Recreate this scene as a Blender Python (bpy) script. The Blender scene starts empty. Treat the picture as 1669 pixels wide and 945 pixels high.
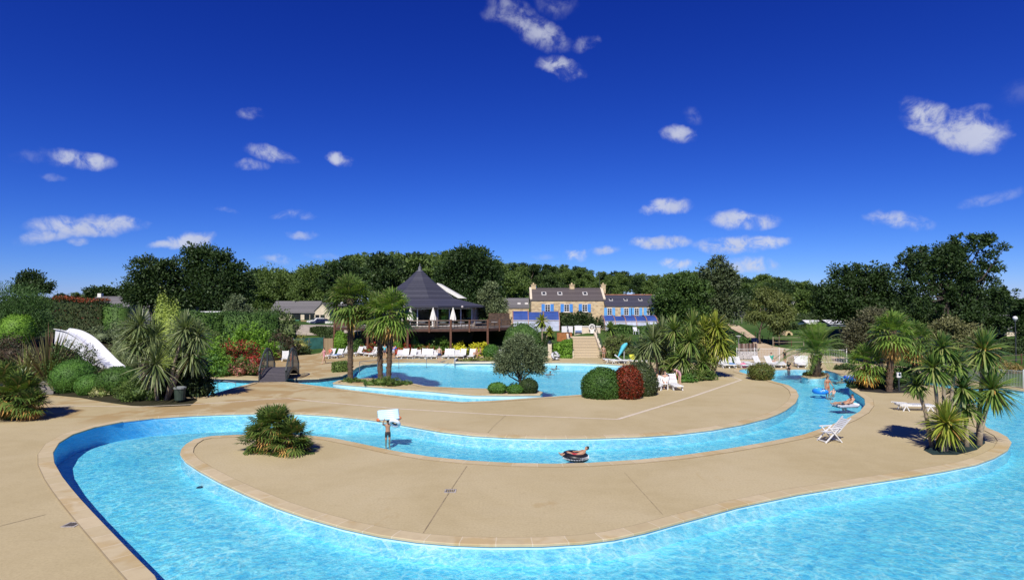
import bpy, bmesh, math, random
import numpy as np
from mathutils import Vector, Matrix
from mathutils.geometry import delaunay_2d_cdt

SC = bpy.context.scene
COL = SC.collection
R = math.radians
PI = math.pi

# ------------------------------------------------------------------ camera, sky, sun, exposure
FPX, CX, CY, HOR, CAMZ = 950.0, 834.5, 472.5, 497.0, 6.2     # focal length etc. in pixels of the 1669 px photograph
PITCH = math.atan((HOR - CY) / FPX)
cam_d = bpy.data.cameras.new('camera')
cam = bpy.data.objects.new('camera', cam_d)
COL.objects.link(cam)
cam_d.sensor_width = 36.0
cam_d.lens = 36.0 * FPX / 1669.0
cam_d.clip_start = 0.1
cam_d.clip_end = 9000
cam.location = (0, 0, CAMZ)
cam.rotation_euler = (R(90) + PITCH, 0, 0)
SC.camera = cam

SUN_AZ = 12.0      # shadows run this many degrees to the right of the view direction
SUN_EL = 46.0
sun_d = bpy.data.lights.new('sun', 'SUN')
sun_d.energy = 4.4
sun_d.angle = R(0.53)
sun_d.color = (1.0, 0.95, 0.86)
sun = bpy.data.objects.new('sun', sun_d)
COL.objects.link(sun)
sdir = Vector((math.sin(R(SUN_AZ)) * math.cos(R(SUN_EL)), math.cos(R(SUN_AZ)) * math.cos(R(SUN_EL)), -math.sin(R(SUN_EL))))
sun.rotation_euler = sdir.to_track_quat('-Z', 'Y').to_euler()
sun.location = (-20, -40, 60)

SC.view_settings.view_transform = 'Standard'
SC.view_settings.look = 'None'
SC.view_settings.gamma = 1.0
SC.view_settings.exposure = 0.35
SC.view_settings.use_curve_mapping = False
SC.render.engine = 'CYCLES'
SC.cycles.max_bounces = 6
SC.cycles.diffuse_bounces = 2
SC.cycles.glossy_bounces = 2
SC.cycles.transmission_bounces = 3
SC.cycles.transparent_max_bounces = 8
SC.cycles.caustics_reflective = False
SC.cycles.caustics_refractive = False
SC.cycles.use_denoising = True


def ray(px, py):
    vx = (px - CX) / FPX
    vy = (CY - py) / FPX
    c, s = math.cos(PITCH), math.sin(PITCH)
    return Vector((vx, c - s * vy, s + c * vy))


def at(px, py, D):
    d = ray(px, py)
    return Vector((0, 0, CAMZ)) + d * (D / d.y)


def G0(px, py, z=0.0):
    d = ray(px, py)
    return Vector((0, 0, CAMZ)) + d * ((z - CAMZ) / d.z)


# ------------------------------------------------------------------ node helpers
class NT:
    def __init__(self, tree):
        self.t = tree
        self.n = tree.nodes
        self.l = tree.links

    def new(self, typ, **kw):
        nd = self.n.new(typ)
        for k, v in kw.items():
            setattr(nd, k, v)
        return nd

    def link(self, a, b):
        self.l.new(a, b)

    def put(self, sock, v):
        if isinstance(v, bpy.types.NodeSocket):
            self.l.new(v, sock)
        elif v is not None:
            sock.default_value = v

    def math(self, op, a, b=None, c=None, clamp=False):
        nd = self.new('ShaderNodeMath', operation=op, use_clamp=clamp)
        self.put(nd.inputs[0], a)
        self.put(nd.inputs[1], b)
        self.put(nd.inputs[2], c)
        return nd.outputs[0]

    def maprange(self, v, a, b, c=0.0, d=1.0, smooth=True):
        nd = self.new('ShaderNodeMapRange', interpolation_type='SMOOTHSTEP' if smooth else 'LINEAR')
        self.put(nd.inputs[0], v)
        for i, x in enumerate((a, b, c, d)):
            nd.inputs[1 + i].default_value = x
        return nd.outputs[0]

    def mix(self, f, a, b, mode='MIX'):
        nd = self.new('ShaderNodeMix', data_type='RGBA', blend_type=mode)
        self.put(nd.inputs[0], f)
        self.put(nd.inputs[6], a if isinstance(a, bpy.types.NodeSocket) else (*a[:3], 1))
        self.put(nd.inputs[7], b if isinstance(b, bpy.types.NodeSocket) else (*b[:3], 1))
        return nd.outputs[2]

    def noise(self, vec, scale, detail=3, rough=0.55, dist=0.0, out=0):
        nd = self.new('ShaderNodeTexNoise')
        if vec is not None:
            self.link(vec, nd.inputs['Vector'])
        nd.inputs['Scale'].default_value = scale
        nd.inputs['Detail'].default_value = detail
        nd.inputs['Roughness'].default_value = rough
        nd.inputs['Distortion'].default_value = dist
        return nd.outputs[out]


world = bpy.data.worlds.new('World')
SC.world = world
world.use_nodes = True
w = NT(world.node_tree)
w.n.clear()
w_out = w.new('ShaderNodeOutputWorld')
w_bg = w.new('ShaderNodeBackground')
w_bg.inputs['Strength'].default_value = 0.10
sky = w.new('ShaderNodeTexSky')
sky.sky_type = 'NISHITA'
sky.sun_disc = False
sky.sun_elevation = R(SUN_EL)
sky.sun_rotation = R(180 + SUN_AZ)
sky.altitude = 0
sky.air_density = 0.75
sky.dust_density = 0.15
sky.ozone_density = 5.0
# deep polarised blue, then small fair-weather clouds by direction
tint0 = w.mix(1.0, sky.outputs[0], (0.24, 0.52, 1.22), 'MULTIPLY')
tsep = w.new('ShaderNodeSeparateColor')
w.link(tint0, tsep.inputs[0])
tcomb = w.new('ShaderNodeCombineColor')
for i_, (a_, p_) in enumerate(((10.4, 1.99), (1.68, 1.66), (0.735, 1.06))):
    w.link(w.math('MULTIPLY', w.math('POWER', w.math('MULTIPLY', tsep.outputs[i_], 0.1275), p_), a_ / 0.1275), tcomb.inputs[i_])
tint = tcomb.outputs[0]
tc = w.new('ShaderNodeTexCoord')
sep = w.new('ShaderNodeSeparateXYZ')
w.link(tc.outputs['Generated'], sep.inputs[0])
n_big = w.noise(tc.outputs['Generated'], 16, 5, 0.6, 0.0, 1)
nsep = w.new('ShaderNodeSeparateColor')
w.link(n_big, nsep.inputs[0])
az = w.math('ARCTAN2', sep.outputs[0], sep.outputs[1])
el = w.math('ARCSINE', sep.outputs[2])
azw = w.math('ADD', az, w.math('MULTIPLY', w.math('SUBTRACT', nsep.outputs[0], 0.5), 0.055))
elw = w.math('ADD', el, w.math('MULTIPLY', w.math('SUBTRACT', nsep.outputs[1], 0.5), 0.030))
CLOUDS = [  # photo px, py, half width, half height, opacity, tilt
    (840, 25, 60, 26, .55, .5), (880, 55, 58, 24, .75, .35), (905, 8, 45, 24, .35, 0), (915, 112, 46, 18, .95, .3), (950, 72, 26, 13, .5, -.2), (822, 20, 40, 20, .5, 0),
    (125, 260, 50, 15, 1, 0), (75, 262, 40, 10, .3, 0), (80, 290, 20, 6, .35, 0), (140, 366, 80, 17, 1, -.08), (75, 384, 40, 12, .7, -.3), (190, 362, 45, 13, .9, 0), (122, 391, 18, 8, .7, 0),
    (315, 392, 32, 14, 1.2, -.2), (280, 400, 38, 8, .8, 0), (445, 252, 46, 12, .7, .1), (412, 268, 34, 10, .65, 0), (555, 260, 24, 12, .95, .1),
    (480, 353, 40, 8, .55, 0), (495, 384, 24, 8, .6, 0), (530, 415, 40, 6, .35, 0), (455, 427, 40, 9, .6, 0), (408, 187, 22, 12, .45, 0), (370, 345, 20, 5, .3, 0),
    (1086, 337, 44, 15, 1.1, 0), (1108, 220, 34, 16, .9, .2), (1132, 190, 20, 16, .3, .5), (1210, 358, 62, 18, 1.1, .05), (1076, 396, 58, 13, 1.1, 0),
    (1205, 398, 82, 14, 1.1, .03), (1245, 398, 45, 14, 1, 0), (1105, 431, 34, 12, 1, 0), (1222, 432, 48, 15, .95, .15), (985, 410, 30, 10, .85, -.1), (942, 418, 26, 11, .9, 0), (890, 418, 30, 6, .3, 0),
    (1508, 190, 44, 26, 1.2, .35), (1582, 215, 44, 28, 1.2, .3), (1465, 362, 48, 13, .85, .2), (1612, 321, 36, 10, .45, -.1), (1590, 180, 20, 8, .35, 0), (1658, 150, 26, 20, .2, 0), (700, 430, 30, 8, .2, 0),
]
acc = None
for (px, py, hw, hh, op, tilt) in CLOUDS:
    d = ray(px, py).normalized()
    a0, e0 = math.atan2(d.x, d.y), math.asin(d.z)
    ka = math.cos(a0)
    da = w.math('SUBTRACT', azw, a0)
    de = w.math('SUBTRACT', elw, e0)
    de2 = w.math('ADD', de, w.math('MULTIPLY', da, tilt))
    x = w.math('MULTIPLY', da, FPX / hw * 1.06)
    y = w.math('MULTIPLY', de2, FPX / hh * .98)
    r2 = w.math('ADD', w.math('MULTIPLY', x, x), w.math('MULTIPLY', y, y))
    v = w.math('MULTIPLY', w.math('SUBTRACT', 1.0, r2, clamp=True), op)
    acc = v if acc is None else w.math('MAXIMUM', acc, v)
n_fine = w.noise(tc.outputs['Generated'], 34, 6, 0.62, 0.4)
dens = w.math('MULTIPLY', acc, w.maprange(n_fine, 0.30, 0.66, 0.15, 1.3))
dens = w.maprange(dens, 0.0, 1.2, 0.0, 0.80)
n_sh = w.noise(tc.outputs['Generated'], 24, 3, 0.5)
ccol = w.mix(n_sh, (3.9, 4.2, 5.3), (6.0, 6.2, 6.8))
skyc = w.mix(dens, tint, ccol)
w.link(skyc, w_bg.inputs['Color'])
w.link(w_bg.outputs[0], w_out.inputs[0])

# ------------------------------------------------------------------ scene helpers
def link(o, parent=None):
    COL.objects.link(o)
    if parent is not None:
        o.parent = parent
    return o


def tag(o, label=None, cat=None, group=None, kind=None):
    if label:
        o['label'] = label
    if cat:
        o['category'] = cat
    if group:
        o['group'] = group
    if kind:
        o['kind'] = kind
    return o


def thing(name, label, cat, loc=(0, 0, 0), rz=0.0, group=None):
    o = bpy.data.objects.new(name, None)
    o.empty_display_size = 0.3
    link(o)
    o.location = loc
    o.rotation_euler = (0, 0, rz)
    return tag(o, label, cat, group)


def dup(root, loc, rz=None, label=None, scale=None):
    r = root.copy()
    link(r)
    r.location = loc
    if rz is not None:
        r.rotation_euler = (0, 0, rz)
    if scale is not None:
        r.scale = (scale,) * 3 if not isinstance(scale, tuple) else scale
    if label:
        r['label'] = label
    for ch in root.children:
        c = ch.copy()
        link(c, r)
        for g in ch.children:
            e = g.copy()
            link(e, c)
    return r


class MB:
    """collects geometry for ONE mesh"""

    def __init__(self):
        self.v, self.f = [], []

    def add(self, vs, fs):
        o = len(self.v)
        self.v.extend([tuple(p) for p in vs])
        self.f.extend([tuple(i + o for i in f) for f in fs])
        return self

    def box(self, c, s, rz=0.0, m=None):
        hx, hy, hz = s[0] / 2, s[1] / 2, s[2] / 2
        vs = [Vector((x, y, z)) for x in (-hx, hx) for y in (-hy, hy) for z in (-hz, hz)]
        M = Matrix.Translation(c) @ Matrix.Rotation(rz, 4, 'Z')
        if m is not None:
            M = Matrix.Translation(c) @ m.to_4x4()
        vs = [M @ p for p in vs]
        return self.add(vs, [(0, 1, 3, 2), (4, 6, 7, 5), (0, 4, 5, 1), (2, 3, 7, 6), (0, 2, 6, 4), (1, 5, 7, 3)])

    def bar(self, a, b, wx, wy=None, up=Vector((0, 0, 1))):
        """rectangular bar from a to b"""
        a, b = Vector(a), Vector(b)
        wy = wy or wx
        d = (b - a).normalized()
        if abs(d.dot(up)) > 0.98:
            up = Vector((0, 1, 0))
        s = d.cross(up).normalized()
        t = s.cross(d)
        vs = []
        for p in (a, b):
            for (i, j) in ((-1, -1), (1, -1), (1, 1), (-1, 1)):
                vs.append(p + s * i * wx / 2 + t * j * wy / 2)
        return self.add(vs, [(0, 1, 2, 3), (7, 6, 5, 4), (0, 4, 5, 1), (1, 5, 6, 2), (2, 6, 7, 3), (3, 7, 4, 0)])

    def tube(self, pts, rad, n=8, cap=True):
        pts = [Vector(p) for p in pts]
        if not hasattr(rad, '__len__'):
            rad = [rad] * len(pts)
        base = len(self.v)
        ref = Vector((0.3, 0.9, 0.2)).normalized()
        for i, p in enumerate(pts):
            d = (pts[min(i + 1, len(pts) - 1)] - pts[max(i - 1, 0)]).normalized()
            s = d.cross(ref)
            if s.length < 1e-3:
                s = d.cross(Vector((1, 0, 0)))
            s.normalize()
            t = d.cross(s)
            for k in range(n):
                a = 2 * PI * k / n
                self.v.append(tuple(p + (s * math.cos(a) + t * math.sin(a)) * rad[i]))
        for i in range(len(pts) - 1):
            for k in range(n):
                a, b = base + i * n + k, base + i * n + (k + 1) % n
                self.f.append((a, b, b + n, a + n))
        if cap:
            self.f.append(tuple(base + k for k in range(n))[::-1])
            self.f.append(tuple(base + (len(pts) - 1) * n + k for k in range(n)))
        return self

    def lathe(self, prof, n=16, c=(0, 0, 0)):
        base = len(self.v)
        for (r, z) in prof:
            for k in range(n):
                a = 2 * PI * k / n
                self.v.append((c[0] + r * math.cos(a), c[1] + r * math.sin(a), c[2] + z))
        for i in range(len(prof) - 1):
            for k in range(n):
                a, b = base + i * n + k, base + i * n + (k + 1) % n
                self.f.append((a, b, b + n, a + n))
        self.f.append(tuple(base + k for k in range(n))[::-1])
        self.f.append(tuple(base + (len(prof) - 1) * n + k for k in range(n)))
        return self

    def torus(self, c, R0, r, n=28, m=12, M=None, flat=1.0):
        base = len(self.v)
        c = Vector(c)
        for i in range(n):
            a = 2 * PI * i / n
            for j in range(m):
                b = 2 * PI * j / m
                p = Vector(((R0 + r * math.cos(b)) * math.cos(a), (R0 + r * math.cos(b)) * math.sin(a), r * flat * math.sin(b)))
                if M is not None:
                    p = M @ p
                self.v.append(tuple(c + p))
        for i in range(n):
            for j in range(m):
                a = base + i * m + j
                b = base + ((i + 1) % n) * m + j
                a2 = base + i * m + (j + 1) % m
                b2 = base + ((i + 1) % n) * m + (j + 1) % m
                self.f.append((a, b, b2, a2))
        return self

    def ball(self, c, r, n=14, m=9, zmin=-1.0, M=None):
        """ellipsoid (r may be a triple); zmin cuts the bottom off"""
        r = (r, r, r) if not hasattr(r, '__len__') else r
        base = len(self.v)
        t0 = math.asin(max(-1, zmin))
        for j in range(m + 1):
            t = t0 + (PI / 2 - t0) * j / m
            for k in range(n):
                a = 2 * PI * k / n
                p = Vector((r[0] * math.cos(t) * math.cos(a), r[1] * math.cos(t) * math.sin(a), r[2] * math.sin(t)))
                if M is not None:
                    p = M @ p
                self.v.append((c[0] + p.x, c[1] + p.y, c[2] + p.z))
        for j in range(m):
            for k in range(n):
                a, b = base + j * n + k, base + j * n + (k + 1) % n
                self.f.append((a, b, b + n, a + n))
        return self

    def prism(self, poly, z0, z1):
        n = len(poly)
        b = len(self.v)
        for (x, y) in poly:
            self.v.append((x, y, z0))
        for (x, y) in poly:
            self.v.append((x, y, z1))
        self.f.append(tuple(b + i for i in range(n))[::-1])
        self.f.append(tuple(b + n + i for i in range(n)))
        for i in range(n):
            j = (i + 1) % n
            self.f.append((b + i, b + j, b + n + j, b + n + i))
        return self

    def build(self, name, mat, parent=None, smooth=False, bevel=0.0, loc=None, fixn=True, weld=False):
        me = bpy.data.meshes.new(name)
        me.from_pydata(self.v, [], self.f)
        if fixn and len(self.f) < 20000:
            bm = bmesh.new()
            bm.from_mesh(me)
            bmesh.ops.recalc_face_normals(bm, faces=bm.faces)
            if bevel:
                bmesh.ops.bevel(bm, geom=[e for e in bm.edges if e.calc_face_angle(0) > 0.6], offset=bevel, segments=1, affect='EDGES', clamp_overlap=True)
            bm.to_mesh(me)
            bm.free()
        if weld:
            bm = bmesh.new()
            bm.from_mesh(me)
            bmesh.ops.remove_doubles(bm, verts=bm.verts, dist=1e-4)
            bm.to_mesh(me)
            bm.free()
        for m in (mat if isinstance(mat, (list, tuple)) else [mat]):
            me.materials.append(m)
        if smooth:
            me.polygons.foreach_set('use_smooth', [True] * len(me.polygons))
        me.update()
        o = bpy.data.objects.new(name, me)
        link(o, parent)
        if loc is not None:
            o.location = loc
        return o


def np_mesh(name, V, nper, mat, extra=None):
    """V: (n*nper,3) vertices of separate nper-gons; extra = (verts, faces) of a core"""
    me = bpy.data.meshes.new(name)
    nq = len(V) // nper
    ev, ef = extra if extra else ([], [])
    nv = len(V) + len(ev)
    allv = np.concatenate([V, np.array(ev, dtype=float).reshape(-1, 3)]) if len(ev) else V
    loops = np.arange(len(V), dtype=np.int32)
    starts = np.arange(0, len(V), nper, dtype=np.int32)
    if len(ef):
        el, es, c = [], [], len(V)
        for f in ef:
            es.append(c)
            el.extend(i + len(V) for i in f)
            c += len(f)
        loops = np.concatenate([loops, np.array(el, dtype=np.int32)])
        starts = np.concatenate([starts, np.array(es, dtype=np.int32)])
    me.vertices.add(nv)
    me.vertices.foreach_set('co', allv.astype(np.float32).ravel())
    me.loops.add(len(loops))
    me.loops.foreach_set('vertex_index', loops)
    me.polygons.add(len(starts))
    me.polygons.foreach_set('loop_start', starts)
    me.update(calc_edges=True)
    me.validate()
    me.materials.append(mat)
    return me


# ------------------------------------------------------------------ materials
def new_mat(name):
    m = bpy.data.materials.new(name)
    m.use_nodes = True
    t = NT(m.node_tree)
    b = m.node_tree.nodes['Principled BSDF']
    return m, t, b


_mc = {}


def plain(name, col, rough=0.6, var=0.12, scale=3.0, metal=0.0, bump=0.0, spec=0.4):
    """a plain coloured material with a little uneven tone"""
    if name in _mc:
        return _mc[name]
    m, t, b = new_mat(name)
    tcn = t.new('ShaderNodeTexCoord')
    n = t.noise(tcn.outputs['Object'], scale, 4, 0.6)
    f = t.maprange(n, 0.3, 0.7, 1 - var, 1 + var)
    vm = t.new('ShaderNodeVectorMath', operation='SCALE')
    vm.inputs[0].default_value = col[:3]
    t.link(f, vm.inputs['Scale'])
    t.link(vm.outputs[0], b.inputs['Base Color'])
    b.inputs['Roughness'].default_value = rough
    b.inputs['Metallic'].default_value = metal
    b.inputs['Specular IOR Level'].default_value = spec
    if bump:
        bp = t.new('ShaderNodeBump')
        bp.inputs['Strength'].default_value = bump
        bp.inputs['Distance'].default_value = 0.02
        t.link(t.noise(tcn.outputs['Object'], scale * 8, 4, 0.6), bp.inputs['Height'])
        t.link(bp.outputs[0], b.inputs['Normal'])
    _mc[name] = m
    return m


LEAFK = (1.85, 1.68, 1.30)


def leafmat(name, c1, c2, c3=None, amt=0.18, patch=1.2, trans=0.22, rough=0.55):
    """leaf colours: c1..c2 leaf by leaf, c3 (new growth, flowers, dead) on a share `amt` of leaves"""
    if name in _mc:
        return _mc[name]
    c1 = tuple(a * k for a, k in zip(c1, LEAFK))
    c2 = tuple(a * k for a, k in zip(c2, LEAFK))
    m, t, b = new_mat(name)
    ge = t.new('ShaderNodeNewGeometry')
    rnd = ge.outputs['Random Per Island']
    tcn = t.new('ShaderNodeTexCoord')
    pn = t.noise(tcn.outputs['Object'], patch, 2, 0.5)
    f = t.math('ADD', t.math('MULTIPLY', rnd, 0.65), t.math('MULTIPLY', t.maprange(pn, 0.3, 0.7), 0.35))
    col = t.mix(f, c1, c2)
    if c3 is not None:
        r2 = t.math('FRACT', t.math('MULTIPLY', rnd, 17.31))
        col = t.mix(t.math('LESS_THAN', r2, amt), col, c3)
    t.link(col, b.inputs['Base Color'])
    b.inputs['Roughness'].default_value = rough
    b.inputs['Specular IOR Level'].default_value = 0.3
    tr = t.new('ShaderNodeBsdfTranslucent')
    tcol = t.mix(1.0, col, (1.15, 1.25, 0.6), 'MULTIPLY')
    t.link(tcol, tr.inputs['Color'])
    mx = t.new('ShaderNodeMixShader')
    mx.inputs[0].default_value = trans
    t.link(b.outputs[0], mx.inputs[1])
    t.link(tr.outputs[0], mx.inputs[2])
    t.link(mx.outputs[0], m.node_tree.nodes['Material Output'].inputs[0])
    _mc[name] = m
    return m


def mat_deck():
    m, t, b = new_mat('deck_concrete')
    ge = t.new('ShaderNodeNewGeometry')
    P = ge.outputs['Position']
    big = t.noise(P, 0.16, 4, 0.6, 0.6)
    mid = t.noise(P, 1.1, 5, 0.65, 0.3)
    fine = t.noise(P, 14, 4, 0.75)
    mp = t.new('ShaderNodeMapping')
    t.link(P, mp.inputs[0])
    mp.inputs['Scale'].default_value = (0.5, 1.6, 1)
    streak = t.noise(mp.outputs[0], 1.7, 4, 0.7, 0.4)
    c = t.mix(t.maprange(big, 0.32, 0.68), (0.425, 0.342, 0.185), (0.50, 0.415, 0.250))
    c = t.mix(t.math('MULTIPLY', t.maprange(mid, 0.35, 0.7), 0.5), c, (0.50, 0.41, 0.235))
    c = t.mix(t.maprange(streak, 0.56, 0.75, 0, 0.35), c, (0.36, 0.28, 0.145))
    # ochre worn patches on the older walk around the garden
    s = t.new('ShaderNodeSeparateXYZ')
    t.link(P, s.inputs[0])
    yz = t.math('MULTIPLY', t.maprange(s.outputs[1], 29.5, 33.0), t.maprange(s.outputs[0], -9, -13))
    pt = t.noise(P, 0.35, 4, 0.6, 0.8)
    och = t.math('MULTIPLY', yz, t.maprange(pt, 0.42, 0.56))
    c = t.mix(t.math('MULTIPLY', och, 0.8), c, (0.36, 0.235, 0.095))
    pt2 = t.noise(P, 0.23, 5, 0.7, 1.2)
    c = t.mix(t.maprange(pt2, 0.62, 0.70, 0, 0.45), c, (0.38, 0.26, 0.105))
    c = t.mix(t.maprange(fine, 0.35, 0.75, 0, 0.45), c, (0.29, 0.22, 0.12))
    t.link(c, b.inputs['Base Color'])
    b.inputs['Roughness'].default_value = 0.85
    b.inputs['Specular IOR Level'].default_value = 0.2
    bp = t.new('ShaderNodeBump')
    bp.inputs['Strength'].default_value = 0.25
    bp.inputs['Distance'].default_value = 0.01
    t.link(fine, bp.inputs['Height'])
    t.link(bp.outputs[0], b.inputs['Normal'])
    return m


def mat_coping():
    m, t, b = new_mat('coping_stone')
    uv = t.new('ShaderNodeUVMap')
    s = t.new('ShaderNodeSeparateXYZ')
    t.link(uv.outputs[0], s.inputs[0])
    ge = t.new('ShaderNodeNewGeometry')
    u = t.math('DIVIDE', s.outputs[0], 0.95)
    fr = t.math('FRACT', u)
    idn = t.math('FLOOR', u)
    wn = t.new('ShaderNodeTexWhiteNoise', noise_dimensions='1D')
    t.link(idn, wn.inputs['W'])
    base = t.mix(wn.outputs['Value'], (0.465, 0.375, 0.215), (0.54, 0.44, 0.275))
    st = t.noise(ge.outputs['Position'], 0.45, 4, 0.62, 0.5)
    st2 = t.noise(ge.outputs['Position'], 3.0, 4, 0.6)
    base = t.mix(t.math('MULTIPLY', t.maprange(st, 0.52, 0.62), 0.6), base, (0.43, 0.30, 0.125))
    base = t.mix(t.maprange(st2, 0.4, 0.75, 0, 0.3), base, (0.36, 0.27, 0.16))
    j = t.math('LESS_THAN', fr, 0.022)
    e = t.math('GREATER_THAN', s.outputs[1], 0.955)
    base = t.mix(t.math('MULTIPLY', j, 0.65), base, (0.66, 0.58, 0.44))
    base = t.mix(t.math('MULTIPLY', e, 0.7), base, (0.17, 0.13, 0.08))
    t.link(base, b.inputs['Base Color'])
    b.inputs['Roughness'].default_value = 0.8
    b.inputs['Specular IOR Level'].default_value = 0.25
    return m


def mat_water():
    m, t, b = new_mat('pool_water')
    t.n.remove(b)
    out = t.n['Material Output']
    ge = t.new('ShaderNodeNewGeometry')
    P = ge.outputs['Position']
    warp = t.noise(P, 1.1, 3, 0.6, 0, 1)
    wv = t.new('ShaderNodeVectorMath', operation='MULTIPLY_ADD')
    t.link(warp, wv.inputs[0])
    wv.inputs[1].default_value = (1.0, 1.0, 0)
    t.link(P, wv.inputs[2])

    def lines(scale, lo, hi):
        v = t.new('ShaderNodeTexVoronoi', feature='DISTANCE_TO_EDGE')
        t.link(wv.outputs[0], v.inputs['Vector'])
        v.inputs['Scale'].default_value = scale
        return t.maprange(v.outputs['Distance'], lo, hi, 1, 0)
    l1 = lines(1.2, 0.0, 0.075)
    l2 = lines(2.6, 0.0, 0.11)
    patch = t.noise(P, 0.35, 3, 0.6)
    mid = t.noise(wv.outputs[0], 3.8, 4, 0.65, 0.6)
    net = t.math('ADD', t.math('MULTIPLY', l1, 1.0), t.math('MULTIPLY', l2, 0.7))  # bright caustic lines, light painted into the water's transparency tint
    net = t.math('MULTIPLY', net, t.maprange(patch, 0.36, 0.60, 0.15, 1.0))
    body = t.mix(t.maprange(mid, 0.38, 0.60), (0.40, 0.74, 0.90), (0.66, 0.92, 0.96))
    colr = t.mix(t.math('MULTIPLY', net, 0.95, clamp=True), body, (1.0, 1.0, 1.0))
    tr = t.new('ShaderNodeBsdfTransparent')
    t.link(colr, tr.inputs['Color'])
    gl = t.new('ShaderNodeBsdfGlossy')
    gl.inputs['Roughness'].default_value = 0.08
    gl.inputs['Color'].default_value = (0.9, 0.95, 1, 1)
    h1 = t.noise(P, 2.4, 3, 0.6, 0.8)
    h2 = t.noise(P, 7.0, 2, 0.5, 0.4)
    hh = t.math('ADD', h1, t.math('MULTIPLY', h2, 0.35))
    bp = t.new('ShaderNodeBump')
    bp.inputs['Strength'].default_value = 0.8
    bp.inputs['Distance'].default_value = 0.16
    t.link(hh, bp.inputs['Height'])
    t.link(bp.outputs[0], gl.inputs['Normal'])
    lw = t.new('ShaderNodeFresnel')
    lw.inputs['IOR'].default_value = 1.33
    t.link(bp.outputs[0], lw.inputs['Normal'])
    fac = t.math('MINIMUM', t.math('MULTIPLY', lw.outputs[0], 0.75), 0.30)
    mx = t.new('ShaderNodeMixShader')
    t.link(fac, mx.inputs[0])
    t.link(tr.outputs[0], mx.inputs[1])
    t.link(gl.outputs[0], mx.inputs[2])
    t.link(mx.outputs[0], out.inputs[0])
    return m


def mat_terrain():
    m, t, b = new_mat('meadow_ground')
    ge = t.new('ShaderNodeNewGeometry')
    P = ge.outputs['Position']
    a = t.noise(P, 0.12, 4, 0.6)
    f = t.noise(P, 3.0, 4, 0.7)
    c = t.mix(t.maprange(a, 0.35, 0.65), (0.040, 0.085, 0.018), (0.075, 0.125, 0.030))
    c = t.mix(t.maprange(f, 0.4, 0.75, 0, 0.6), c, (0.028, 0.055, 0.014))
    sp = t.new('ShaderNodeSeparateXYZ')
    t.link(P, sp.inputs[0])
    bed = t.math('MULTIPLY', t.maprange(sp.outputs[0], -15, -17), t.maprange(sp.outputs[1], 70, 64))
    c = t.mix(bed, c, t.mix(f, (0.022, 0.020, 0.012), (0.050, 0.048, 0.024)))
    t.link(c, b.inputs['Base Color'])
    b.inputs['Roughness'].default_value = 0.95
    b.inputs['Specular IOR Level'].default_value = 0.1
    return m


def mat_rows(name, c1, c2, scale, axis=2, rough=0.7, gap=0.1, gapc=None, spec=0.3, bump=0.3):
    """courses of tiles / boards in object space along one axis"""
    if name in _mc:
        return _mc[name]
    m, t, b = new_mat(name)
    tcn = t.new('ShaderNodeTexCoord')
    s = t.new('ShaderNodeSeparateXYZ')
    t.link(tcn.outputs['Object'], s.inputs[0])
    u = t.math('MULTIPLY', s.outputs[axis], scale)
    fr = t.math('FRACT', u)
    wn = t.new('ShaderNodeTexWhiteNoise', noise_dimensions='1D')
    t.link(t.math('FLOOR', u), wn.inputs['W'])
    n = t.noise(tcn.outputs['Object'], 2.2, 5, 0.7)
    f = t.math('ADD', t.math('MULTIPLY', wn.outputs['Value'], 0.5), t.math('MULTIPLY', n, 0.5))
    c = t.mix(f, c1, c2)
    c = t.mix(t.math('MULTIPLY', t.math('LESS_THAN', fr, gap), 0.75), c, gapc or tuple(x * 0.3 for x in c1))
    t.link(c, b.inputs['Base Color'])
    b.inputs['Roughness'].default_value = rough
    b.inputs['Specular IOR Level'].default_value = spec
    _mc[name] = m
    return m


def mat_stone(name, cols, scale=2.2, mortar=(0.50, 0.42, 0.28)):
    m, t, b = new_mat(name)
    tcn = t.new('ShaderNodeTexCoord')
    mp = t.new('ShaderNodeMapping')
    mp.inputs['Scale'].default_value = (1, 1, 1.9)
    t.link(tcn.outputs['Object'], mp.inputs[0])
    v = t.new('ShaderNodeTexVoronoi')
    v.inputs['Scale'].default_value = scale
    t.link(mp.outputs[0], v.inputs['Vector'])
    e = t.new('ShaderNodeTexVoronoi', feature='DISTANCE_TO_EDGE')
    e.inputs['Scale'].default_value = scale
    t.link(mp.outputs[0], e.inputs['Vector'])
    sp = t.new('ShaderNodeSeparateColor')
    t.link(v.outputs['Color'], sp.inputs[0])
    c = t.mix(sp.outputs[0], cols[0], cols[1])
    c = t.mix(t.math('GREATER_THAN', sp.outputs[1], 0.7), c, cols[2])
    c = t.mix(t.maprange(e.outputs['Distance'], 0.0, 0.07, 1, 0), c, mortar)
    t.link(c, b.inputs['Base Color'])
    b.inputs['Roughness'].default_value = 0.9
    return m


DECK = mat_deck()
COPING = mat_coping()
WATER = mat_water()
TERRAIN = mat_terrain()
WHITE = plain('white_plastic', (0.68, 0.68, 0.67), 0.45, 0.08)
WPAINT = plain('white_paint', (0.74, 0.72, 0.66), 0.6, 0.08)
CREAM = plain('cream_render', (0.62, 0.53, 0.40), 0.85, 0.10, 1.2)
DARKMETAL = plain('dark_metal', (0.035, 0.04, 0.045), 0.45, 0.2)
STEEL = plain('dull_steel', (0.32, 0.33, 0.34), 0.4, 0.1, metal=0.6)
BROWNWOOD = mat_rows('brown_timber', (0.10, 0.045, 0.026), (0.16, 0.075, 0.045), 6, 2)
DECKWOOD = mat_rows('deck_boards', (0.12, 0.10, 0.09), (0.20, 0.165, 0.14), 7, 1)
SLATE = mat_rows('slate_roof', (0.035, 0.036, 0.050), (0.075, 0.075, 0.095), 3.2, 2, 0.5, 0.12)
SLATE_B = mat_rows('brown_slate_roof', (0.075, 0.062, 0.060), (0.125, 0.105, 0.10), 3.0, 2, 0.6, 0.12)
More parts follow.
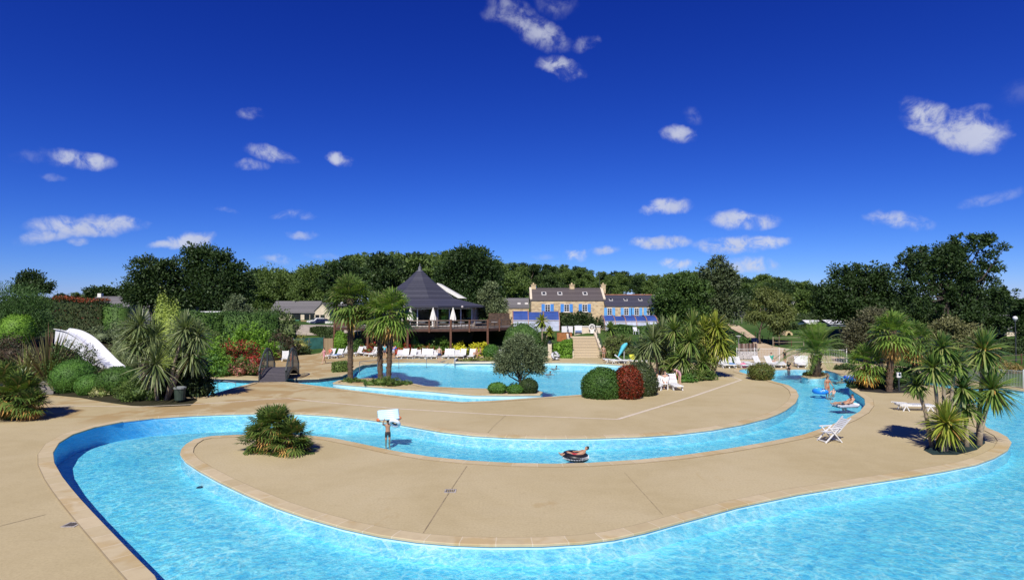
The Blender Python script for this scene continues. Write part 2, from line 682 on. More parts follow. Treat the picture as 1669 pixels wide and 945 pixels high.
SLATE_W = mat_rows('worn_slate_roof', (0.10, 0.095, 0.10), (0.19, 0.18, 0.18), 3.0, 2, 0.7, 0.12)
STONE = mat_stone('fieldstone', ((0.50, 0.37, 0.20), (0.62, 0.48, 0.28), (0.42, 0.31, 0.18)))
GLASS_D = plain('dark_window_glass', (0.012, 0.016, 0.020), 0.06, 0.3, spec=0.8)
GLASS_B = plain('pale_window_glass', (0.10, 0.15, 0.18), 0.08, 0.5, spec=0.8)
SHUTTER = plain('blue_shutter_paint', (0.06, 0.24, 0.60), 0.5, 0.12)
BLACK = plain('black_rubber', (0.012, 0.012, 0.014), 0.4, 0.2)
BARK = plain('grey_bark', (0.11, 0.085, 0.06), 0.95, 0.4, 4, bump=0.8)
BARK_D = plain('dark_bark', (0.045, 0.035, 0.028), 0.95, 0.4, 4, bump=0.8)
BARK_P = mat_rows('palm_bark', (0.075, 0.05, 0.033), (0.17, 0.12, 0.08), 9, 2, 0.95, 0.25, (0.03, 0.02, 0.014))
BARK_C = plain('cordyline_bark', (0.30, 0.235, 0.165), 0.9, 0.3, 6, bump=0.6)

# ------------------------------------------------------------------ outlines (traced at deck level, metres)
def gp(lst):
    out = []
    for q in lst:
        if len(q) == 3:                      # ('w', x, y): world metres
            out.append((float(q[1]), float(q[2])))
        else:
            p = G0(q[0], q[1])
            out.append((p.x, p.y))
    return out


def smooth_loop(pts, sub=3, seg=1.6):
    n = len(pts)
    out = []
    for i in range(n):
        p0, p1, p2, p3 = (Vector(pts[(i + k) % n]) for k in (-1, 0, 1, 2))
        ln = (p2 - p1).length
        k = max(1, min(8, int(ln / seg)))
        if ln > 16:
            k = 1
        for j in range(k):
            t = j / k
            # centripetal-like: limit tangents by the local length
            m1 = (p2 - p0) * 0.5
            m2 = (p3 - p1) * 0.5
            if m1.length > ln * 1.2:
                m1 = m1.normalized() * ln * 1.2
            if m2.length > ln * 1.2:
                m2 = m2.normalized() * ln * 1.2
            h00, h10 = 2 * t**3 - 3 * t**2 + 1, t**3 - 2 * t**2 + t
            h01, h11 = -2 * t**3 + 3 * t**2, t**3 - t**2
            q = p1 * h00 + m1 * h10 + p2 * h01 + m2 * h11
            out.append((q.x, q.y))
    return out


def area(p):
    return 0.5 * sum(p[i][0] * p[(i + 1) % len(p)][1] - p[(i + 1) % len(p)][0] * p[i][1] for i in range(len(p)))


def ccw(p):
    return p if area(p) > 0 else p[::-1]


DECKPOLY = ccw(gp([('w', -75, -15), ('w', -75, 34), ('w', -45, 36), (0, 652), (60, 643), (78, 643), (130, 648), (170, 655), (215, 661), (260, 663), (310, 661),
                   (322, 652), (316, 640), (300, 628), (288, 612), (296, 602), (331, 607), (420, 613), (424, 603), (418, 592), (440, 580), (490, 575), (505, 578), (522, 575), (530, 568),
                   (560, 571), (600, 573), (660, 577), (730, 579), (800, 579), (825, 582), (880, 580), (925, 583), (985, 583), (1010, 587), (1060, 590), (1120, 592),
                   (1165, 590), (1195, 584), (1230, 582), (1330, 584), (1440, 592), (1530, 607), (1600, 622), (1669, 632), ('w', 75, 41), ('w', 75, -15)]))
RIVER = ccw(smooth_loop(gp([('w', -5.2, 9.6), (250, 940), (215, 905), (170, 858), (130, 815), (100, 778), (87, 755), (85, 738), (95, 722), (118, 708), (155, 696), (200, 687), (250, 681), (310, 677),
              (370, 674.5), (430, 673.5), (490, 674), (540, 677), (600, 683), (640, 689), (680, 696), (720, 703), (770, 709), (830, 712.5), (900, 714), (960, 713.5), (1040, 711), (1100, 707), (1160, 700),
              (1210, 691), (1250, 681), (1280, 668), (1296, 656), (1301, 645), (1297, 636), (1285, 628), (1262, 622), (1249, 617), (1236, 612), (1218, 610), (1204, 606), (1205, 602), (1220, 600), (1245, 601), (1266, 602), (1300, 601),
              (1345, 603), (1361, 607), (1371, 612), (1400, 613), (1440, 611), (1490, 616), (1560, 628), (1643, 633.5), (1669, 637.5), ('w', 52, 39), ('w', 60, 34), ('w', 62, 10), ('w', 50, 3.5), ('w', 10, 3), ('w', -1.0, 3.0), ('w', -3.2, 6)])))
ISLAND = ccw(smooth_loop(gp([(295, 740), (297, 732), (304, 724), (318, 716), (345, 711), (390, 709), (440, 709), (500, 710), (540, 714), (580, 722), (640, 735), (700, 745), (760, 751), (830, 755),
               (900, 756.5), (960, 755), (1040, 750), (1110, 743), (1180, 733), (1250, 721), (1310, 709), (1350, 695), (1380, 683), (1402, 671), (1411, 660), (1410, 650), (1400, 643), (1390, 637),
               (1384, 631), (1388, 626), (1402, 622), (1450, 620), (1500, 625), (1546, 633), (1570, 645), (1592, 665), (1600, 685), (1607, 697), (1625, 704), (1640, 712), (1647, 721), (1641, 733), (1620, 745),
               (1590, 756), (1540, 766), (1480, 776), (1400, 788), (1300, 804), (1200, 825), (1100, 852), (1050, 866), (1000, 877), (950, 883.5), (880, 887.5), (800, 888), (740, 886), (680, 881),
               (620, 872), (560, 859), (500, 842), (450, 825), (400, 804), (360, 785), (325, 766), (304, 752)])))
ISLET = ccw(smooth_loop(gp([(1306, 613.5), (1312, 609), (1330, 606.5), (1349, 608), (1352, 612), (1340, 616), (1318, 616.5)])))
BIGPOOL = ccw(smooth_loop(gp([(299, 615), (331, 616), (375, 617.5), (420, 619), (470, 618.5), (520, 617), (558, 612.5), (572, 607), (580, 600), (592, 595), (620, 592), (670, 590.5), (740, 592), (815, 592), (885, 591),
                (940, 591.5), (985, 593), (1022, 596), (1030, 598.5), (1020, 604), (1005, 612), (990, 625), (970, 640), (948, 644), (880, 648.5), (800, 654), (752, 656), (700, 652), (656, 647), (600, 640),
                (560, 635), (506, 628), (464, 623), (415, 624), (380, 633), (345, 643.5), (331, 648), (308, 648)])))
PENIN = ccw(smooth_loop(gp([(543, 624.5), (552, 620.5), (575, 618.5), (600, 617), (625, 618), (661, 623), (694, 630), (740, 632.5), (795, 634), (840, 634), (874, 636), (884, 640), (880, 643.5), (830, 644.3), (769, 643.5), (704, 637.5), (663, 634.5), (610, 630.5), (560, 626.5)])))


def inside(poly, X, Y):
    """vectorised point in polygon"""
    X = np.asarray(X, float)
    Y = np.asarray(Y, float)
    r = np.zeros(X.shape, bool)
    n = len(poly)
    for i in range(n):
        x1, y1 = poly[i]
        x2, y2 = poly[(i + 1) % n]
        if y1 == y2:
            continue
        c = ((y1 > Y) != (y2 > Y)) & (X < (x2 - x1) * (Y - y1) / (y2 - y1) + x1)
        r ^= c
    return r


def dist_to(poly, X, Y):
    X = np.asarray(X, float)
    Y = np.asarray(Y, float)
    d = np.full(X.shape, 1e9)
    n = len(poly)
    for i in range(n):
        x1, y1 = poly[i]
        x2, y2 = poly[(i + 1) % n]
        dx, dy = x2 - x1, y2 - y1
        t = np.clip(((X - x1) * dx + (Y - y1) * dy) / (dx * dx + dy * dy + 1e-12), 0, 1)
        d = np.minimum(d, np.hypot(X - x1 - t * dx, Y - y1 - t * dy))
    return d


def sst(a, b, x):
    t = np.clip((x - a) / (b - a), 0, 1)
    return t * t * (3 - 2 * t)


def H(x, y):
    """height of the ground outside the pool deck"""
    X = np.atleast_1d(np.asarray(x, float))
    Y = np.atleast_1d(np.asarray(y, float))
    d = dist_to(DECKPOLY, X, Y)
    ins = inside(DECKPOLY, X, Y)
    wl = sst(-16, -22, X) * sst(70, 62, Y)                     # the planted bank on the left
    wr = sst(22, 30, X)                                        # the gently rising right side
    wm = sst(1.0, 3.0, X) * sst(22, 19, X)                     # the steep step at the stairs
    h_left = 2.9 * sst(0.3, 13, d)
    h_mid = 2.5 * sst(0, 5.5, d)
    h_mid = h_mid * (1 - .55 * sst(5.2, 7.0, X) * sst(12.2, 10.6, X) * sst(75.4, 73.6, Y))
    h_pav = 2.5 * sst(3, 15, d)
    h_right = 2.6 * sst(6, 46, d)
    h = h_pav * (1 - wm) + h_mid * wm
    h = h * (1 - wr) + h_right * wr
    h = h * (1 - wl) + np.maximum(h_left, 0) * wl
    hill = 9.5 * sst(105, 235, Y) * np.exp(-((X - 5) / 75.0) ** 2) + 5 * sst(180, 420, Y)
    h = h + hill + 0.25 * np.sin(X * 0.21) * np.sin(Y * 0.17 + 1) * sst(2, 12, d)
    h[ins] = 0
    return h if np.ndim(x) else float(h[0])


def hit(px, py, D=None):
    """where the sight line of a photo pixel meets the ground (or the point at depth D on the ground below it)"""
    if D is not None:
        p = at(px, py, D)
        return Vector((p.x, p.y, H(p.x, p.y)))
    d = ray(px, py)
    ys = np.concatenate([np.arange(8, 120, 0.25), np.arange(120, 400, 1.0)])
    X = d.x / d.y * ys
    Z = CAMZ + d.z / d.y * ys
    hh = H(X, ys)
    k = np.argmax(Z <= hh)
    if Z[k] > hh[k]:
        k = len(ys) - 1
    return Vector((X[k], ys[k], hh[k]))


def mpp(p):
    return p.y / FPX


# ------------------------------------------------------------------ sheets with holes
def cdt(loops, pts, keep):
    vs, es = [], []
    for lp in loops:
        o = len(vs)
        vs += [Vector(p) for p in lp]
        es += [(o + i, o + (i + 1) % len(lp)) for i in range(len(lp))]
    vs += [Vector(p) for p in pts]
    v, e, f, *_ = delaunay_2d_cdt(vs, es, [], 0, 1e-4)
    c = np.array([[sum(v[i].x for i in q) / 3, sum(v[i].y for i in q) / 3] for q in f])
    k = keep(c[:, 0], c[:, 1])
    return [(p.x, p.y) for p in v], [tuple(q) for q, ok in zip(f, k) if ok]


def water_mask(X, Y):
    a = inside(RIVER, X, Y) & ~inside(ISLAND, X, Y) & ~inside(ISLET, X, Y)
    b = inside(BIGPOOL, X, Y) & ~inside(PENIN, X, Y)
    return a, b


# pool deck
v, f = cdt([DECKPOLY, RIVER, ISLAND, ISLET, BIGPOOL, PENIN], [],
           lambda X, Y: inside(DECKPOLY, X, Y) & ~water_mask(X, Y)[0] & ~water_mask(X, Y)[1])
mb = MB()
mb.add([(x, y, 0.0) for x, y in v], f)
deck = mb.build('pool_deck', DECK, fixn=False)
tag(deck, kind='structure')

# ground outside the deck
gx, gy = np.meshgrid(np.arange(-95, 110, 3.0), np.arange(-15, 140, 3.0))
g2x, g2y = np.meshgrid(np.arange(-400, 401, 16.0), np.arange(-40, 480, 16.0))
g3x, g3y = np.meshgrid(np.arange(-3500, 3501, 350.0), np.arange(-200, 4500, 350.0))
X = np.concatenate([gx.ravel(), g2x.ravel(), g3x.ravel()])
Y = np.concatenate([gy.ravel(), g2y.ravel(), g3y.ravel()])
lev = np.concatenate([np.zeros(gx.size), np.ones(g2x.size), 2 * np.ones(g3x.size)])
in1 = (X > -98) & (X < 112) & (Y > -18) & (Y < 142)
in2 = (X > -410) & (X < 410) & (Y > -50) & (Y < 490)
ok = ((lev == 0) | ((lev == 1) & ~in1) | ((lev == 2) & ~in2)) & ~inside(DECKPOLY, X, Y) & (dist_to(DECKPOLY, X, Y) > 0.6)
rs = np.random.RandomState(1)
X, Y = X[ok] + rs.uniform(-.4, .4, ok.sum()), Y[ok] + rs.uniform(-.4, .4, ok.sum())
v, f = cdt([DECKPOLY], list(zip(X, Y)), lambda X, Y: ~inside(DECKPOLY, X, Y))
vx = np.array(v)
hz = H(vx[:, 0], vx[:, 1])
dd = dist_to(DECKPOLY, vx[:, 0], vx[:, 1])
hz[dd < 0.02] = -0.004
mb = MB()
mb.add([(a[0], a[1], z) for a, z in zip(v, hz)], f)
tag(mb.build('ground', TERRAIN, smooth=True, fixn=False), kind='structure')

# pool basins -----------------------------------------------------------
BASIN_W, tW, bW = new_mat('white_pool_paint')
_P = tW.new('ShaderNodeNewGeometry').outputs['Position']
tW.link(tW.mix(tW.maprange(tW.noise(_P, 0.8, 4, 0.6), 0.3, 0.7), (0.50, 0.72, 0.76), (0.58, 0.78, 0.80)), bW.inputs['Base Color'])
bW.inputs['Roughness'].default_value = 0.6
BASIN_F, tF, bF = new_mat('aqua_pool_floor')
_P = tF.new('ShaderNodeNewGeometry').outputs['Position']
c0 = tF.mix(tF.maprange(tF.noise(_P, 0.22, 3, 0.6), 0.3, 0.7), (0.28, 0.74, 0.82), (0.40, 0.83, 0.87))
tF.link(c0, bF.inputs['Base Color'])
bF.inputs['Roughness'].default_value = 0.6
BASIN_SHADE, tB, bB = new_mat('shade_blue_pool_wall')  # blue wall colour stands in for bank shade, fading out to the right
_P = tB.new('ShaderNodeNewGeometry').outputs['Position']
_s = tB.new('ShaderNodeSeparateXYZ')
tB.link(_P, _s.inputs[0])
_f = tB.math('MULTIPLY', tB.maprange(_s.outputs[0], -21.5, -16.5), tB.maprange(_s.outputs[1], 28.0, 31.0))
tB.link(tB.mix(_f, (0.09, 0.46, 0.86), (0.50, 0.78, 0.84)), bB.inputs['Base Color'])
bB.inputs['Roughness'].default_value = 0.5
TILE_D = plain('dark_pool_tile', (0.03, 0.045, 0.07), 0.3, 0.3, 5)
WL1, WL2 = -0.12, -0.26


def floor1(X, Y):
    d = dist_to(RIVER, X, Y)
    deep = sst(-6, -10, X) * sst(2.4, 0.2, d) * 0.42 + sst(22, 26, X) * sst(36, 34, Y) * 0  # deepened along the left bank to widen the blue shade band
    return -0.56 - deep


def floor2(X, Y):
    # beach entry on the far left of the big pool
    b = sst(-17.5, -8, X)
    far = sst(52, 61, Y) * sst(-2, -8, X)
    return -0.80 * (1 - far) - 0.33 * far


def basin(name, loops, keep, fl, wl, tagname, water_name):
    allp = [p for lp in loops for p in lp]
    x0, x1 = min(p[0] for p in allp), max(p[0] for p in allp)
    y0, y1 = min(p[1] for p in allp), max(p[1] for p in allp)
    gx, gy = np.meshgrid(np.arange(x0, x1, 1.2), np.arange(y0, y1, 1.2))
    gx, gy = gx.ravel(), gy.ravel()
    ok = keep(gx, gy)
    dmin = np.min([dist_to(lp, gx, gy) for lp in loops], axis=0)
    ok &= dmin > 0.35
    v, f = cdt(loops, list(zip(gx[ok], gy[ok])), keep)
    va = np.array(v)
    mb = MB()
    mb.add([(x, y, z) for (x, y), z in zip(v, fl(va[:, 0], va[:, 1]))], f)
    tag(mb.build(name, BASIN_F, smooth=True, fixn=False), kind='structure')
    v, f = cdt(loops, [], keep)
    mb = MB()
    mb.add([(x, y, wl) for x, y in v], f)
    tag(mb.build(water_name, WATER, fixn=False), kind='structure')


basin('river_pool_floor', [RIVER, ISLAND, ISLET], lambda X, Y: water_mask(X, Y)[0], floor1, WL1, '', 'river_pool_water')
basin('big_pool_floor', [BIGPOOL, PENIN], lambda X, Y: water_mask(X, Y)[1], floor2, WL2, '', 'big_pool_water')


def wall_and_coping(lp, hole, width, wallmat, name, fl, top=0.03, skip=None):
    """lp is counter-clockwise; hole=True: water inside the loop, so the coping lies outside it"""
    n = len(lp)
    P = [Vector((*p, 0)) for p in lp]
    N = []
    for i in range(n):
        t = (P[(i + 1) % n] - P[i - 1]).normalized()
        N.append(Vector((t.y, -t.x, 0)) * (1 if hole else -1))       # away from the water
    zf = fl(np.array([p.x for p in P]), np.array([p.y for p in P])) - 0.06
    mbs = {}
    for i in range(n):
        j = (i + 1) % n
        m = wallmat(0.5 * (P[i].x + P[j].x), 0.5 * (P[i].y + P[j].y))
        mw = mbs.setdefault(m.name, (MB(), m))[0]
        za = 0
        if m is TILE_D:
            za = -0.30
            mw.add([(P[i].x, P[i].y, 0), (P[j].x, P[j].y, 0), (P[j].x, P[j].y, za), (P[i].x, P[i].y, za)], [(0, 1, 2, 3)])
            mw = mbs.setdefault(BASIN_F.name, (MB(), BASIN_F))[0]
        mw.add([(P[i].x, P[i].y, za), (P[j].x, P[j].y, za), (P[j].x, P[j].y, zf[j]), (P[i].x, P[i].y, zf[i])], [(0, 1, 2, 3)])
    for k, (mw, m) in mbs.items():
        tag(mw.build('pool_wall', m, smooth=True, fixn=False, weld=True), kind='structure')
    me = bpy.data.meshes.new(name)
    vs, fs, uvs = [], [], []
    u = 0.0
    prof = ((-0.035, -0.035, 0.0), (-0.035, top - 0.012, 0.02), (-0.02, top, 0.06), (width - 0.01, top, 0.985), (width, 0.002, 1.0))
    for i in range(n + 1):
        k = i % n
        if i:
            u += (P[k] - P[(i - 1) % n]).length
        for (o, z, vv) in prof:
            q = P[k] + N[k] * o
            vs.append((q.x, q.y, z))
            uvs.append((u, vv))
    m = len(prof)
    for i in range(n):
        mid = P[i]
        if skip and skip(mid.x, mid.y):
            continue
        for j in range(m - 1):
            a = i * m + j
            fs.append((a, a + m, a + m + 1, a + 1))
    me.from_pydata(vs, [], fs)
    uvl = me.uv_layers.new(name='UVMap')
    for pl in me.polygons:
        for li in pl.loop_indices:
            uvl.data[li].uv = uvs[me.loops[li].vertex_index]
    me.materials.append(COPING)
    bm = bmesh.new()
    bm.from_mesh(me)
    bmesh.ops.recalc_face_normals(bm, faces=bm.faces)
    if bm.faces and sum(f.normal.z for f in bm.faces) < 0:
        bmesh.ops.reverse_faces(bm, faces=bm.faces)
    bm.to_mesh(me)
    bm.free()
    o = bpy.data.objects.new(name, me)
    link(o)
    tag(o, kind='structure')


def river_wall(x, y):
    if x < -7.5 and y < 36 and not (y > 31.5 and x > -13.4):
        return BASIN_SHADE
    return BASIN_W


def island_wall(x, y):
    return BASIN_SHADE if (x > 18 and y > 29.5 and y < 50) else BASIN_W


def bigpool_wall(x, y):
    return TILE_D if (x < -13.5 and y > 40) else BASIN_W


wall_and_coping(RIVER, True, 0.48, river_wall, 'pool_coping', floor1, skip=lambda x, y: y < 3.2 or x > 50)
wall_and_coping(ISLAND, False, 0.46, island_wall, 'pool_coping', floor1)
wall_and_coping(ISLET, False, 0.30, lambda x, y: BASIN_W, 'pool_coping', floor1)
wall_and_coping(BIGPOOL, True, 0.36, bigpool_wall, 'pool_coping', floor2, top=0.05)
wall_and_coping(PENIN, False, 0.36, lambda x, y: BASIN_W, 'pool_coping', floor2, top=0.05)


# pale slot drains, joints and paths -------------------------------------
def ribbon(name, pxs, wid, mat, z=0.006, world_pts=None, kind='structure'):
    pts = world_pts or gp(pxs)
    mb = MB()
    vs, fs = [], []
    n = len(pts)
    for i, p in enumerate(pts):
        a, b = Vector(pts[max(i - 1, 0)]), Vector(pts[min(i + 1, n - 1)])
        t = (b - a).normalized()
        nn = Vector((t.y, -t.x)) * wid / 2
        vs += [(p[0] + nn.x, p[1] + nn.y, z), (p[0] - nn.x, p[1] - nn.y, z)]
        if i:
            k = 2 * i
            fs.append((k - 2, k, k + 1, k - 1))
    mb.add(vs, fs)
    return tag(mb.build(name, mat, fixn=False), kind=kind)


DRAIN = plain('pale_drain_channel', (0.62, 0.53, 0.41), 0.7, 0.12, 3)
JOINT = plain('dark_joint', (0.27, 0.21, 0.125), 0.9, 0.3, 3)
ribbon('drain_channel', [(74, 661), (150, 661.5), (226, 662.5), (330, 658), (420, 651.5), (470, 649), (526, 655), (652, 666), (820, 676), (1007, 683)], 0.16, DRAIN)
ribbon('drain_channel', [(1007, 683), (1127, 646.6), (1208, 619)], 0.22, DRAIN, 0.007)
ribbon('drain_channel', [(1209, 619), (1185, 611.5)], 0.2, DRAIN, 0.008)
ribbon('expansion_joint', [(761, 759), (727, 810), (690, 868)], 0.035, JOINT)
ribbon('expansion_joint', [(-90, 872), (0, 857), (75, 838)], 0.03, JOINT)
ribbon('expansion_joint', [(1018, 770), (1050, 805), (1080, 838)], 0.018, JOINT)
ribbon('expansion_joint', [(824, 677), (806, 693), (795, 705)], 0.03, JOINT)

# the path climbing to the back on the right
PATHM, tp, bp_ = new_mat('sandy_path')
_P = tp.new('ShaderNodeNewGeometry').outputs['Position']
tp.link(tp.mix(tp.maprange(tp.noise(_P, 0.5, 5, 0.65), 0.3, 0.7), (0.42, 0.31, 0.19), (0.54, 0.42, 0.28)), bp_.inputs['Base Color'])
bp_.inputs['Roughness'].default_value = 0.95


def draped(name, pxs, mat, dz, kind, step=1.2):
    pts = [hit(*q) for q in pxs]
    lp = ccw([(p.x, p.y) for p in pts])
    x0, x1 = min(p[0] for p in lp), max(p[0] for p in lp)
    y0, y1 = min(p[1] for p in lp), max(p[1] for p in lp)
    gx, gy = np.meshgrid(np.arange(x0, x1, step), np.arange(y0, y1, step))
    gx, gy = gx.ravel(), gy.ravel()
    ok = inside(lp, gx, gy)
    # subdivide the outline too
    fine = []
    for i in range(len(lp)):
        a, b = Vector(lp[i]), Vector(lp[(i + 1) % len(lp)])
        k = max(1, int((b - a).length / 1.5))
        fine += [tuple(a.lerp(b, j / k)) for j in range(k)]
    v, f = cdt([fine], list(zip(gx[ok], gy[ok])), lambda X, Y: inside(fine, X, Y))
    va = np.array(v)
    mb = MB()
    dz2 = 0.02 + (dz - .02) * sst(1, 14, dist_to(DECKPOLY, va[:, 0], va[:, 1]))
    mb.add([(x, y, z + q) for (x, y), z, q in zip(v, H(va[:, 0], va[:, 1]), dz2)], f)
    return tag(mb.build(name, mat, smooth=True, fixn=False), kind=kind)


draped('path', [(1184, 529), (1192, 537), (1212, 547), (1224, 556), (1229, 562), (1228, 572), (1200, 583), (1330, 585), (1450, 594), (1450, 588), (1380, 583), (1330, 578), (1290, 571), (1260, 566), (1243, 560), (1231, 550), (1215, 539), (1203, 531)], PATHM, 0.16, 'structure')
draped('path', [(430, 553), (460, 546), (540, 546), (600, 540), (600, 533), (520, 531), (440, 534)], plain('grey_gravel_court', (0.36, 0.31, 0.25), 0.95, 0.15, 1), 0.2, 'structure', 2.5)

# ================================================================== buildings
def zpx(py, D):
    """height of a photo row at depth D (centre of the picture)"""
    return at(CX, py, D).z


def xpx(px, D):
    return at(px, HOR, D).x


def win(parent, x, y, z0, z1, wd, frame_mat, glass_mat, bars=1, mid=1, fw=0.07, name='window', deep=0.0):
    """a window in a wall facing the viewer (-y): frame mesh, pane as its sub-part; coordinates local to parent"""
    mb = MB()
    h = z1 - z0
    zc = (z0 + z1) / 2
    mb.box((x, y - 0.03, z0 + fw / 2), (wd, 0.1, fw))
    mb.box((x, y - 0.03, z1 - fw / 2), (wd, 0.1, fw))
    mb.box((x - wd / 2 + fw / 2, y - 0.03, zc), (fw, 0.1, h - 2 * fw))
    mb.box((x + wd / 2 - fw / 2, y - 0.03, zc), (fw, 0.1, h - 2 * fw))
    for k in range(bars):
        xx = x - wd / 2 + wd * (k + 1) / (bars + 1)
        mb.box((xx, y - 0.028, zc), (fw * 0.8, 0.09, h - 2 * fw))
    for k in range(mid):
        zz = z0 + h * (k + 1) / (mid + 1)
        mb.box((x, y - 0.026, zz), (wd - 2 * fw, 0.08, fw * 0.55))
    o = mb.build(name, frame_mat, parent)
    p = MB().box((x, y - 0.01, zc), (wd - fw, 0.03, h - fw)).build('pane', glass_mat, o)
    return o


def gable_house(root, x0, x1, y0, y1, z0, ze, zr, wallm, roofm, over=0.25, along='x', wallname='wall'):
    """walls with gables + a pitched roof; local coordinates; ridge along x (or y)"""
    mb = MB()
    if along == 'x':
        ym = (y0 + y1) / 2
        vs = [(x0, y0, z0), (x1, y0, z0), (x1, y1, z0), (x0, y1, z0), (x0, y0, ze), (x1, y0, ze), (x1, y1, ze), (x0, y1, ze), (x0, ym, zr - .05), (x1, ym, zr - .05)]
        mb.add(vs, [(0, 1, 5, 4), (1, 2, 6, 9, 5), (2, 3, 7, 6), (3, 0, 4, 8, 7)])
        mb.build(wallname, wallm, root)
        r = MB()
        s = (zr - ze) / (ym - y0)
        for sg in (-1, 1):
            yo = ym + sg * (ym - y0 + over)
            zo = ze - s * over
            a = [(x0 - over, ym, zr), (x1 + over, ym, zr), (x1 + over, yo, zo), (x0 - over, yo, zo)]
            r.add(a + [(p[0], p[1], p[2] + 0.14) for p in a], [(0, 1, 2, 3), (4, 5, 6, 7), (0, 4, 7, 3), (1, 5, 6, 2), (3, 7, 6, 2)])
        return r.build('roof', roofm, root)
    xm = (x0 + x1) / 2
    vs = [(x0, y0, z0), (x1, y0, z0), (x1, y1, z0), (x0, y1, z0), (x0, y0, ze), (x1, y0, ze), (x1, y1, ze), (x0, y1, ze), (xm, y0, zr - .05), (xm, y1, zr - .05)]
    mb.add(vs, [(0, 1, 5, 8, 4), (1, 2, 6, 5), (2, 3, 7, 9, 6), (3, 0, 4, 7)])
    mb.build(wallname, wallm, root)
    r = MB()
    s = (zr - ze) / (xm - x0)
    for sg in (-1, 1):
        xo = xm + sg * (xm - x0 + over)
        zo = ze - s * over
        a = [(xm, y0 - over, zr), (xm, y1 + over, zr), (xo, y1 + over, zo), (xo, y0 - over, zo)]
        r.add(a + [(p[0], p[1], p[2] + 0.14) for p in a], [(0, 1, 2, 3), (4, 5, 6, 7), (0, 4, 7, 3), (1, 5, 6, 2), (3, 7, 6, 2)])
    return r.build('roof', roofm, root)


# ---- stone farmhouse -------------------------------------------------
def rel(root):
    return root.location


FH = thing('stone_farmhouse', 'tall stone farmhouse with brown slate roof, three chimneys and blue shutters', 'house', (xpx(925, 88), 88, H(xpx(925, 88), 88) - 0.6))
L = FH.location
hx0, hx1 = xpx(866, 88) - L.x, xpx(985, 88) - L.x
zb, ze_, zr_ = 0.0, zpx(489, 88) - L.z, zpx(470.5, 91.2) - L.z
roof = gable_house(FH, hx0, hx1, 0, 6.4, zb, ze_, zr_, STONE, SLATE_B, 0.12)
for (px, hgt, wd) in ((869.5, .55, 0.7), (932, .55, 0.75), (983, .55, 0.7)):
    cxx = xpx(px, 91.2) - L.x
    m_ = MB()
    m_.box((cxx, 3.2, zr_ + hgt / 2 - 0.35), (wd, 0.8, hgt + 0.7)).box((cxx, 3.2, zr_ + hgt + 0.05), (wd + .14, 0.94, 0.12))
    m_.lathe([(0.14, 0), (0.11, 0.28), (0.0, 0.28)], 8, (cxx, 3.2, zr_ + hgt + 0.1))
    m_.build('chimney', STONE, roof)
for xx in (hx0 - .04, hx1 + .02):
    m_ = MB()
    for sg in (-1, 1):
        m_.bar((xx, 3.2, zr_ + .16), (xx, 3.2 + sg * 3.35, ze_ + 0.08), 0.34, 0.2)
    m_.build('gable_coping', CREAM, FH)
for k, px in enumerate((892.5, 923.5, 953)):
    xx = xpx(px, 88) - L.x
    z0, z1 = zpx(508, 88) - L.z, zpx(495.8, 88) - L.z
    fr = win(FH, xx, -0.02, z0, z1, 0.82, WHITE, GLASS_D, 1, 2)
    MB().box((xx, -0.1, z0 - 0.06), (1.1, 0.25, 0.12)).build('sill', CREAM, fr)
    for sg in (-1, 1):
        MB().box((xx + sg * 0.67, -0.07, (z0 + z1) / 2), (0.50, 0.06, z1 - z0 + .08)).build('shutter', SHUTTER, FH)
for px in (886.5, 912.5, 953.5):
    yy = 1.45
    xx = xpx(px, 88 + yy) - L.x
    zz = ze_ + (zr_ - ze_) * yy / 3.2 + 0.17
    s = (zr_ - ze_) / 3.2
    Mx = Matrix.Rotation(math.atan(s), 3, 'X')
    fr = MB().box((xx, yy, zz), (0.72, 0.95, 0.12), m=Mx).build('skylight', plain('skylight_frame', (0.55, 0.53, 0.5), 0.5), roof)
    MB().box((xx, yy - .02, zz + 0.075), (0.46, 0.62, 0.03), m=Mx).build('skylight_pane', GLASS_D, roof)
m_ = MB()
cxx = xpx(983, 91) - L.x
m_.tube([(cxx - .5, 3.2, zr_ + .5), (cxx - .5, 3.2, zr_ + 2.6)], 0.03, 5)
for q, zz in ((0.55, 2.5), (0.4, 2.2), (0.5, 1.9)):
    m_.bar((cxx - .5 - q, 3.2, zr_ + zz), (cxx - .5 + q, 3.2, zr_ + zz), 0.03)
m_.build('aerial', DARKMETAL, roof)

# ---- slate wing on the right ----------------------------------------
SW = thing('slate_roofed_wing', 'low stone wing with dark slate roof and pale blue shutters, right of the tall farmhouse', 'house', (xpx(1025, 86.5), 86.5, H(xpx(1025, 86.5), 86.5) - 0.6))
L = SW.location
sx0, sx1 = xpx(987.5, 86.5) - L.x, xpx(1078, 86.5) - L.x
ze_, zr_ = zpx(499, 86.5) - L.z, zpx(482, 90) - L.z
roof = gable_house(SW, sx0, sx1, 0, 7, 0, ze_, zr_, STONE, SLATE, 0.1)
MB().tube([(sx0, 3.5, zr_ + .12), (sx1, 3.5, zr_ + .12)], 0.11, 6).build('ridge_tile', plain('terracotta_ridge', (0.30, 0.13, 0.08), 0.8, 0.2), roof)
for px in (993.5, 1020.5, 1037.5, 1058):
    xx = xpx(px, 86.5) - L.x
    z0, z1 = zpx(513.5, 86.5) - L.z, zpx(502, 86.5) - L.z
    win(SW, xx, -0.02, z0, z1, 0.72, WHITE, GLASS_D, 1, 2)
    for sg in (-1, 1):
        MB().box((xx + sg * 0.6, -0.06, (z0 + z1) / 2), (0.44, 0.06, z1 - z0 + .1)).build('shutter', plain('pale_blue_shutter_paint', (0.12, 0.36, 0.66), 0.5, 0.12), SW)
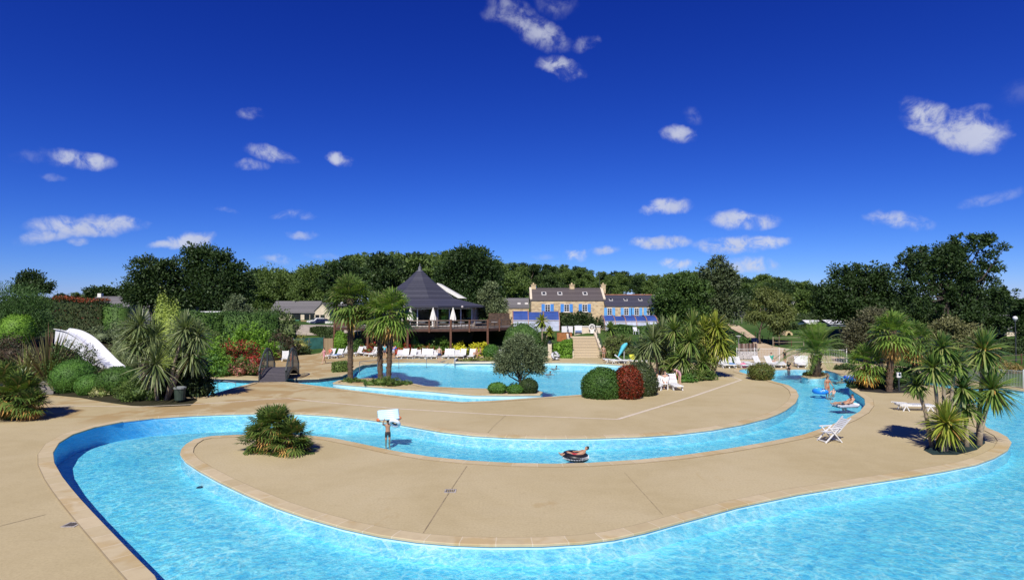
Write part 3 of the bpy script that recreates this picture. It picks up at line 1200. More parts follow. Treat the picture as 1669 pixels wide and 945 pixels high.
for px in (996, 1020, 1044):
    yy = 1.7
    xx = xpx(px, 88) - L.x
    zz = ze_ + (zr_ - ze_) * yy / 3.5 + 0.17
    Mx = Matrix.Rotation(math.atan((zr_ - ze_) / 3.5), 3, 'X')
    MB().box((xx, yy, zz), (0.55, 0.7, 0.12), m=Mx).build('skylight', plain('skylight_frame', (0.55, 0.53, 0.5)), roof)
    MB().box((xx, yy, zz + .08), (0.4, 0.5, 0.03), m=Mx).build('skylight_pane', GLASS_D, roof)

# ---- low annex left of the farmhouse ---------------------------------
AN = thing('stone_annex', 'low stone annex with worn grey slate roof, left of the tall farmhouse', 'outbuilding', (xpx(845, 92), 92, H(xpx(845, 92), 92) - 0.6))
L = AN.location
roof = gable_house(AN, xpx(820, 92) - L.x, xpx(865, 92) - L.x - .3, 0, 6, 0, zpx(502, 92) - L.z, zpx(487, 95) - L.z, STONE, SLATE_W, 0.1)
for px in (846, 858):
    yy = 1.2
    Mx = Matrix.Rotation(math.atan((zpx(487, 95) - zpx(502, 92)) / 3), 3, 'X')
    MB().box((xpx(px, 93) - L.x, yy, zpx(502, 92) - L.z + .68), (0.5, 0.6, 0.12), m=Mx).build('skylight', plain('skylight_frame', (0.55, 0.53, 0.5)), roof)


# ---- pool enclosures --------------------------------------------------
def enclosure(label, pxl, pxr, D, pyt, pyb, nseg, depth, open_from=None):
    x0, x1 = xpx(pxl, D), xpx(pxr, D)
    zb_ = zpx(pyb, D)
    t = thing('pool_enclosure', label, 'pool enclosure', ((x0 + x1) / 2, D, zb_ - 0.5))
    hz_ = zpx(pyt, D + depth * .5) - t.location.z
    prof = []
    for k in range(13):
        a = PI * k / 12
        prof.append((-math.cos(a) * depth / 2 + depth / 2, (abs(math.sin(a)) ** 0.7) * hz_))
    mw = (x1 - x0)
    BLUEP = plain('blue_polycarbonate', (0.045, 0.085, 0.27), 0.18, 0.18, 0.6, spec=0.7)
    CLEARP = plain('clear_polycarbonate', (0.42, 0.45, 0.52), 0.12, 0.25, 0.8, spec=0.7)
    for s in range(nseg):
        a0, a1 = -mw / 2 + mw * s / nseg, -mw / 2 + mw * (s + 1) / nseg
        sc = 1 - 0.035 * (s % 2)
        up, lo, lo2 = MB(), MB(), MB()
        for k in range(12):
            q = [(a0 + .03, prof[k][0], prof[k][1] * sc), (a1 - .03, prof[k][0], prof[k][1] * sc), (a1 - .03, prof[k + 1][0], prof[k + 1][1] * sc), (a0 + .03, prof[k + 1][0], prof[k + 1][1] * sc)]
            (up if 1 < k < 10 else lo if k <= 1 else lo2).add(q, [(0, 1, 2, 3)])
        up.build('vault_panel', BLUEP, t, smooth=True)
        lo.build('side_panel', CLEARP, t)
        lo2.build('side_panel', CLEARP, t)
        rb = MB()
        for xx in ([a0] if s else [a0]) + ([a1] if s == nseg - 1 else []):
            rb.tube([(xx, p[0], p[1] + .02) for p in prof], 0.075, 5)
        rb.build('rib', plain('brown_rib', (0.30, 0.16, 0.13), 0.5), t)
    m_ = MB()
    k = 2
    m_.bar((-mw / 2, prof[k][0] - .04, prof[k][1]), (mw / 2, prof[k][0] - .04, prof[k][1]), 0.1)
    m_.bar((-mw / 2, -.05, 0.06), (mw / 2, -.05, 0.06), 0.12)
    m_.build('rail', plain('pale_rail', (0.55, 0.5, 0.46), 0.5), t)
    for xx in (-mw / 2 + 0.02, mw / 2 - 0.02):
        m_ = MB()
        m_.add([(xx, p[0], p[1] * .98) for p in prof], [tuple(range(13))])
        m_.build('end_panel', CLEARP, t)
    return t


enclosure('blue vaulted pool enclosure standing in front of the left half of the farmhouse', 836, 912, 80, 507, 540, 3, 5.0)
enclosure('blue vaulted pool enclosure standing in front of the low slate wing', 986, 1073, 79, 514, 533, 5, 5.5)

# ---- restaurant pavilion ---------------------------------------------
PC = Vector((xpx(684, 83), 83, 0))
PV = thing('round_restaurant_pavilion', 'round glazed restaurant pavilion with pointed dark slate roof', 'restaurant', (PC.x, PC.y, 2.0))
FZ = 3.35 - 2.0
ZE = zpx(498.5, 74.2) - 2.0
ZS = zpx(484.5, 77.5) - 2.0
ZA = zpx(440.5, 83) - 2.0
N8 = 8


def ngon(r, n=N8, off=0.5):
    return [(r * math.sin(2 * PI * (k + off) / n), -r * math.cos(2 * PI * (k + off) / n)) for k in range(n)]


lo_r = MB()
o1, o2 = ngon(9.9), ngon(5.0)
for k in range(N8):
    j = (k + 1) % N8
    lo_r.add([(*o1[k], ZE), (*o1[j], ZE), (*o2[j], ZS), (*o2[k], ZS), (*o1[k], ZE - .22), (*o1[j], ZE - .22), (o1[j][0] * .86, o1[j][1] * .86, ZE - .2), (o1[k][0] * .86, o1[k][1] * .86, ZE - .2)],
             [(0, 1, 2, 3), (4, 5, 1, 0), (7, 6, 5, 4)])
LRF = lo_r.build('lower_roof', SLATE, PV)
up_r = MB()
o3 = ngon(5.75)
rings = [(5.2, ZS - .02), (3.9, ZS + (ZA - ZS) * .25), (1.95, ZS + (ZA - ZS) * .62), (0.35, ZA)]
for (ra, za), (rb, zb2) in zip(rings[:-1], rings[1:]):
    pa, pb = ngon(ra), ngon(rb)
    for k in range(N8):
        j = (k + 1) % N8
        up_r.add([(*pa[k], za), (*pa[j], za), (*pb[j], zb2), (*pb[k], zb2)], [(0, 1, 2, 3)])
UPR = up_r.build('spire_roof', SLATE, PV)
MB().lathe([(0.48, 0), (0.46, 0.2), (0.26, 0.24), (0.22, 0.62), (0.28, 0.66), (0.06, 0.8), (0.03, 1.25), (0, 1.25)], 10, (0, 0, ZA - .25)).build('finial', plain('lead_finial', (0.17, 0.17, 0.18), 0.5), UPR)
# white gable slab of the wing behind
m_ = MB()
a = at(713, 461, 84) - PV.location
b = at(757, 486, 84) - PV.location
m_.add([(a.x, a.y, a.z), (b.x, b.y, b.z), (b.x - .9, b.y, b.z), (a.x - 0.3, a.y, a.z - .35), (a.x, a.y + 5, a.z), (b.x, b.y + 5, b.z), (b.x - .9, b.y + 5, b.z), (a.x - .3, a.y + 5, a.z - .35)],
       [(0, 1, 2, 3), (4, 5, 6, 7), (0, 1, 5, 4), (3, 2, 6, 7), (1, 2, 6, 5), (0, 3, 7, 4)])
m_.build('white_gable', WPAINT, PV)
# low flat-roofed wing behind, left, that the palms half hide
m_ = MB()
x0, x1 = xpx(548, 86) - PV.location.x, xpx(650, 86) - PV.location.x
m_.box(((x0 + x1) / 2, 5, (FZ + ZE) / 2 - .4), (x1 - x0, 5, ZE - FZ + .8))
m_.build('rear_wing', BROWNWOOD, PV)
m_ = MB()
m_.box(((x0 + x1) / 2, 5, ZE + .12), (x1 - x0 + .6, 5.6, 0.25))
m_.build('rear_wing_roof', SLATE_W, PV)
w1 = ngon(8.55)
floorm = MB()
floorm.prism(w1, FZ - .3, FZ + .02)
floorm.build('floor', DECKWOOD, PV)
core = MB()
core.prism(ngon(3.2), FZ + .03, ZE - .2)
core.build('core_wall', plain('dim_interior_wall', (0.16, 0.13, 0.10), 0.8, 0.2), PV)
MB().prism(ngon(8.2), FZ - 2.2, FZ - .32).build('underfloor_shade_wall', plain('underfloor_shade', (0.045, 0.04, 0.035), 0.9, 0.3), PV)  # wall coloured near black for the shade under the terrace
for k in range(N8):
    j = (k + 1) % N8
    A, B = Vector((*w1[k], 0)), Vector((*w1[j], 0))
    mid = (A + B) / 2
    d = (B - A).normalized()
    ang = math.atan2(d.y, d.x)
    MB().box((A.x, A.y, (FZ + ZE) / 2), (0.42, 0.42, ZE - FZ), ang).build('pier', plain('grey_brown_pier', (0.28, 0.23, 0.19), 0.8, 0.15), PV)
    ln = (B - A).length - 0.6
    fr = MB()
    h0, h1 = FZ + .05, ZE - .28
    for zz in (h0 + .06, h1 - .06):
        fr.box((mid.x, mid.y, zz), (ln, 0.1, 0.14), ang)
    for q in range(4):
        p = mid + d * (-ln / 2 + 0.06 + (ln - .12) * q / 3)
        fr.box((p.x, p.y, (h0 + h1) / 2), (0.14, 0.12, h1 - h0 - .24), ang)
    p = mid
    fr.box((p.x, p.y, h0 + .75), (ln - .2, 0.06, 0.05), ang)
    fo = fr.build('window', WPAINT, PV)
    if k % 2 == 0 or True:
        gm, gt, gb = (new_mat('pavilion_glass') if k == 0 else (bpy.data.materials['pavilion_glass'], None, None))
        if k == 0:
            gt.n.remove(gb)
            tr = gt.new('ShaderNodeBsdfTransparent')
            tr.inputs['Color'].default_value = (0.72, 0.80, 0.80, 1)
            gl = gt.new('ShaderNodeBsdfGlossy')
            gl.inputs['Roughness'].default_value = 0.03
            fn = gt.new('ShaderNodeFresnel')
            fn.inputs['IOR'].default_value = 1.5
            mxs = gt.new('ShaderNodeMixShader')
            gt.link(fn.outputs[0], mxs.inputs[0])
            gt.link(tr.outputs[0], mxs.inputs[1])
            gt.link(gl.outputs[0], mxs.inputs[2])
            gt.link(mxs.outputs[0], gt.n['Material Output'].inputs[0])
        PG = gm
    MB().box((mid.x, mid.y, (h0 + h1) / 2), (ln - .1, 0.02, h1 - h0 - .1), ang).build('pane', PG, fo)
for q in range(7):
    a = -1.25 + q * 0.4
    MB().ball((9.78 * math.sin(a), -9.78 * math.cos(a) + .1, ZE - .12), 0.16, 8, 5).build('eaves_lamp', plain('pale_rail', (0.55, 0.5, 0.46)), PV) if q % 2 else None

# ---- wooden terrace ---------------------------------------------------
TD = thing('wooden_terrace', 'raised brown timber terrace on posts around the restaurant pavilion', 'terrace', (xpx(690, 71), 71, 0))
TL = TD.location
zf = 3.30
edge_px = [(546, 76.5), (600, 72.5), (665, 70.6), (735, 70.6), (795, 72.3), (832, 76.0)]
ed = [Vector((xpx(p, D), D, 0)) for p, D in edge_px]
poly = [(p.x - TL.x, p.y - TL.y) for p in ed] + [(ed[-1].x - TL.x + .4, 15), (ed[0].x - TL.x, 15)]
MB().prism(poly, zf - .12, zf).build('floor_boards', DECKWOOD, TD)
fa = MB()
rl = MB()
for a, b in zip(ed[:-1], ed[1:]):
    a2, b2 = a - TL, b - TL
    fa.bar((a2.x, a2.y - .06, zf - .16), (b2.x, b2.y - .06, zf - .16), 0.08, 0.30)
    for zz in (1.02, 0.62, 0.3):
        rl.bar((a2.x, a2.y, zf + zz), (b2.x, b2.y, zf + zz), 0.07, 0.11 if zz > 1 else 0.06)
fa.build('fascia_beam', plain('dark_fascia', (.075, .036, .024), .7, .2), TD)
rl.build('railing', plain('greyed_rail_wood', (0.16, 0.11, 0.085), 0.8, 0.2), TD)
for a, b in zip(ed[:-1], ed[1:]):
    n = max(2, int((b - a).length / 2.3))
    for k in range(n):
        p = a.lerp(b, k / n)
        hz0 = H(p.x, p.y)
        q = p - TL
        po = MB()
        if k % 2 == 0:
            po.box((q.x, q.y - .13, (zf + 1.15 + hz0 - .2) / 2), (0.24, 0.24, zf + 1.15 - hz0 + .2))
        else:
            po.box((q.x, q.y - .11, zf + 0.35), (0.20, 0.20, 1.5))
        po.build('post', BROWNWOOD, TD)

# closed parasols, tables and chairs on the terrace
PARA = plain('off_white_canvas', (0.72, 0.69, 0.62), 0.85, 0.08)
for i, (px, D, lab) in enumerate(((669, 72.6, 'closed off-white parasol on the terrace, nearest the palm trees'), (706, 72.2, 'closed off-white parasol in the middle of the terrace'), (738.5, 72.4, 'closed off-white parasol on the terrace, farthest from the palm trees'))):
    if i == 0:
        t = thing('closed_parasol', lab, 'parasol', (xpx(px, D), D, zf), 0, 'closed parasols on the terrace')
        MB().lathe([(0.035, 0), (0.035, 2.5)], 8).build('pole', WPAINT, t)
        cv = MB()
        n = 16
        for (r, z) in ((0.36, 1.02), (0.33, 1.3), (0.2, 1.9), (0.09, 2.35), (0.03, 2.6)):
            for k in range(n):
                rr = r * (1 + (0.18 if k % 2 else -0.12))
                cv.v.append((rr * math.cos(2 * PI * k / n), rr * math.sin(2 * PI * k / n), z))
        for q in range(4):
            for k in range(n):
                cv.f.append((q * n + k, q * n + (k + 1) % n, q * n + n + (k + 1) % n, q * n + n + k))
        cv.build('canopy', PARA, t)
        MB().lathe([(0.3, 0), (0.3, 0.07), (0.06, 0.12), (0, 0.12)], 12).build('base', DARKMETAL, t)
        para0 = t
    else:
        dup(para0, (xpx(px, D), D, zf), 0, lab)


def cafe_table(lab, px, D, first=[None]):
    loc = (xpx(px, D), D, zf)
    if first[0]:
        return dup(first[0], loc, random.uniform(0, 1), lab)
    t = thing('cafe_table', lab, 'table', loc, 0, 'cafe tables on the terrace')
    MB().lathe([(0.45, 0.70), (0.45, 0.74), (0, 0.74)], 16).build('tabletop', plain('pale_tabletop', (0.42, 0.43, 0.44), 0.4), t)
    MB().lathe([(0.26, 0), (0.26, 0.03), (0.035, 0.05), (0.035, 0.7)], 10).build('pedestal', DARKMETAL, t)
    first[0] = t


def cafe_chair(lab, px, D, rz, first=[None]):
    loc = (xpx(px, D), D, zf)
    if first[0]:
        return dup(first[0], loc, rz, lab)
    t = thing('cafe_chair', lab, 'chair', loc, rz, 'cafe chairs on the terrace')
    MB().box((0, 0, 0.45), (0.46, 0.46, 0.04)).build('seat', DARKMETAL, t)
    bk = MB()
    bk.box((0, 0.22, 0.74), (0.46, 0.03, 0.36))
    bk.build('backrest', DARKMETAL, t)
    for sx in (-1, 1):
        for sy in (-1, 1):
            MB().bar((sx * .2, sy * .2, 0), (sx * .2, sy * .2, 0.43 if sy < 0 else 0.9), 0.03).build('leg', DARKMETAL, t)
    first[0] = t


spots = [(617, 'beside the palm trunks'), (645, 'left of the nearest parasol'), (688, 'between the first two parasols'), (722, 'between the middle and right parasols'), (752, 'right of the right parasol'), (780, 'in front of the right corner window'), (806, 'on the open right end')]
for px, w_ in spots:
    Dt = 73.2 if px < 790 else 75.5
    cafe_table('round grey cafe table on the terrace, ' + w_, px, Dt)
    cafe_chair('dark cafe chair on the left of the table ' + w_, px - 9, Dt + .2, PI / 2)
    cafe_chair('dark cafe chair on the right of the table ' + w_, px + 9, Dt + .3, -PI / 2)

# ---- bungalow, cars and wall on the left back ---------------------------
BG = thing('cream_bungalow', 'cream bungalow with worn grey tiled roof beside parked cars', 'bungalow', (xpx(500, 128), 128, 1.6))
L = BG.location
zg = zpx(530, 128) - L.z
ze1, zr1 = zpx(509, 128) - L.z, zpx(491.5, 132) - L.z
roof = gable_house(BG, xpx(440, 128) - L.x, xpx(513, 128) - L.x, 0, 8, zg - .6, ze1, zr1, CREAM, SLATE_W, 0.3)
gable_house(BG, xpx(513.5, 126) - L.x, xpx(545, 126) - L.x - 1.0, -2, 6, zg - .6, zpx(506, 126) - L.z, zpx(494, 126) - L.z, CREAM, SLATE_W, 0.2, 'y', 'gable_wing_wall')
for px, wd, z0, z1, yy, D in ((483, 1.9, 521, 511, -.02, 128), (500.5, 1.1, 522, 512, -.02, 128), (509, 0.9, 522, 512, -.02, 128), (517.5, .8, 521, 513, -2.03, 126), (526, .9, 521, 513, -2.03, 126)):
    win(BG, xpx(px, D) - L.x, yy, zpx(z0, D) - L.z, zpx(z1, D) - L.z, wd, DARKMETAL, GLASS_D, 1, 0)
WW = thing('white_garden_wall', 'long low white wall right of the cream bungalow', 'wall', (xpx(541, 118), 118, 1.8))
L = WW.location
MB().box((0, 0, (zpx(524.5, 118) + zpx(532, 118)) / 2 - L.z - .2), (xpx(553, 118) - xpx(528, 118), 0.3, 1.4)).build('panel', WPAINT, WW)
MB().box((0, 0, zpx(524, 118) - L.z + .03), (xpx(553, 118) - xpx(528, 118) + .1, 0.4, 0.1)).build('coping', WHITE, WW)


def car(label, px, py, D, col, rz, group=None):
    p = at(px, py, D)
    t = thing('parked_car', label, 'car', (p.x, D, p.z), rz, group)
    b = MB()
    L_, W_ = 4.0, 1.65
    side = [(-2, .35), (-2, .78), (-1.75, .88), (-1.0, .95), (-.45, 1.42), (1.0, 1.45), (1.65, 1.0), (2.0, .92), (2.0, .35)]
    n = len(side)
    vs = [(x, -W_ / 2 * (0.86 if z > 1 else 1), z) for x, z in side] + [(x, W_ / 2 * (0.86 if z > 1 else 1), z) for x, z in side]
    b.add(vs, [tuple(range(n)), tuple(range(2 * n - 1, n - 1, -1))] + [(i, (i + 1) % n, n + (i + 1) % n, n + i) for i in range(n)])
    b.build('body', plain('car_paint_' + label.split()[0], col, 0.25, 0.05, spec=0.7), t, bevel=0.05)
    for s in (-1, 1):
        g = MB()
        g.add([(-.85, s * .80, .98), (-.42, s * .735, 1.35), (.95, s * .735, 1.37), (1.45, s * .80, 1.0)], [(0, 1, 2, 3)])
        g.build('side_window', GLASS_D, t)
        for x in (-1.25, 1.25):
            wv_ = MB()
            wv_.tube([(x, s * .72, .32), (x, s * .85, .32)], 0.32, 14)
            wv_.build('wheel', BLACK, t)
    g = MB()
    g.add([(-.99, -.66, .98), (-.99, .66, .98), (-.50, .60, 1.39), (-.50, -.60, 1.39)], [(0, 1, 2, 3)])
    g.build('windscreen', GLASS_D, t)
    for s in (-1, 1):
        MB().box((-2.0, s * .6, .7), (.06, .3, .14)).build('headlight', GLASS_B, t)
    return t


car('white car parked at the gable of the cream bungalow', 517, 529, 121, (0.7, 0.7, 0.7), R(40))
car('dark blue car parked in front of the white car by the bungalow', 523, 531, 118, (0.02, 0.025, 0.05), R(55))
bn = thing('green_storage_bin', 'long green storage bin in front of the cream bungalow', 'storage bin', (xpx(481, 124), 124, zpx(529, 124)))
MB().box((0, 0, .45), (1.9, .8, .8)).build('body', plain('bin_green', (0.06, 0.20, 0.13), 0.6), bn, bevel=.05)
MB().box((0, 0, .92), (2.0, .9, .12)).build('lid', plain('bin_green_lid', (0.08, 0.26, 0.17), 0.6), bn)
fn = thing('low_timber_screen', 'small low tan timber screen in front of the bungalow door', 'screen', (xpx(499, 122), 122, zpx(530, 122)))
for k in range(7):
    MB().box((-0.9 + .3 * k, 0, .5), (.27, .05, 1.0)).build('board', plain('tan_timber', (0.42, 0.28, 0.17), 0.8), fn)

# ---- far roofs ---------------------------------------------------------
FR = thing('grey_roofed_hall', 'long low building with grey slate roof behind the red-tipped hedge', 'building', (xpx(170, 110), 110, 1.5))
L = FR.location
roof = gable_house(FR, xpx(136, 110) - L.x, xpx(206, 110) - L.x, 0, 8, -1, zpx(501, 110) - L.z, zpx(484, 114) - L.z, CREAM, SLATE_W, .3)
MB().box((xpx(139, 110) - L.x, 4, zpx(484, 114) - L.z + .2), (.7, .7, 1.0)).build('chimney', WPAINT, roof)
FR = thing('slate_roofed_cottage', 'small slate-roofed building half hidden under the big dark trees', 'building', (xpx(270, 112), 112, 1.5))
L = FR.location
gable_house(FR, xpx(232, 112) - L.x, xpx(290, 112) - L.x, 0, 8, -1, zpx(503, 112) - L.z, zpx(488, 116) - L.z, plain('dark_grey_wall', (.14, .14, .16), .8), SLATE_W, .3)  # plain dark grey wall colour
FR = thing('white_mobile_home', 'white flat-roofed mobile home behind the long clipped hedge', 'mobile home', (xpx(355, 100), 100, 1.2))
L = FR.location
MB().box((0, 0, (zpx(509, 100) - L.z) / 2), (xpx(372, 100) - xpx(334, 100), 3, zpx(509, 100) - L.z)).build('body', WPAINT, FR)
MB().box((0, 0, zpx(508, 100) - L.z), (xpx(373, 100) - xpx(333, 100), 3.3, .18)).build('roof', WHITE, FR)
FR = thing('slate_cottage', 'pale cottage with steep grey slate roof behind the willow-like tree', 'cottage', (xpx(1290, 150), 150, 3))
L = FR.location
roof = gable_house(FR, xpx(1262, 150) - L.x, xpx(1307, 150) - L.x, 0, 9, 0, zpx(519, 150) - L.z, zpx(497, 154) - L.z, CREAM, SLATE_W, .3)
MB().box((xpx(1307, 150) - L.x, 4.5, zpx(497, 154) - L.z + .3), (.6, .8, 1.6)).build('chimney', WPAINT, roof)
MB().box((xpx(1289, 150) - L.x, -.05, zpx(522, 150) - L.z), (1.0, .1, 1.2)).build('window', GLASS_D, FR)
FR = thing('grey_roofed_cottage', 'grey-roofed cottage glimpsed between pine trunks behind the mobile homes', 'cottage', (xpx(1365, 150), 150, 3))
L = FR.location
gable_house(FR, xpx(1352, 150) - L.x, xpx(1378, 150) - L.x, 0, 8, 0, zpx(522, 150) - L.z, zpx(509, 154) - L.z, CREAM, SLATE_W, .3)
FR = thing('beige_shelter', 'low beige building with dark roof at the top of the sandy path', 'building', (xpx(1208, 128), 128, 3))
L = FR.location
gable_house(FR, xpx(1186, 128) - L.x, xpx(1219, 128) - L.x, 0, 6, -1, zpx(515, 128) - L.z, zpx(508, 131) - L.z, CREAM, SLATE, .4)
MB().box((xpx(1210, 128) - L.x, -.04, zpx(520, 128) - L.z), (.9, .1, 1.4)).build('door', DARKMETAL, FR)
for (lab, pa, pb, D, pt, pbm, wm, dep) in (('white mobile home with dark windows beside the clipped hedge', 1318, 1341, 104, 526, 537, WPAINT, 4), ('grey-walled mobile home with bright white roof under the pines', 1354, 1382, 100, 526, 543, plain('grey_blue_cladding', (0.16, 0.19, 0.23), 0.6), 5)):
    FR = thing('mobile_home', lab, 'mobile home', (xpx((pa + pb) / 2, D), D, H(xpx((pa + pb) / 2, D), D)))
    L = FR.location
    wdt = xpx(pb, D) - xpx(pa, D)
    zt = zpx(pt, D) - L.z
    zb2 = zpx(pbm, D) - L.z
    MB().box((0, dep / 2, (zt + 0.1) / 2), (wdt, dep, zt - .1)).build('body', wm, FR)
    MB().add([(-wdt / 2 - .2, -.2, zt - .25), (wdt / 2 + .2, -.2, zt - .25), (wdt / 2 + .2, dep / 2, zt + .45), (-wdt / 2 - .2, dep / 2, zt + .45), (-wdt / 2 - .2, dep + .2, zt - .2), (wdt / 2 + .2, dep + .2, zt - .2)], [(0, 1, 2, 3), (3, 2, 5, 4)]).build('roof', WHITE, FR)
    for q in (-.28, .1, .3):
        MB().box((q * wdt, -.04, zt * .62), (wdt * .13, .06, zt * .3)).build('window', GLASS_D, FR)
FR = thing('camper_van', 'silver-grey van parked behind the olive-grey bush under the pines', 'van', (xpx(1592, 74), 74, zpx(563, 74)))
b_ = MB()
side = [(-2.2, .3), (-2.25, 1.0), (-1.6, 1.25), (-1.0, 1.9), (2.2, 1.95), (2.25, .3)]
n = len(side)
b_.add([(x, -.9, z) for x, z in side] + [(x, .9, z) for x, z in side], [tuple(range(n)), tuple(range(2 * n - 1, n - 1, -1))] + [(i, (i + 1) % n, n + (i + 1) % n, n + i) for i in range(n)])
b_.build('body', plain('silver_van_paint', (0.30, 0.31, 0.33), 0.3), FR, bevel=.06)
for x0, x1 in ((-1.2, -.3), (-.1, .9), (1.1, 2.0)):
    MB().box(((x0 + x1) / 2, -.92, 1.5), (x1 - x0, .03, .5)).build('side_window', GLASS_D, FR)
for x in (-1.4, 1.4):
    MB().tube([(x, -.93, .33), (x, -.7, .33)], .33, 14).build('wheel', BLACK, FR)
for s in (-.6, .6):
    MB().box((-2.26, s, .8), (.06, .25, .2)).build('headlight', GLASS_B, FR)
FR = thing('rendered_house', 'shaded rendered house beside the pines at the far right edge', 'house', (xpx(1668, 78), 78, H(xpx(1668, 78), 78)))
L = FR.location
roof = gable_house(FR, xpx(1640, 78) - L.x, xpx(1720, 78) - L.x, 0, 8, -1, zpx(536, 78) - L.z, zpx(515, 81) - L.z, CREAM, SLATE_W, .3)
MB().box((xpx(1662, 78) - L.x, -.04, zpx(550, 78) - L.z), (1.0, .1, 1.2)).build('window', GLASS_D, FR)
# small arched stone kennel on the lawn
p = hit(1286, 547)
KN = thing('stone_bread_oven', 'small arched stone oven with a dark mouth on the lawn', 'stone oven', tuple(p))
s = mpp(p)
r0 = 5.2 * s
m_ = MB()
outer = [(r0 * 1.25 * math.cos(PI * k / 10), r0 * 1.5 * math.sin(PI * k / 10)) for k in range(11)]
inner = [(r0 * .62 * math.cos(PI * k / 10), r0 * .95 * math.sin(PI * k / 10)) for k in range(11)]
for k in range(10):
    a, b, c, d = outer[k], outer[k + 1], inner[k + 1], inner[k]
    m_.add([(a[0], 0, a[1]), (b[0], 0, b[1]), (c[0], 0, c[1]), (d[0], 0, d[1]), (a[0], 1.6, a[1]), (b[0], 1.6, b[1]), (c[0], 1.6, c[1]), (d[0], 1.6, d[1])], [(0, 1, 2, 3), (0, 1, 5, 4), (3, 2, 6, 7), (4, 5, 6, 7)])
m_.build('vault', STONE, KN)
m_ = MB()
m_.add([(x, 1.2, z) for x, z in inner], [tuple(range(11))])
m_.build('dark_mouth', plain('near_black_panel', (0.01, 0.01, 0.01), 0.9), KN)  # flat near-black panel set inside the arch

# ---- stairs -------------------------------------------------------------
ST = thing('poolside_stairs', 'broad pale stairs climbing from the pool to the farmhouse', 'stairs', (xpx(955, 68), 68.0, 0))
L = ST.location
sx0, sx1 = xpx(934, 69) - L.x, xpx(978, 69) - L.x
STEPM = mat_rows('pale_step_wood', (0.50, 0.40, 0.26), (0.60, 0.50, 0.35), 1.0, 2, 0.85, 0.02)
ns = 14
zt = zpx(548, 74)
for k in range(ns):
    z1 = zt * (k + 1) / ns
    y0 = 0.5 + 5.2 * k / ns
    MB().box(((sx0 + sx1) / 2, (y0 + 6.6) / 2, z1 - zt / ns * .5), (sx1 - sx0, 6.6 - y0, zt / ns - .035)).build('step', STEPM, ST)
    MB().box(((sx0 + sx1) / 2, (y0 + .06 + 6.6) / 2, z1 - zt / ns - .005), (sx1 - sx0 - .02, 6.6 - y0 - .12, .06)).build('riser_gap', plain('dark_riser', (0.12, 0.09, 0.06), 0.9), ST)
for (xa, xb) in ((sx0 - .34, sx0 - .02), (sx1 + .02, sx1 + .34)):
    m_ = MB()
    m_.add([(xa, 0.2, 0), (xb, 0.2, 0), (xb, 0.2, .75), (xa, 0.2, .75), (xa, 6.6, 0), (xb, 6.6, 0), (xb, 6.6, zt + .55), (xa, 6.6, zt + .55)], [(0, 1, 2, 3), (4, 5, 6, 7), (0, 4, 7, 3), (1, 5, 6, 2), (3, 2, 6, 7), (0, 1, 5, 4)])
    m_.build('side_wall', CREAM, ST)
for xx in (sx0 - .18, sx1 + .18):
    m_ = MB()
    for f in (0, .33, .66, 1):
        y = .4 + 6 * f
        zz = .75 + (zt - .2) * f
        m_.tube([(xx, y, zz - .2), (xx, y, zz + .85)], .03, 6)
    m_.tube([(xx, .4, 1.55), (xx, 6.4, zt + 1.4)], .035, 6)
    m_.build('handrail', DARKMETAL, ST)
# raised planter wall and gate at the head of the stairs
HW = thing('pale_parapet', 'pale parapet wall with cornice at the head of the stairs', 'wall', (xpx(957, 75.5), 75.5, 2.2))
L = HW.location
MB().box((0, 0, .55), (xpx(978, 75.5) - xpx(936, 75.5), .3, 1.3)).build('panel', CREAM, HW)
MB().box((0, -.02, 1.24), (xpx(978, 75.5) - xpx(936, 75.5) + .1, .42, .1)).build('coping', WPAINT, HW)

# ================================================================== vegetation
def unit(v):
    return v / (np.linalg.norm(v, axis=1, keepdims=True) + 1e-9)


def leaf_quads(P, Dr, s, aspect, rng, flatn=None):
    """diamond leaves: centre P, long axis Dr, length s (array), width aspect*s"""
    n = len(P)
    Dr = unit(Dr)
    Rn = unit(rng.normal(size=(n, 3))) if flatn is None else flatn
    W = unit(np.cross(Dr, Rn))
    Nn = np.cross(W, Dr)
    s = np.asarray(s).reshape(-1, 1) * np.ones((n, 1))
    V = np.empty((n, 4, 3))
    V[:, 0] = P - Dr * s * .5
    V[:, 1] = P + W * s * aspect * .5 + Nn * s * .06
    V[:, 2] = P + Dr * s * .5 - Nn * s * .05
    V[:, 3] = P - W * s * aspect * .5 + Nn * s * .06
    return V.reshape(-1, 3)


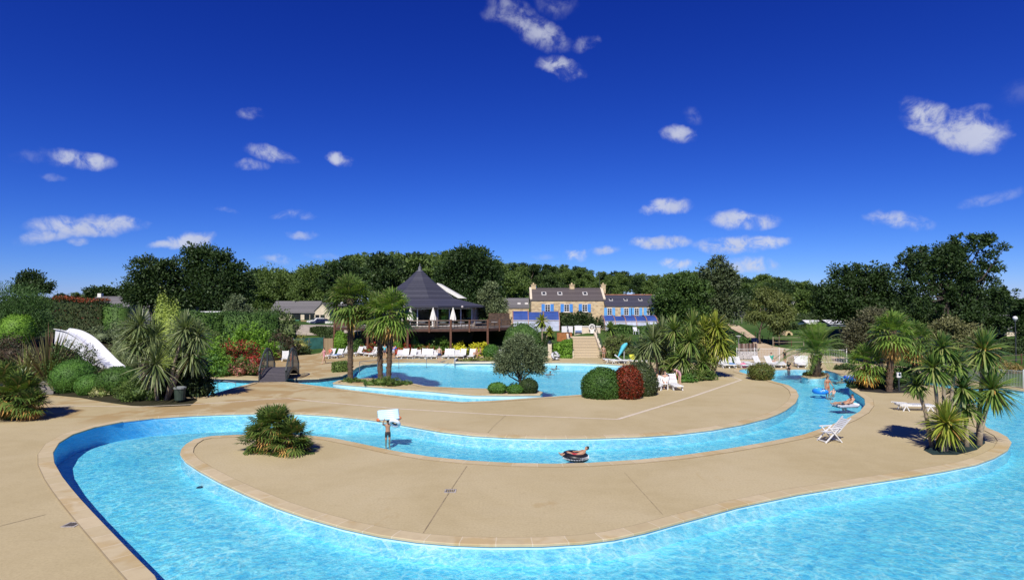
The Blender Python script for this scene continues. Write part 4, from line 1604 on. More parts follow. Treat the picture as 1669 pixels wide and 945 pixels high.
def blob_leaves(blobs, n, size, seed, clump=0.32, per=60, aspect=0.55, shell=0.5, up=0.25, zcut=None, jitter=0.5, droop=0.0):
    """uneven crown: leaves gathered in clumps that sit on ellipsoid blobs (x,y,z,rx,ry,rz)"""
    rng = np.random.RandomState(seed)
    B = np.array(blobs, float)
    wgt = (B[:, 3] * B[:, 4] * B[:, 5]) ** (2 / 3)
    wgt /= wgt.sum()
    nc = max(1, n // per)
    bi = rng.choice(len(B), nc, p=wgt)
    d = unit(rng.normal(size=(nc, 3)))
    rad = 1 - shell * rng.rand(nc) ** 1.6
    cc = B[bi, :3] + d * B[bi, 3:6] * rad[:, None]
    cr = clump * B[bi, 3:6].mean(axis=1) * (0.6 + .8 * rng.rand(nc))
    li = np.repeat(np.arange(nc), per)
    dl = unit(rng.normal(size=(len(li), 3)))
    rl = rng.rand(len(li)) ** 0.45
    P = cc[li] + dl * (cr[li] * rl)[:, None] * np.array([1, 1, .8])
    P = P + rng.normal(size=P.shape) * size * .3
    Dr = dl * .7 + d[li] * .7 + rng.normal(size=P.shape) * jitter
    Dr[:, 2] += up - droop
    if zcut is not None:
        k = P[:, 2] > zcut
        P, Dr = P[k], Dr[k]
    s = size * (0.65 + .7 * rng.rand(len(P)))
    Rn = (dl + d[li] * 1.2 + np.array([0, 0, .35]))
    Rn = Rn[k] if zcut is not None else Rn
    Rn = unit(Rn + rng.normal(size=Rn.shape) * .55)
    return leaf_quads(P, Dr, s, aspect, rng, Rn)


def surf_leaves(c, r, n, size, seed, zmin=-0.6, aspect=0.6, rough=0.06, lean=1.0, bump=0.0):
    """clipped ball: leaves sit tight on the surface"""
    rng = np.random.RandomState(seed)
    d = unit(rng.normal(size=(int(n * 1.4), 3)))
    d = d[d[:, 2] > zmin]
    r = np.array(r)
    wob = 1 + bump * (np.sin(d[:, 0] * 7 + seed) * np.sin(d[:, 1] * 6 + 1) + np.sin(d[:, 2] * 8 + seed * 2) * .6)
    P = np.array(c) + d * r * (wob + rng.normal(size=len(d)) * rough)[:, None]
    Dr = d * lean * .5 + rng.normal(size=d.shape) * .8
    return leaf_quads(P, Dr, size * (.6 + .8 * rng.rand(len(P))), aspect, rng, unit(d + rng.normal(size=d.shape) * .33))


def core_ball(c, r, zmin=-0.95, n=16, m=10):
    mb = MB().ball(c, r, n, m, zmin)
    return mb.v, mb.f


def leaf_obj(name, V, mat, parent=None, loc=None, core=None, nper=4):
    o = bpy.data.objects.new(name, np_mesh(name, V, nper, mat, core))
    link(o, parent)
    if loc is not None:
        o.location = loc
    return o


# leaf colours ----------------------------------------------------------
G_PINE = leafmat('pine_needles', (0.009, 0.023, 0.009), (0.032, 0.063, 0.020), trans=.22)
G_PINE2 = leafmat('stone_pine_needles', (0.026, 0.055, 0.016), (0.080, 0.128, 0.036), trans=.22)
G_OAK = leafmat('dark_oak_leaves', (0.009, 0.023, 0.008), (0.032, 0.059, 0.018), trans=.15)
G_EUC = leafmat('eucalyptus_leaves', (0.022, 0.040, 0.020), (0.065, 0.090, 0.050), trans=.2)
G_BIRCH = leafmat('birch_leaves', (0.045, 0.070, 0.024), (0.125, 0.155, 0.060), trans=.3)
G_GREY = leafmat('olive_leaves', (0.036, 0.060, 0.034), (0.12, 0.16, 0.105), trans=.2)
G_TAM = leafmat('tamarisk_sprays', (0.022, 0.060, 0.020), (0.060, 0.120, 0.042), trans=.2)
G_BALL = leafmat('clipped_green', (0.022, 0.070, 0.014), (0.065, 0.150, 0.030), trans=.15)
G_DOME = leafmat('dome_green', (0.014, 0.045, 0.010), (0.045, 0.100, 0.022), trans=.15)
G_BRIGHT = leafmat('bright_green', (0.050, 0.125, 0.015), (0.125, 0.240, 0.035), trans=.25)
G_YELL = leafmat('golden_leaves', (0.20, 0.24, 0.015), (0.46, 0.46, 0.04), trans=.2)
G_LIME = leafmat('lime_conifer', (0.11, 0.17, 0.035), (0.23, 0.30, 0.085), trans=.2)
G_DARK = leafmat('deep_green', (0.012, 0.028, 0.011), (0.040, 0.065, 0.024), trans=.22)
G_HEDGE = leafmat('hedge_green', (0.020, 0.055, 0.015), (0.052, 0.105, 0.028), trans=.15)
G_REDTIP = leafmat('dark_red_hedge', (0.014, 0.030, 0.012), (0.040, 0.052, 0.022), (0.13, 0.022, 0.012), .10, trans=.22)
G_REDTOP = leafmat('red_new_growth', (0.09, 0.028, 0.012), (0.20, 0.045, 0.022), (0.05, 0.07, 0.02), .3, trans=.15)
G_RED = leafmat('red_photinia', (0.055, 0.010, 0.005), (0.150, 0.027, 0.011), (0.05, 0.05, 0.015), .15, trans=.2)
G_PURP = leafmat('dark_purple_leaves', (0.022, 0.020, 0.015), (0.060, 0.044, 0.034), (0.05, 0.08, 0.03), .25, trans=.1)
G_VARI = leafmat('variegated_leaves', (0.06, 0.10, 0.03), (0.16, 0.20, 0.07), (0.48, 0.46, 0.22), .35, trans=.2)
G_FLOW = leafmat('red_flowering_leaves', (0.030, 0.070, 0.018), (0.070, 0.120, 0.030), (0.34, 0.04, 0.03), .52, .9, trans=.15)
G_FLOWP = leafmat('pink_flowering_leaves', (0.030, 0.070, 0.018), (0.080, 0.130, 0.035), (0.42, 0.16, 0.13), .38, .9, trans=.15)
G_FLOWO = leafmat('russet_flowering_leaves', (0.06, 0.07, 0.02), (0.14, 0.10, 0.03), (0.34, 0.07, 0.03), .4, .9, trans=.15)
G_FAN = leafmat('fan_palm_blades', (0.026, 0.060, 0.016), (0.105, 0.165, 0.045), (0.20, 0.22, 0.08), .10, 3, trans=.25, rough=.4)
G_FANB = leafmat('bright_fan_palm_blades', (0.045, 0.100, 0.022), (0.140, 0.220, 0.055), (0.26, 0.28, 0.10), .14, 3, trans=.3, rough=.4)
G_CHAM = leafmat('dwarf_palm_blades', (0.022, 0.055, 0.015), (0.085, 0.130, 0.036), (0.22, 0.19, 0.06), .12, 3, trans=.2, rough=.4)
G_DEAD = leafmat('dry_fronds', (0.22, 0.13, 0.05), (0.42, 0.27, 0.10), trans=.2)
G_ORANGE = leafmat('orange_dry_fronds', (0.36, 0.20, 0.04), (0.58, 0.36, 0.09), trans=.2)
G_CORD = leafmat('cordyline_blades', (0.030, 0.070, 0.018), (0.120, 0.180, 0.050), (0.28, 0.30, 0.10), .16, 3, trans=.25, rough=.4)
G_CORDG = leafmat('grey_cordyline_blades', (0.040, 0.070, 0.032), (0.130, 0.170, 0.085), (0.26, 0.29, 0.15), .15, 3, trans=.2, rough=.4)
G_CORDY = leafmat('yellow_cordyline_blades', (0.060, 0.105, 0.018), (0.200, 0.240, 0.045), (0.42, 0.40, 0.09), .2, 3, trans=.25, rough=.4)
G_PHX = leafmat('date_palm_leaflets', (0.035, 0.085, 0.016), (0.130, 0.220, 0.045), (0.20, 0.27, 0.07), .12, 3, trans=.25, rough=.4)
G_PHOR = leafmat('flax_blades', (0.050, 0.062, 0.030), (0.150, 0.150, 0.080), (0.13, 0.07, 0.045), .25, 3, trans=.15, rough=.5)
G_COVER = leafmat('ground_cover_leaves', (0.022, 0.055, 0.014), (0.075, 0.120, 0.030), (0.20, 0.20, 0.06), .06, trans=.15)
CORE = plain('dark_twigs', (0.012, 0.018, 0.008), 1.0, 0.2)


# shrubs ------------------------------------------------------------------
_seed = [10]


def sd():
    _seed[0] += 1
    return _seed[0]


def ball(name, label, px, pyb, pyt, wpx, mat, D=None, cat='shrub', n=2600, leaf=None, bump=0.02, dep=1.0, group=None, sink=.12, rough=.035):
    p = hit(px, pyb, D)
    k = mpp(p)
    rx, h = wpx * k / 2, max(0.25, (at(px, pyt, p.y).z - p.z))
    c = (0, rx * dep * .5, h * (0.5 - sink * .5))
    rz = h - c[2]
    leaf = leaf or max(0.06, 2.2 * k)
    area_px = wpx * (pyb - pyt)
    n = int(min(n, max(500, area_px * 2.2)))
    V = surf_leaves(c, (rx, rx * dep, rz), n, leaf, sd(), zmin=-min(.98, c[2] / rz), bump=bump, rough=rough)
    o = leaf_obj(name, V, mat, None, p, core_ball(c, (rx * .93, rx * dep * .93, rz * .93), zmin=-min(.98, c[2] / rz)))
    return tag(o, label, cat, group)


def shrub(name, label, px, pyb, pyt, wpx, mat, D=None, cat='shrub', n=3000, leaf=None, nb=7, dep=.8, group=None, clump=.4, aspect=.55, up=.25, droop=0, flat=1.0):
    """loose irregular bush"""
    p = hit(px, pyb, D)
    k = mpp(p)
    W, h = wpx * k, max(0.3, at(px, pyt, p.y).z - p.z)
    rng = random.Random(sd())
    bl = []
    for i in range(nb):
        f = (i + .5) / nb
        x = (f - .5) * W * .78
        env = math.sqrt(max(0.05, 1 - (2 * f - 1) ** 2 * .8))
        rr = W / nb * rng.uniform(.8, 1.25) * .95 + h * .10
        rzz = min(h * .40, max(rr * .9, h * .28))
        top = h * env * rng.uniform(.85, 1.04)
        yy = rng.uniform(-.2, .5) * W * dep * .5 + W * dep * .2
        bl.append((x, yy, max(rzz * .8, top - rzz), rr, rr * dep + .2, rzz))
        bl.append((x * .95, yy + rng.uniform(-.3, .3), h * .28 * env, rr * 1.1, rr, h * .30))
    leaf = (leaf or max(0.08, 2.6 * k)) * 1.12
    n = int(min(n * 1.3, max(900, wpx * (pyb - pyt) * 2.0)))
    V = blob_leaves(bl, n, leaf, sd(), clump=clump, per=26, aspect=aspect, shell=.55, up=up, zcut=0.0, droop=droop)
    cv, cf = [], []
    m_ = MB()
    for b in bl[1::2]:
        m_.ball((b[0], b[1] + .1, b[2]), (b[3] * .72, b[4] * .72, b[5] * .85), 8, 5)
    o = leaf_obj(name, V, mat, None, p, (m_.v, m_.f))
    return tag(o, label, cat, group)


def hedge(name, label, px0, py0, px1, py1, D0, D1, pt0, pt1, mat, thick=1.4, cat='hedge', n=4000, leaf=None, topmat=None):
    """clipped hedge along a line; px/py of its foot at each end, tops pt0 / pt1"""
    A = hit(px0, py0, D0)
    B = hit(px1, py1, D1)
    za, zb_ = at(px0, pt0, A.y).z, at(px1, pt1, B.y).z
    rng = np.random.RandomState(sd())
    Ln = math.hypot(B.x - A.x, B.y - A.y)
    dx, dy = (B.x - A.x) / Ln, (B.y - A.y) / Ln
    nx, ny = -dy, dx
    hmean = ((za - A.z) + (zb_ - B.z)) / 2
    wts = np.array([hmean * Ln, thick * Ln, hmean * thick * 2])
    cnt = rng.multinomial(n, wts / wts.sum())
    k = (A.y + B.y) / 2 / FPX
    leaf = leaf or max(.07, 2.4 * k)

    def pos(u, v, w):
        x = A.x + dx * u * Ln + nx * v * thick
        y = A.y + dy * u * Ln + ny * v * thick
        z0 = A.z + (B.z - A.z) * u - .15
        zt = za + (zb_ - za) * u + .12 * np.sin(u * Ln * 1.3)
        return np.stack([x - A.x, y - A.y, z0 + (zt - z0) * w - A.z], 1)
    u = rng.rand(cnt[0]); w = rng.rand(cnt[0])
    P1 = pos(u, 0.06 * rng.normal(size=cnt[0]), w); D1_ = np.tile([-nx, -ny, .1], (cnt[0], 1)) if ny > 0 else np.tile([nx, ny, .1], (cnt[0], 1))
    u = rng.rand(cnt[1]); vv = rng.rand(cnt[1])
    P2 = pos(u, vv, 1 + .03 * rng.normal(size=cnt[1])); D2_ = np.tile([0, 0, 1.0], (cnt[1], 1))
    e = rng.randint(0, 2, cnt[2]); vv = rng.rand(cnt[2]); w = rng.rand(cnt[2])
    P3 = pos(e + .015 * rng.normal(size=cnt[2]), vv, w); D3_ = np.stack([(e * 2 - 1) * dx, (e * 2 - 1) * dy, np.zeros(cnt[2])], 1)
    P = np.concatenate([P1, P2, P3]); Dr = np.concatenate([D1_, D2_, D3_]) + rng.normal(size=P.shape) * .6
    V = leaf_quads(P, Dr, leaf * (.6 + .8 * rng.rand(len(P))), .6, rng)
    m_ = MB()
    c = [(0.01, .1), (.99, .1), (.99, .9), (.01, .9)]
    vs = []
    for w in (0.0, .96):
        for (uu, v_) in c:
            vs.append(tuple(pos(np.array([uu]), np.array([v_]), np.array([w]))[0]))
    m_.add(vs, [(0, 1, 2, 3), (4, 5, 6, 7), (0, 1, 5, 4), (1, 2, 6, 5), (2, 3, 7, 6), (3, 0, 4, 7)])
    o = leaf_obj(name, V, mat, None, A, (m_.v, m_.f))
    tag(o, label, cat)
    if topmat is not None:
        m = int(n * .35)
        u = rng.rand(m)
        PT = pos(u, rng.rand(m) * 1.0 - .05, 1.0 + .10 * rng.rand(m))
        VT = leaf_quads(PT, np.tile([0, 0, 1.0], (m, 1)) + rng.normal(size=(m, 3)) * .5, leaf * (.7 + .8 * rng.rand(m)), .6, rng)
        leaf_obj('new_growth', VT, topmat, o)
    return o


# trees -------------------------------------------------------------------
def trunk_mb(h, r, rng, limbs, bend=.05, n=9):
    """tapered trunk with limbs reaching towards the given points"""
    mb = MB()
    pts = [Vector((0, 0, -.3))]
    for i in range(1, 6):
        pts.append(Vector((rng.uniform(-bend, bend) * h, rng.uniform(-bend, bend) * h, h * i / 5)))
    mb.tube(pts, [r * 1.25, r, r * .88, r * .75, r * .6, r * .42], n)
    for q in limbs:
        q = Vector(q)
        f = rng.uniform(.45, .95)
        s = pts[min(5, max(1, int(f * 5)))].copy()
        m1 = s.lerp(q, .5) + Vector((rng.uniform(-.1, .1), rng.uniform(-.1, .1), -.08)) * (q - s).length
        rr = r * rng.uniform(.28, .42)
        mb.tube([s, m1, q], [rr, rr * .7, rr * .25], 6)
    return mb


def tree(name, label, px, pyb, D, blobs_px, mat, bark, n=5000, leaf=.34, trunk_r=.3, clump=.38, per=40, group=None, trunk_top=None, cat='tree', up=.3, droop=0, aspect=.5, dep=.9, shell=.55, base=None, limbs=True):
    """blobs_px: (px, py, rx, ry) outlines of the crown's masses in photo pixels at the tree's depth"""
    p = hit(px, pyb, D)
    if base is not None:
        p.z = base
    k = mpp(p)
    rng = random.Random(sd())
    t = thing(name, label, cat, tuple(p), 0, group)
    bl = []
    for q in blobs_px:
        c = at(q[0], q[1], p.y)
        bl.append((c.x - p.x, rng.uniform(-.35, .35) * q[2] * k, c.z - p.z, q[2] * k, q[2] * k * dep, q[3] * k))
    zt = trunk_top or (sum(b[2] for b in bl) / len(bl))
    n, leaf, clump = int(n * 2.6), leaf * .95, clump * 1.3
    tr = trunk_mb(max(1.0, zt), trunk_r, rng, [(b[0], b[1], b[2]) for b in bl] if limbs else [])
    tr.build('trunk', bark, t, smooth=True)
    leaf_obj('crown', blob_leaves(bl, n, leaf, sd(), clump=clump, per=per, aspect=aspect, shell=shell, up=up, droop=droop), mat, t)
    return t


def fill_blobs(outline, rmin, rmax, n, seed):
    """random masses inside a crown outline given in photo pixels"""
    rng = np.random.RandomState(seed)
    xs, ys = [q[0] for q in outline], [q[1] for q in outline]
    out = []
    while len(out) < n:
        x, y = rng.uniform(min(xs), max(xs)), rng.uniform(min(ys), max(ys))
        r = rng.uniform(rmin, rmax)
        if inside(outline, [x], [y])[0] and dist_to(outline, [x], [y])[0] > r * .72:
            out.append((x, y, r, r * rng.uniform(.62, .85)))
    return out


# --- palms ---------------------------------------------------------------
def fan_leaf(V, o, az_, el_, pet, L, nb, rng, droop):
    """one fan: blades spread from the end of the petiole; appended as quads"""
    d = Vector((math.cos(az_) * math.cos(el_), math.sin(az_) * math.cos(el_), math.sin(el_)))
    side = Vector((-math.sin(az_), math.cos(az_), 0))
    upv = side.cross(d) * -1
    hub = o + d * pet + Vector((0, 0, -droop * pet * .25))
    w = .018
    V += [o - side * w, o + side * w, hub + side * w * .7, hub - side * w * .7]
    tilt = rng.uniform(-.35, .35)
    for b in range(nb):
        a = (b / (nb - 1) - .5) * R(rng.uniform(215, 235))
        q = (d * math.cos(a) + side * math.sin(a)).normalized()
        q = (q + upv * (0.12 + tilt * math.sin(a))).normalized()
        ln = L * (0.72 + .28 * math.cos(a * .8)) * rng.uniform(.9, 1.08)
        ww = L * .055
        s2 = q.cross(upv).normalized()
        m = hub + q * ln * .55 + Vector((0, 0, -droop * ln * .10))
        e = hub + q * ln * (.97 - .1 * droop) + Vector((0, 0, -droop * ln * (.30 + .3 * rng.random())))
        V += [hub, m + s2 * ww, e, m - s2 * ww]


def fan_crown(r, n, seed, el_lo=-45, el_hi=85, nb=13, droop=1.0, pet=.48, gamma=1.0):
    rng = random.Random(seed)
    r *= 1.1
    droop *= .72
    V = []
    for i in range(n):
        az_ = i * 2.399963 + rng.uniform(-.25, .25)
        f = (i + .5) / n
        el_ = R(el_hi + (el_lo - el_hi) * f ** gamma + rng.uniform(-9, 9))
        fan_leaf(V, Vector((0, 0, 0)), az_, el_, r * pet * rng.uniform(.85, 1.1), r * (1 - pet) * 1.1, nb, rng, droop * (0.6 + .7 * f))
    return np.array([tuple(v) for v in V])


def fan_palm(label, px, pyb, cpx, cpy, rpx, mat=G_FAN, D=None, n=46, trunk_r=.17, dead=True, group=None, deadmat=G_DEAD, skirt=14):
    p = hit(px, pyb, D)
    k = mpp(p)
    c = at(cpx, cpy, p.y) - p
    c.y = random.Random(sd()).uniform(-.2, .2)
    t = thing('fan_palm', label, 'palm', tuple(p), 0, group)
    tr = MB()
    pts, rad = [], []
    N = 14
    for i in range(N + 1):
        f = i / N
        pts.append(Vector((c.x * f ** 1.3, c.y * f, -.2 + (c.z + .2) * f)))
        rad.append(trunk_r * (1.12 - .1 * f + (.10 if i % 2 else -.03)) * (1.2 if i == 0 else 1) * (1.25 if f > .8 else 1))
    tr.tube(pts, rad, 10)
    tr.build('trunk', BARK_P, t, smooth=False)
    # fibrous leaf bases on the trunk
    rng = np.random.RandomState(sd())
    m = 260
    f = rng.rand(m) ** .7
    a = rng.rand(m) * 2 * PI
    P = np.stack([c.x * f ** 1.3 + np.cos(a) * trunk_r * 1.12, c.y * f + np.sin(a) * trunk_r * 1.12, c.z * f], 1)
    Dr = np.stack([np.cos(a) * .7, np.sin(a) * .7, np.ones(m)], 1)
    leaf_obj('leaf_bases', leaf_quads(P, Dr, .20 + .12 * rng.rand(m), .35, rng), leafmat('fibre', (.05, .034, .022), (.15, .105, .065), trans=.0), t)
    r = rpx * k
    o = leaf_obj('crown', fan_crown(r, n, sd()), mat, t)
    o.location = c
    if dead:
        o = leaf_obj('dead_fronds', fan_crown(r * .85, skirt, sd(), el_lo=-80, el_hi=-48, droop=1.2), deadmat, t)
        o.location = c - Vector((0, 0, .12))
    return t


def dwarf_palm(label, px, pyb, heads, mat=G_CHAM, D=None, group=None, extra_dead=10):
    """clumping fan palm: heads = (px, py, r px)"""
    p = hit(px, pyb, D)
    k = mpp(p)
    t = thing('dwarf_fan_palm', label, 'palm', tuple(p), 0, group)
    rng = random.Random(sd())
    for i, (hx, hy, hr) in enumerate(heads):
        c = at(hx, hy, p.y) - p
        c.y = rng.uniform(-.1, .7) * hr * k
        st = MB()
        st.tube([Vector((c.x * .3, c.y * .3, -.1)), c * .6, c], [.12, .10, .09], 8)
        st.build('stem', BARK_P, t)
        o = leaf_obj('crown', fan_crown(hr * k, 34, sd(), el_lo=-35, el_hi=85, nb=15, droop=.7), mat, t)
        o.location = c
        if extra_dead:
            o = leaf_obj('dead_fronds', fan_crown(hr * k * .85, extra_dead, sd(), el_lo=-70, el_hi=-25, droop=1.1), G_DEAD, t)
            o.location = c
    return t


def sword_rosette(r, n, seed, el_lo=-65, wid=.05, droop=.55):
    rng = np.random.RandomState(seed)
    f = (np.arange(n) + .5) / n
    az_ = np.arange(n) * 2.399963 + rng.uniform(-.3, .3, n)
    el_ = np.radians(88 + (el_lo - 88) * f ** .9 + rng.uniform(-10, 10, n))
    d = np.stack([np.cos(az_) * np.cos(el_), np.sin(az_) * np.cos(el_), np.sin(el_)], 1)
    s = np.stack([-np.sin(az_), np.cos(az_), np.zeros(n)], 1)
    s = unit(s + rng.normal(size=s.shape) * .25)
    L = r * rng.uniform(.78, 1.08, n)[:, None]
    dr = droop * rng.uniform(.4, 1.2, n)[:, None] * np.clip(np.cos(el_), .1, 1)[:, None] * np.array([[0, 0, -1.0]])
    w_ = wid * np.ones((n, 1))
    a0 = d * .03
    a1 = d * L * .42 + dr * L * .06
    a2 = d * L * .75 + dr * L * .26
    a3 = d * L * .97 + dr * L * .52
    q1 = np.stack([a0 - s * w_ * .5, a0 + s * w_ * .5, a1 + s * w_, a1 - s * w_], 1)
    q2 = np.stack([a1 - s * w_, a1 + s * w_, a2 + s * w_ * .8, a2 - s * w_ * .8], 1)
    q3 = np.stack([a2 - s * w_ * .8, a2 + s * w_ * .8, a3 + s * w_ * .12, a3 - s * w_ * .12], 1)
    return np.stack([q1, q2, q3], 1).reshape(-1, 3)


def strip_mesh(name, V, mat, per=3):
    """sword leaves: three quads each, welded so that one leaf is one island"""
    n = len(V) // (4 * per)
    A = V.reshape(n, per, 4, 3)
    W = np.concatenate([A[:, 0, :2][:, ::1]] + [A[:, i, 2:][:, ::-1] for i in range(per)], axis=1)      # n,(2+2per),3
    nv = 2 + 2 * per
    me = bpy.data.meshes.new(name)
    idx = []
    for i in range(per):
        idx.append([2 * i, 2 * i + 1, 2 * i + 3, 2 * i + 2])
    F = (np.arange(n)[:, None, None] * nv + np.array(idx)[None]).reshape(-1, 4)
    me.vertices.add(n * nv)
    me.vertices.foreach_set('co', W.astype(np.float32).ravel())
    me.loops.add(F.size)
    me.loops.foreach_set('vertex_index', F.astype(np.int32).ravel())
    me.polygons.add(len(F))
    me.polygons.foreach_set('loop_start', np.arange(0, F.size, 4, dtype=np.int32))
    me.update(calc_edges=True)
    me.validate()
    me.materials.append(mat)
    return me


def cordyline(label, px, pyb, heads, mat=G_CORD, D=None, group=None, n=95, stem_r=.10, name='cabbage_tree', roots=None, wid=.042, dead=False):
    """heads: (px, py, r px[, root px]) rosettes on bare stems"""
    p = hit(px, pyb, D)
    k = mpp(p)
    t = thing(name, label, 'cabbage tree', tuple(p), 0, group)
    rng = random.Random(sd())
    for hd in heads:
        hx, hy, hr = hd[:3]
        c = at(hx, hy, p.y) - p
        c.y = rng.uniform(-.35, .55) * hr * k
        rx = (at(hd[3], hy, p.y) - p).x if len(hd) > 3 else c.x * .25 + rng.uniform(-.1, .1)
        st = MB()
        b0 = Vector((rx, c.y * .4, -.15))
        mid = Vector((rx * .55 + c.x * .45, c.y * .7, c.z * .55))
        st.tube([b0, b0.lerp(mid, .5) + Vector((rng.uniform(-.05, .05), 0, 0)), mid, mid.lerp(c, .6), c], [stem_r * 1.35, stem_r * 1.05, stem_r * .9, stem_r * .8, stem_r * .8], 8)
        st.build('stem', BARK_C, t, smooth=True)
        o = bpy.data.objects.new('crown', strip_mesh('crown', sword_rosette(hr * k * 1.15, int(n * 1.6), sd(), wid=max(wid, 1.15 * k)), mat))
        link(o, t)
        o.location = c
        if dead:
            o = bpy.data.objects.new('dead_fronds', strip_mesh('dead_fronds', sword_rosette(hr * k * .75, 26, sd(), el_lo=-88, droop=.9), G_DEAD))
            link(o, t)
            o.location = c - Vector((0, 0, .1))
    return t


def flax(name, label, px, pyb, pyt, wpx, mat, D=None, n=90):
    p = hit(px, pyb, D)
    k = mpp(p)
    r = max(wpx * k * .6, at(px, pyt, p.y).z - p.z)
    V = sword_rosette(r, n, sd(), el_lo=18, wid=.05, droop=.45)
    o = bpy.data.objects.new(name, strip_mesh(name, V, mat))
    link(o)
    o.location = p
    return tag(o, label, 'plant')


def date_palm(label, px, pyb, cpx, cpy, rpx, D=None):
    p = hit(px, pyb, D)
    k = mpp(p)
    c = at(cpx, cpy, p.y) - p
    c.y = 0
    r = rpx * k
    t = thing('date_palm', label, 'palm', tuple(p))
    tr = MB()
    tr.tube([Vector((0, 0, -.2)) + (c) * f for f in (0, .2, .4, .6, .8, 1.02)], [.42, .40, .37, .36, .38, .30], 12)
    tr.build('trunk', BARK_P, t)
    rng = random.Random(sd())
    V = []
    ra = MB()
    nf = 44
    for i in range(nf):
        f = (i + .5) / nf
        az_ = i * 2.399963 + rng.uniform(-.2, .2)
        el_ = R(84 - 74 * f ** 1.1 + rng.uniform(-7, 7))
        L = r * rng.uniform(1.15, 1.35)
        d = Vector((math.cos(az_) * math.cos(el_), math.sin(az_) * math.cos(el_), math.sin(el_)))
        side = Vector((-math.sin(az_), math.cos(az_), 0))
        pts = []
        for q in range(9):
            s = q / 8
            pts.append(d * L * s + Vector((0, 0, -L * (.15 + .55 * max(.15, math.cos(el_))) * s ** 2.1)))
        ra.tube(pts, [.035 * (1 - s / 9) + .006 for s in range(9)], 4, cap=False)
        for q in range(26):
            s = .14 + .86 * q / 25
            j = min(7, int(s * 8))
            a = pts[j].lerp(pts[j + 1], s * 8 - j)
            tg = (pts[j + 1] - pts[j]).normalized()
            up = side.cross(tg).normalized()
            ll = r * .30 * math.sin(PI * (.12 + .82 * s)) ** .6
            for sg in (-1, 1):
                e = a + (side * sg * .75 + tg * .65 + up * -.12 + Vector((0, 0, -.22))).normalized() * ll * rng.uniform(.85, 1.1)
                m = a.lerp(e, .5)
                wv_ = tg * .03
                V += [a, m + wv_, e, m - wv_]
    ra.build('rachis', plain('frond_stalk', (0.17, 0.20, 0.06), .6), t).location = c
    leaf_obj('crown', np.array([tuple(v) for v in V]), G_PHX, t).location = c
    # skirt of leaf bases
    rs = np.random.RandomState(sd())
    m = 150
    a = rs.rand(m) * 2 * PI
    z = rs.rand(m) * c.z
    P = np.stack([c.x * z / c.z + np.cos(a) * .40, np.sin(a) * .40, z], 1)
    leaf_obj('leaf_bases', leaf_quads(P, np.stack([np.cos(a), np.sin(a), np.ones(m)], 1), .35 + .1 * rs.rand(m), .3, rs), leafmat('fibre', (.05, .034, .022), (.15, .105, .065), trans=.0), t)
    return t


# ================================================================== planting, front to back
# the wooded hill: pines copied from three kinds
def forest_pine(kind):
    rng = random.Random(sd())
    t = thing('hill_pine', 'dark green pine in the wooded hill behind the farmhouse', 'tree', (0, 0, 0), 0, 'pines of the wooded hill')
    bl = []
    h = 10.0
    for i in range(15):
        a = rng.uniform(0, 2 * PI)
        z = (.22 + .70 * (i + .5) / 15) * h
        q = (1 - abs(z / h - .60) * 1.3) * 2.7
        rr = rng.uniform(1.3, 2.0)
        bl.append((math.cos(a) * q, math.sin(a) * q, z, rr, rr, rr * (.62 if kind else .8)))
    bl.append((0, 0, h * .93, 1.3, 1.3, .9))
    trunk_mb(h * .8, .22, rng, [b[:3] for b in bl[:4]]).build('trunk', BARK, t)
    leaf_obj('crown', blob_leaves(bl, 5600, .52, sd(), clump=.5, per=24, aspect=.55, shell=.7, up=.4), (G_PINE2, G_PINE2, G_OAK, G_PINE)[kind], t)
    return t


kinds = [forest_pine(k) for k in range(4)]
PROF = [(-200, 492), (0, 486), (120, 480), (200, 478), (320, 470), (380, 455), (400, 446), (440, 438), (480, 447), (512, 436), (545, 428), (562, 416), (640, 413), (700, 415), (760, 408), (820, 429), (880, 431), (940, 438), (1000, 444), (1060, 446), (1120, 445), (1200, 453), (1250, 449), (1290, 456), (1330, 463), (1420, 472), (1500, 482), (1800, 500)]
rng = random.Random(5)
k0 = 0
nf = 0
for D, step, drop in ((262, 6.2, 0), (225, 6.5, 2), (192, 8.6, 8), (162, 8.6, 14), (136, 9.0, 20)):
    x = xpx({262: -80, 225: -100, 192: 120, 162: 240}.get(D, 425), D)
    while x < xpx({262: 1760, 225: 1760, 192: 1700, 162: 1640}.get(D, 1340), D):
        px = x / D * FPX + CX
        top = np.interp(px, [q[0] for q in PROF], [q[1] for q in PROF]) + drop + rng.uniform(-3, 4)
        if D < 165 and px > 545 and px < 720:
            top = np.interp(px, [q[0] for q in PROF], [q[1] for q in PROF]) + rng.uniform(0, 12)
        yy = D + rng.uniform(-4, 4)
        z = H(x, yy)
        hh = at(px, top, yy).z - z
        if hh < 3.0:
            x += step
            continue
        hh = max(4.5, min(hh, 20))
        s = hh / 9.9
        kd = rng.choice((0, 1, 1, 2, 3))
        wsc = s * rng.uniform(.95, 1.2) if s < 1.3 else s * .95
        if k0 < 4:
            o = kinds[k0]
            o.location = (x, yy, z)
            o.scale = (wsc, wsc, s)
        else:
            dup(kinds[kd], (x, yy, z), rng.uniform(0, 6.28), None, (wsc, wsc, s))
        k0 += 1
        x += step * rng.uniform(.8, 1.25)

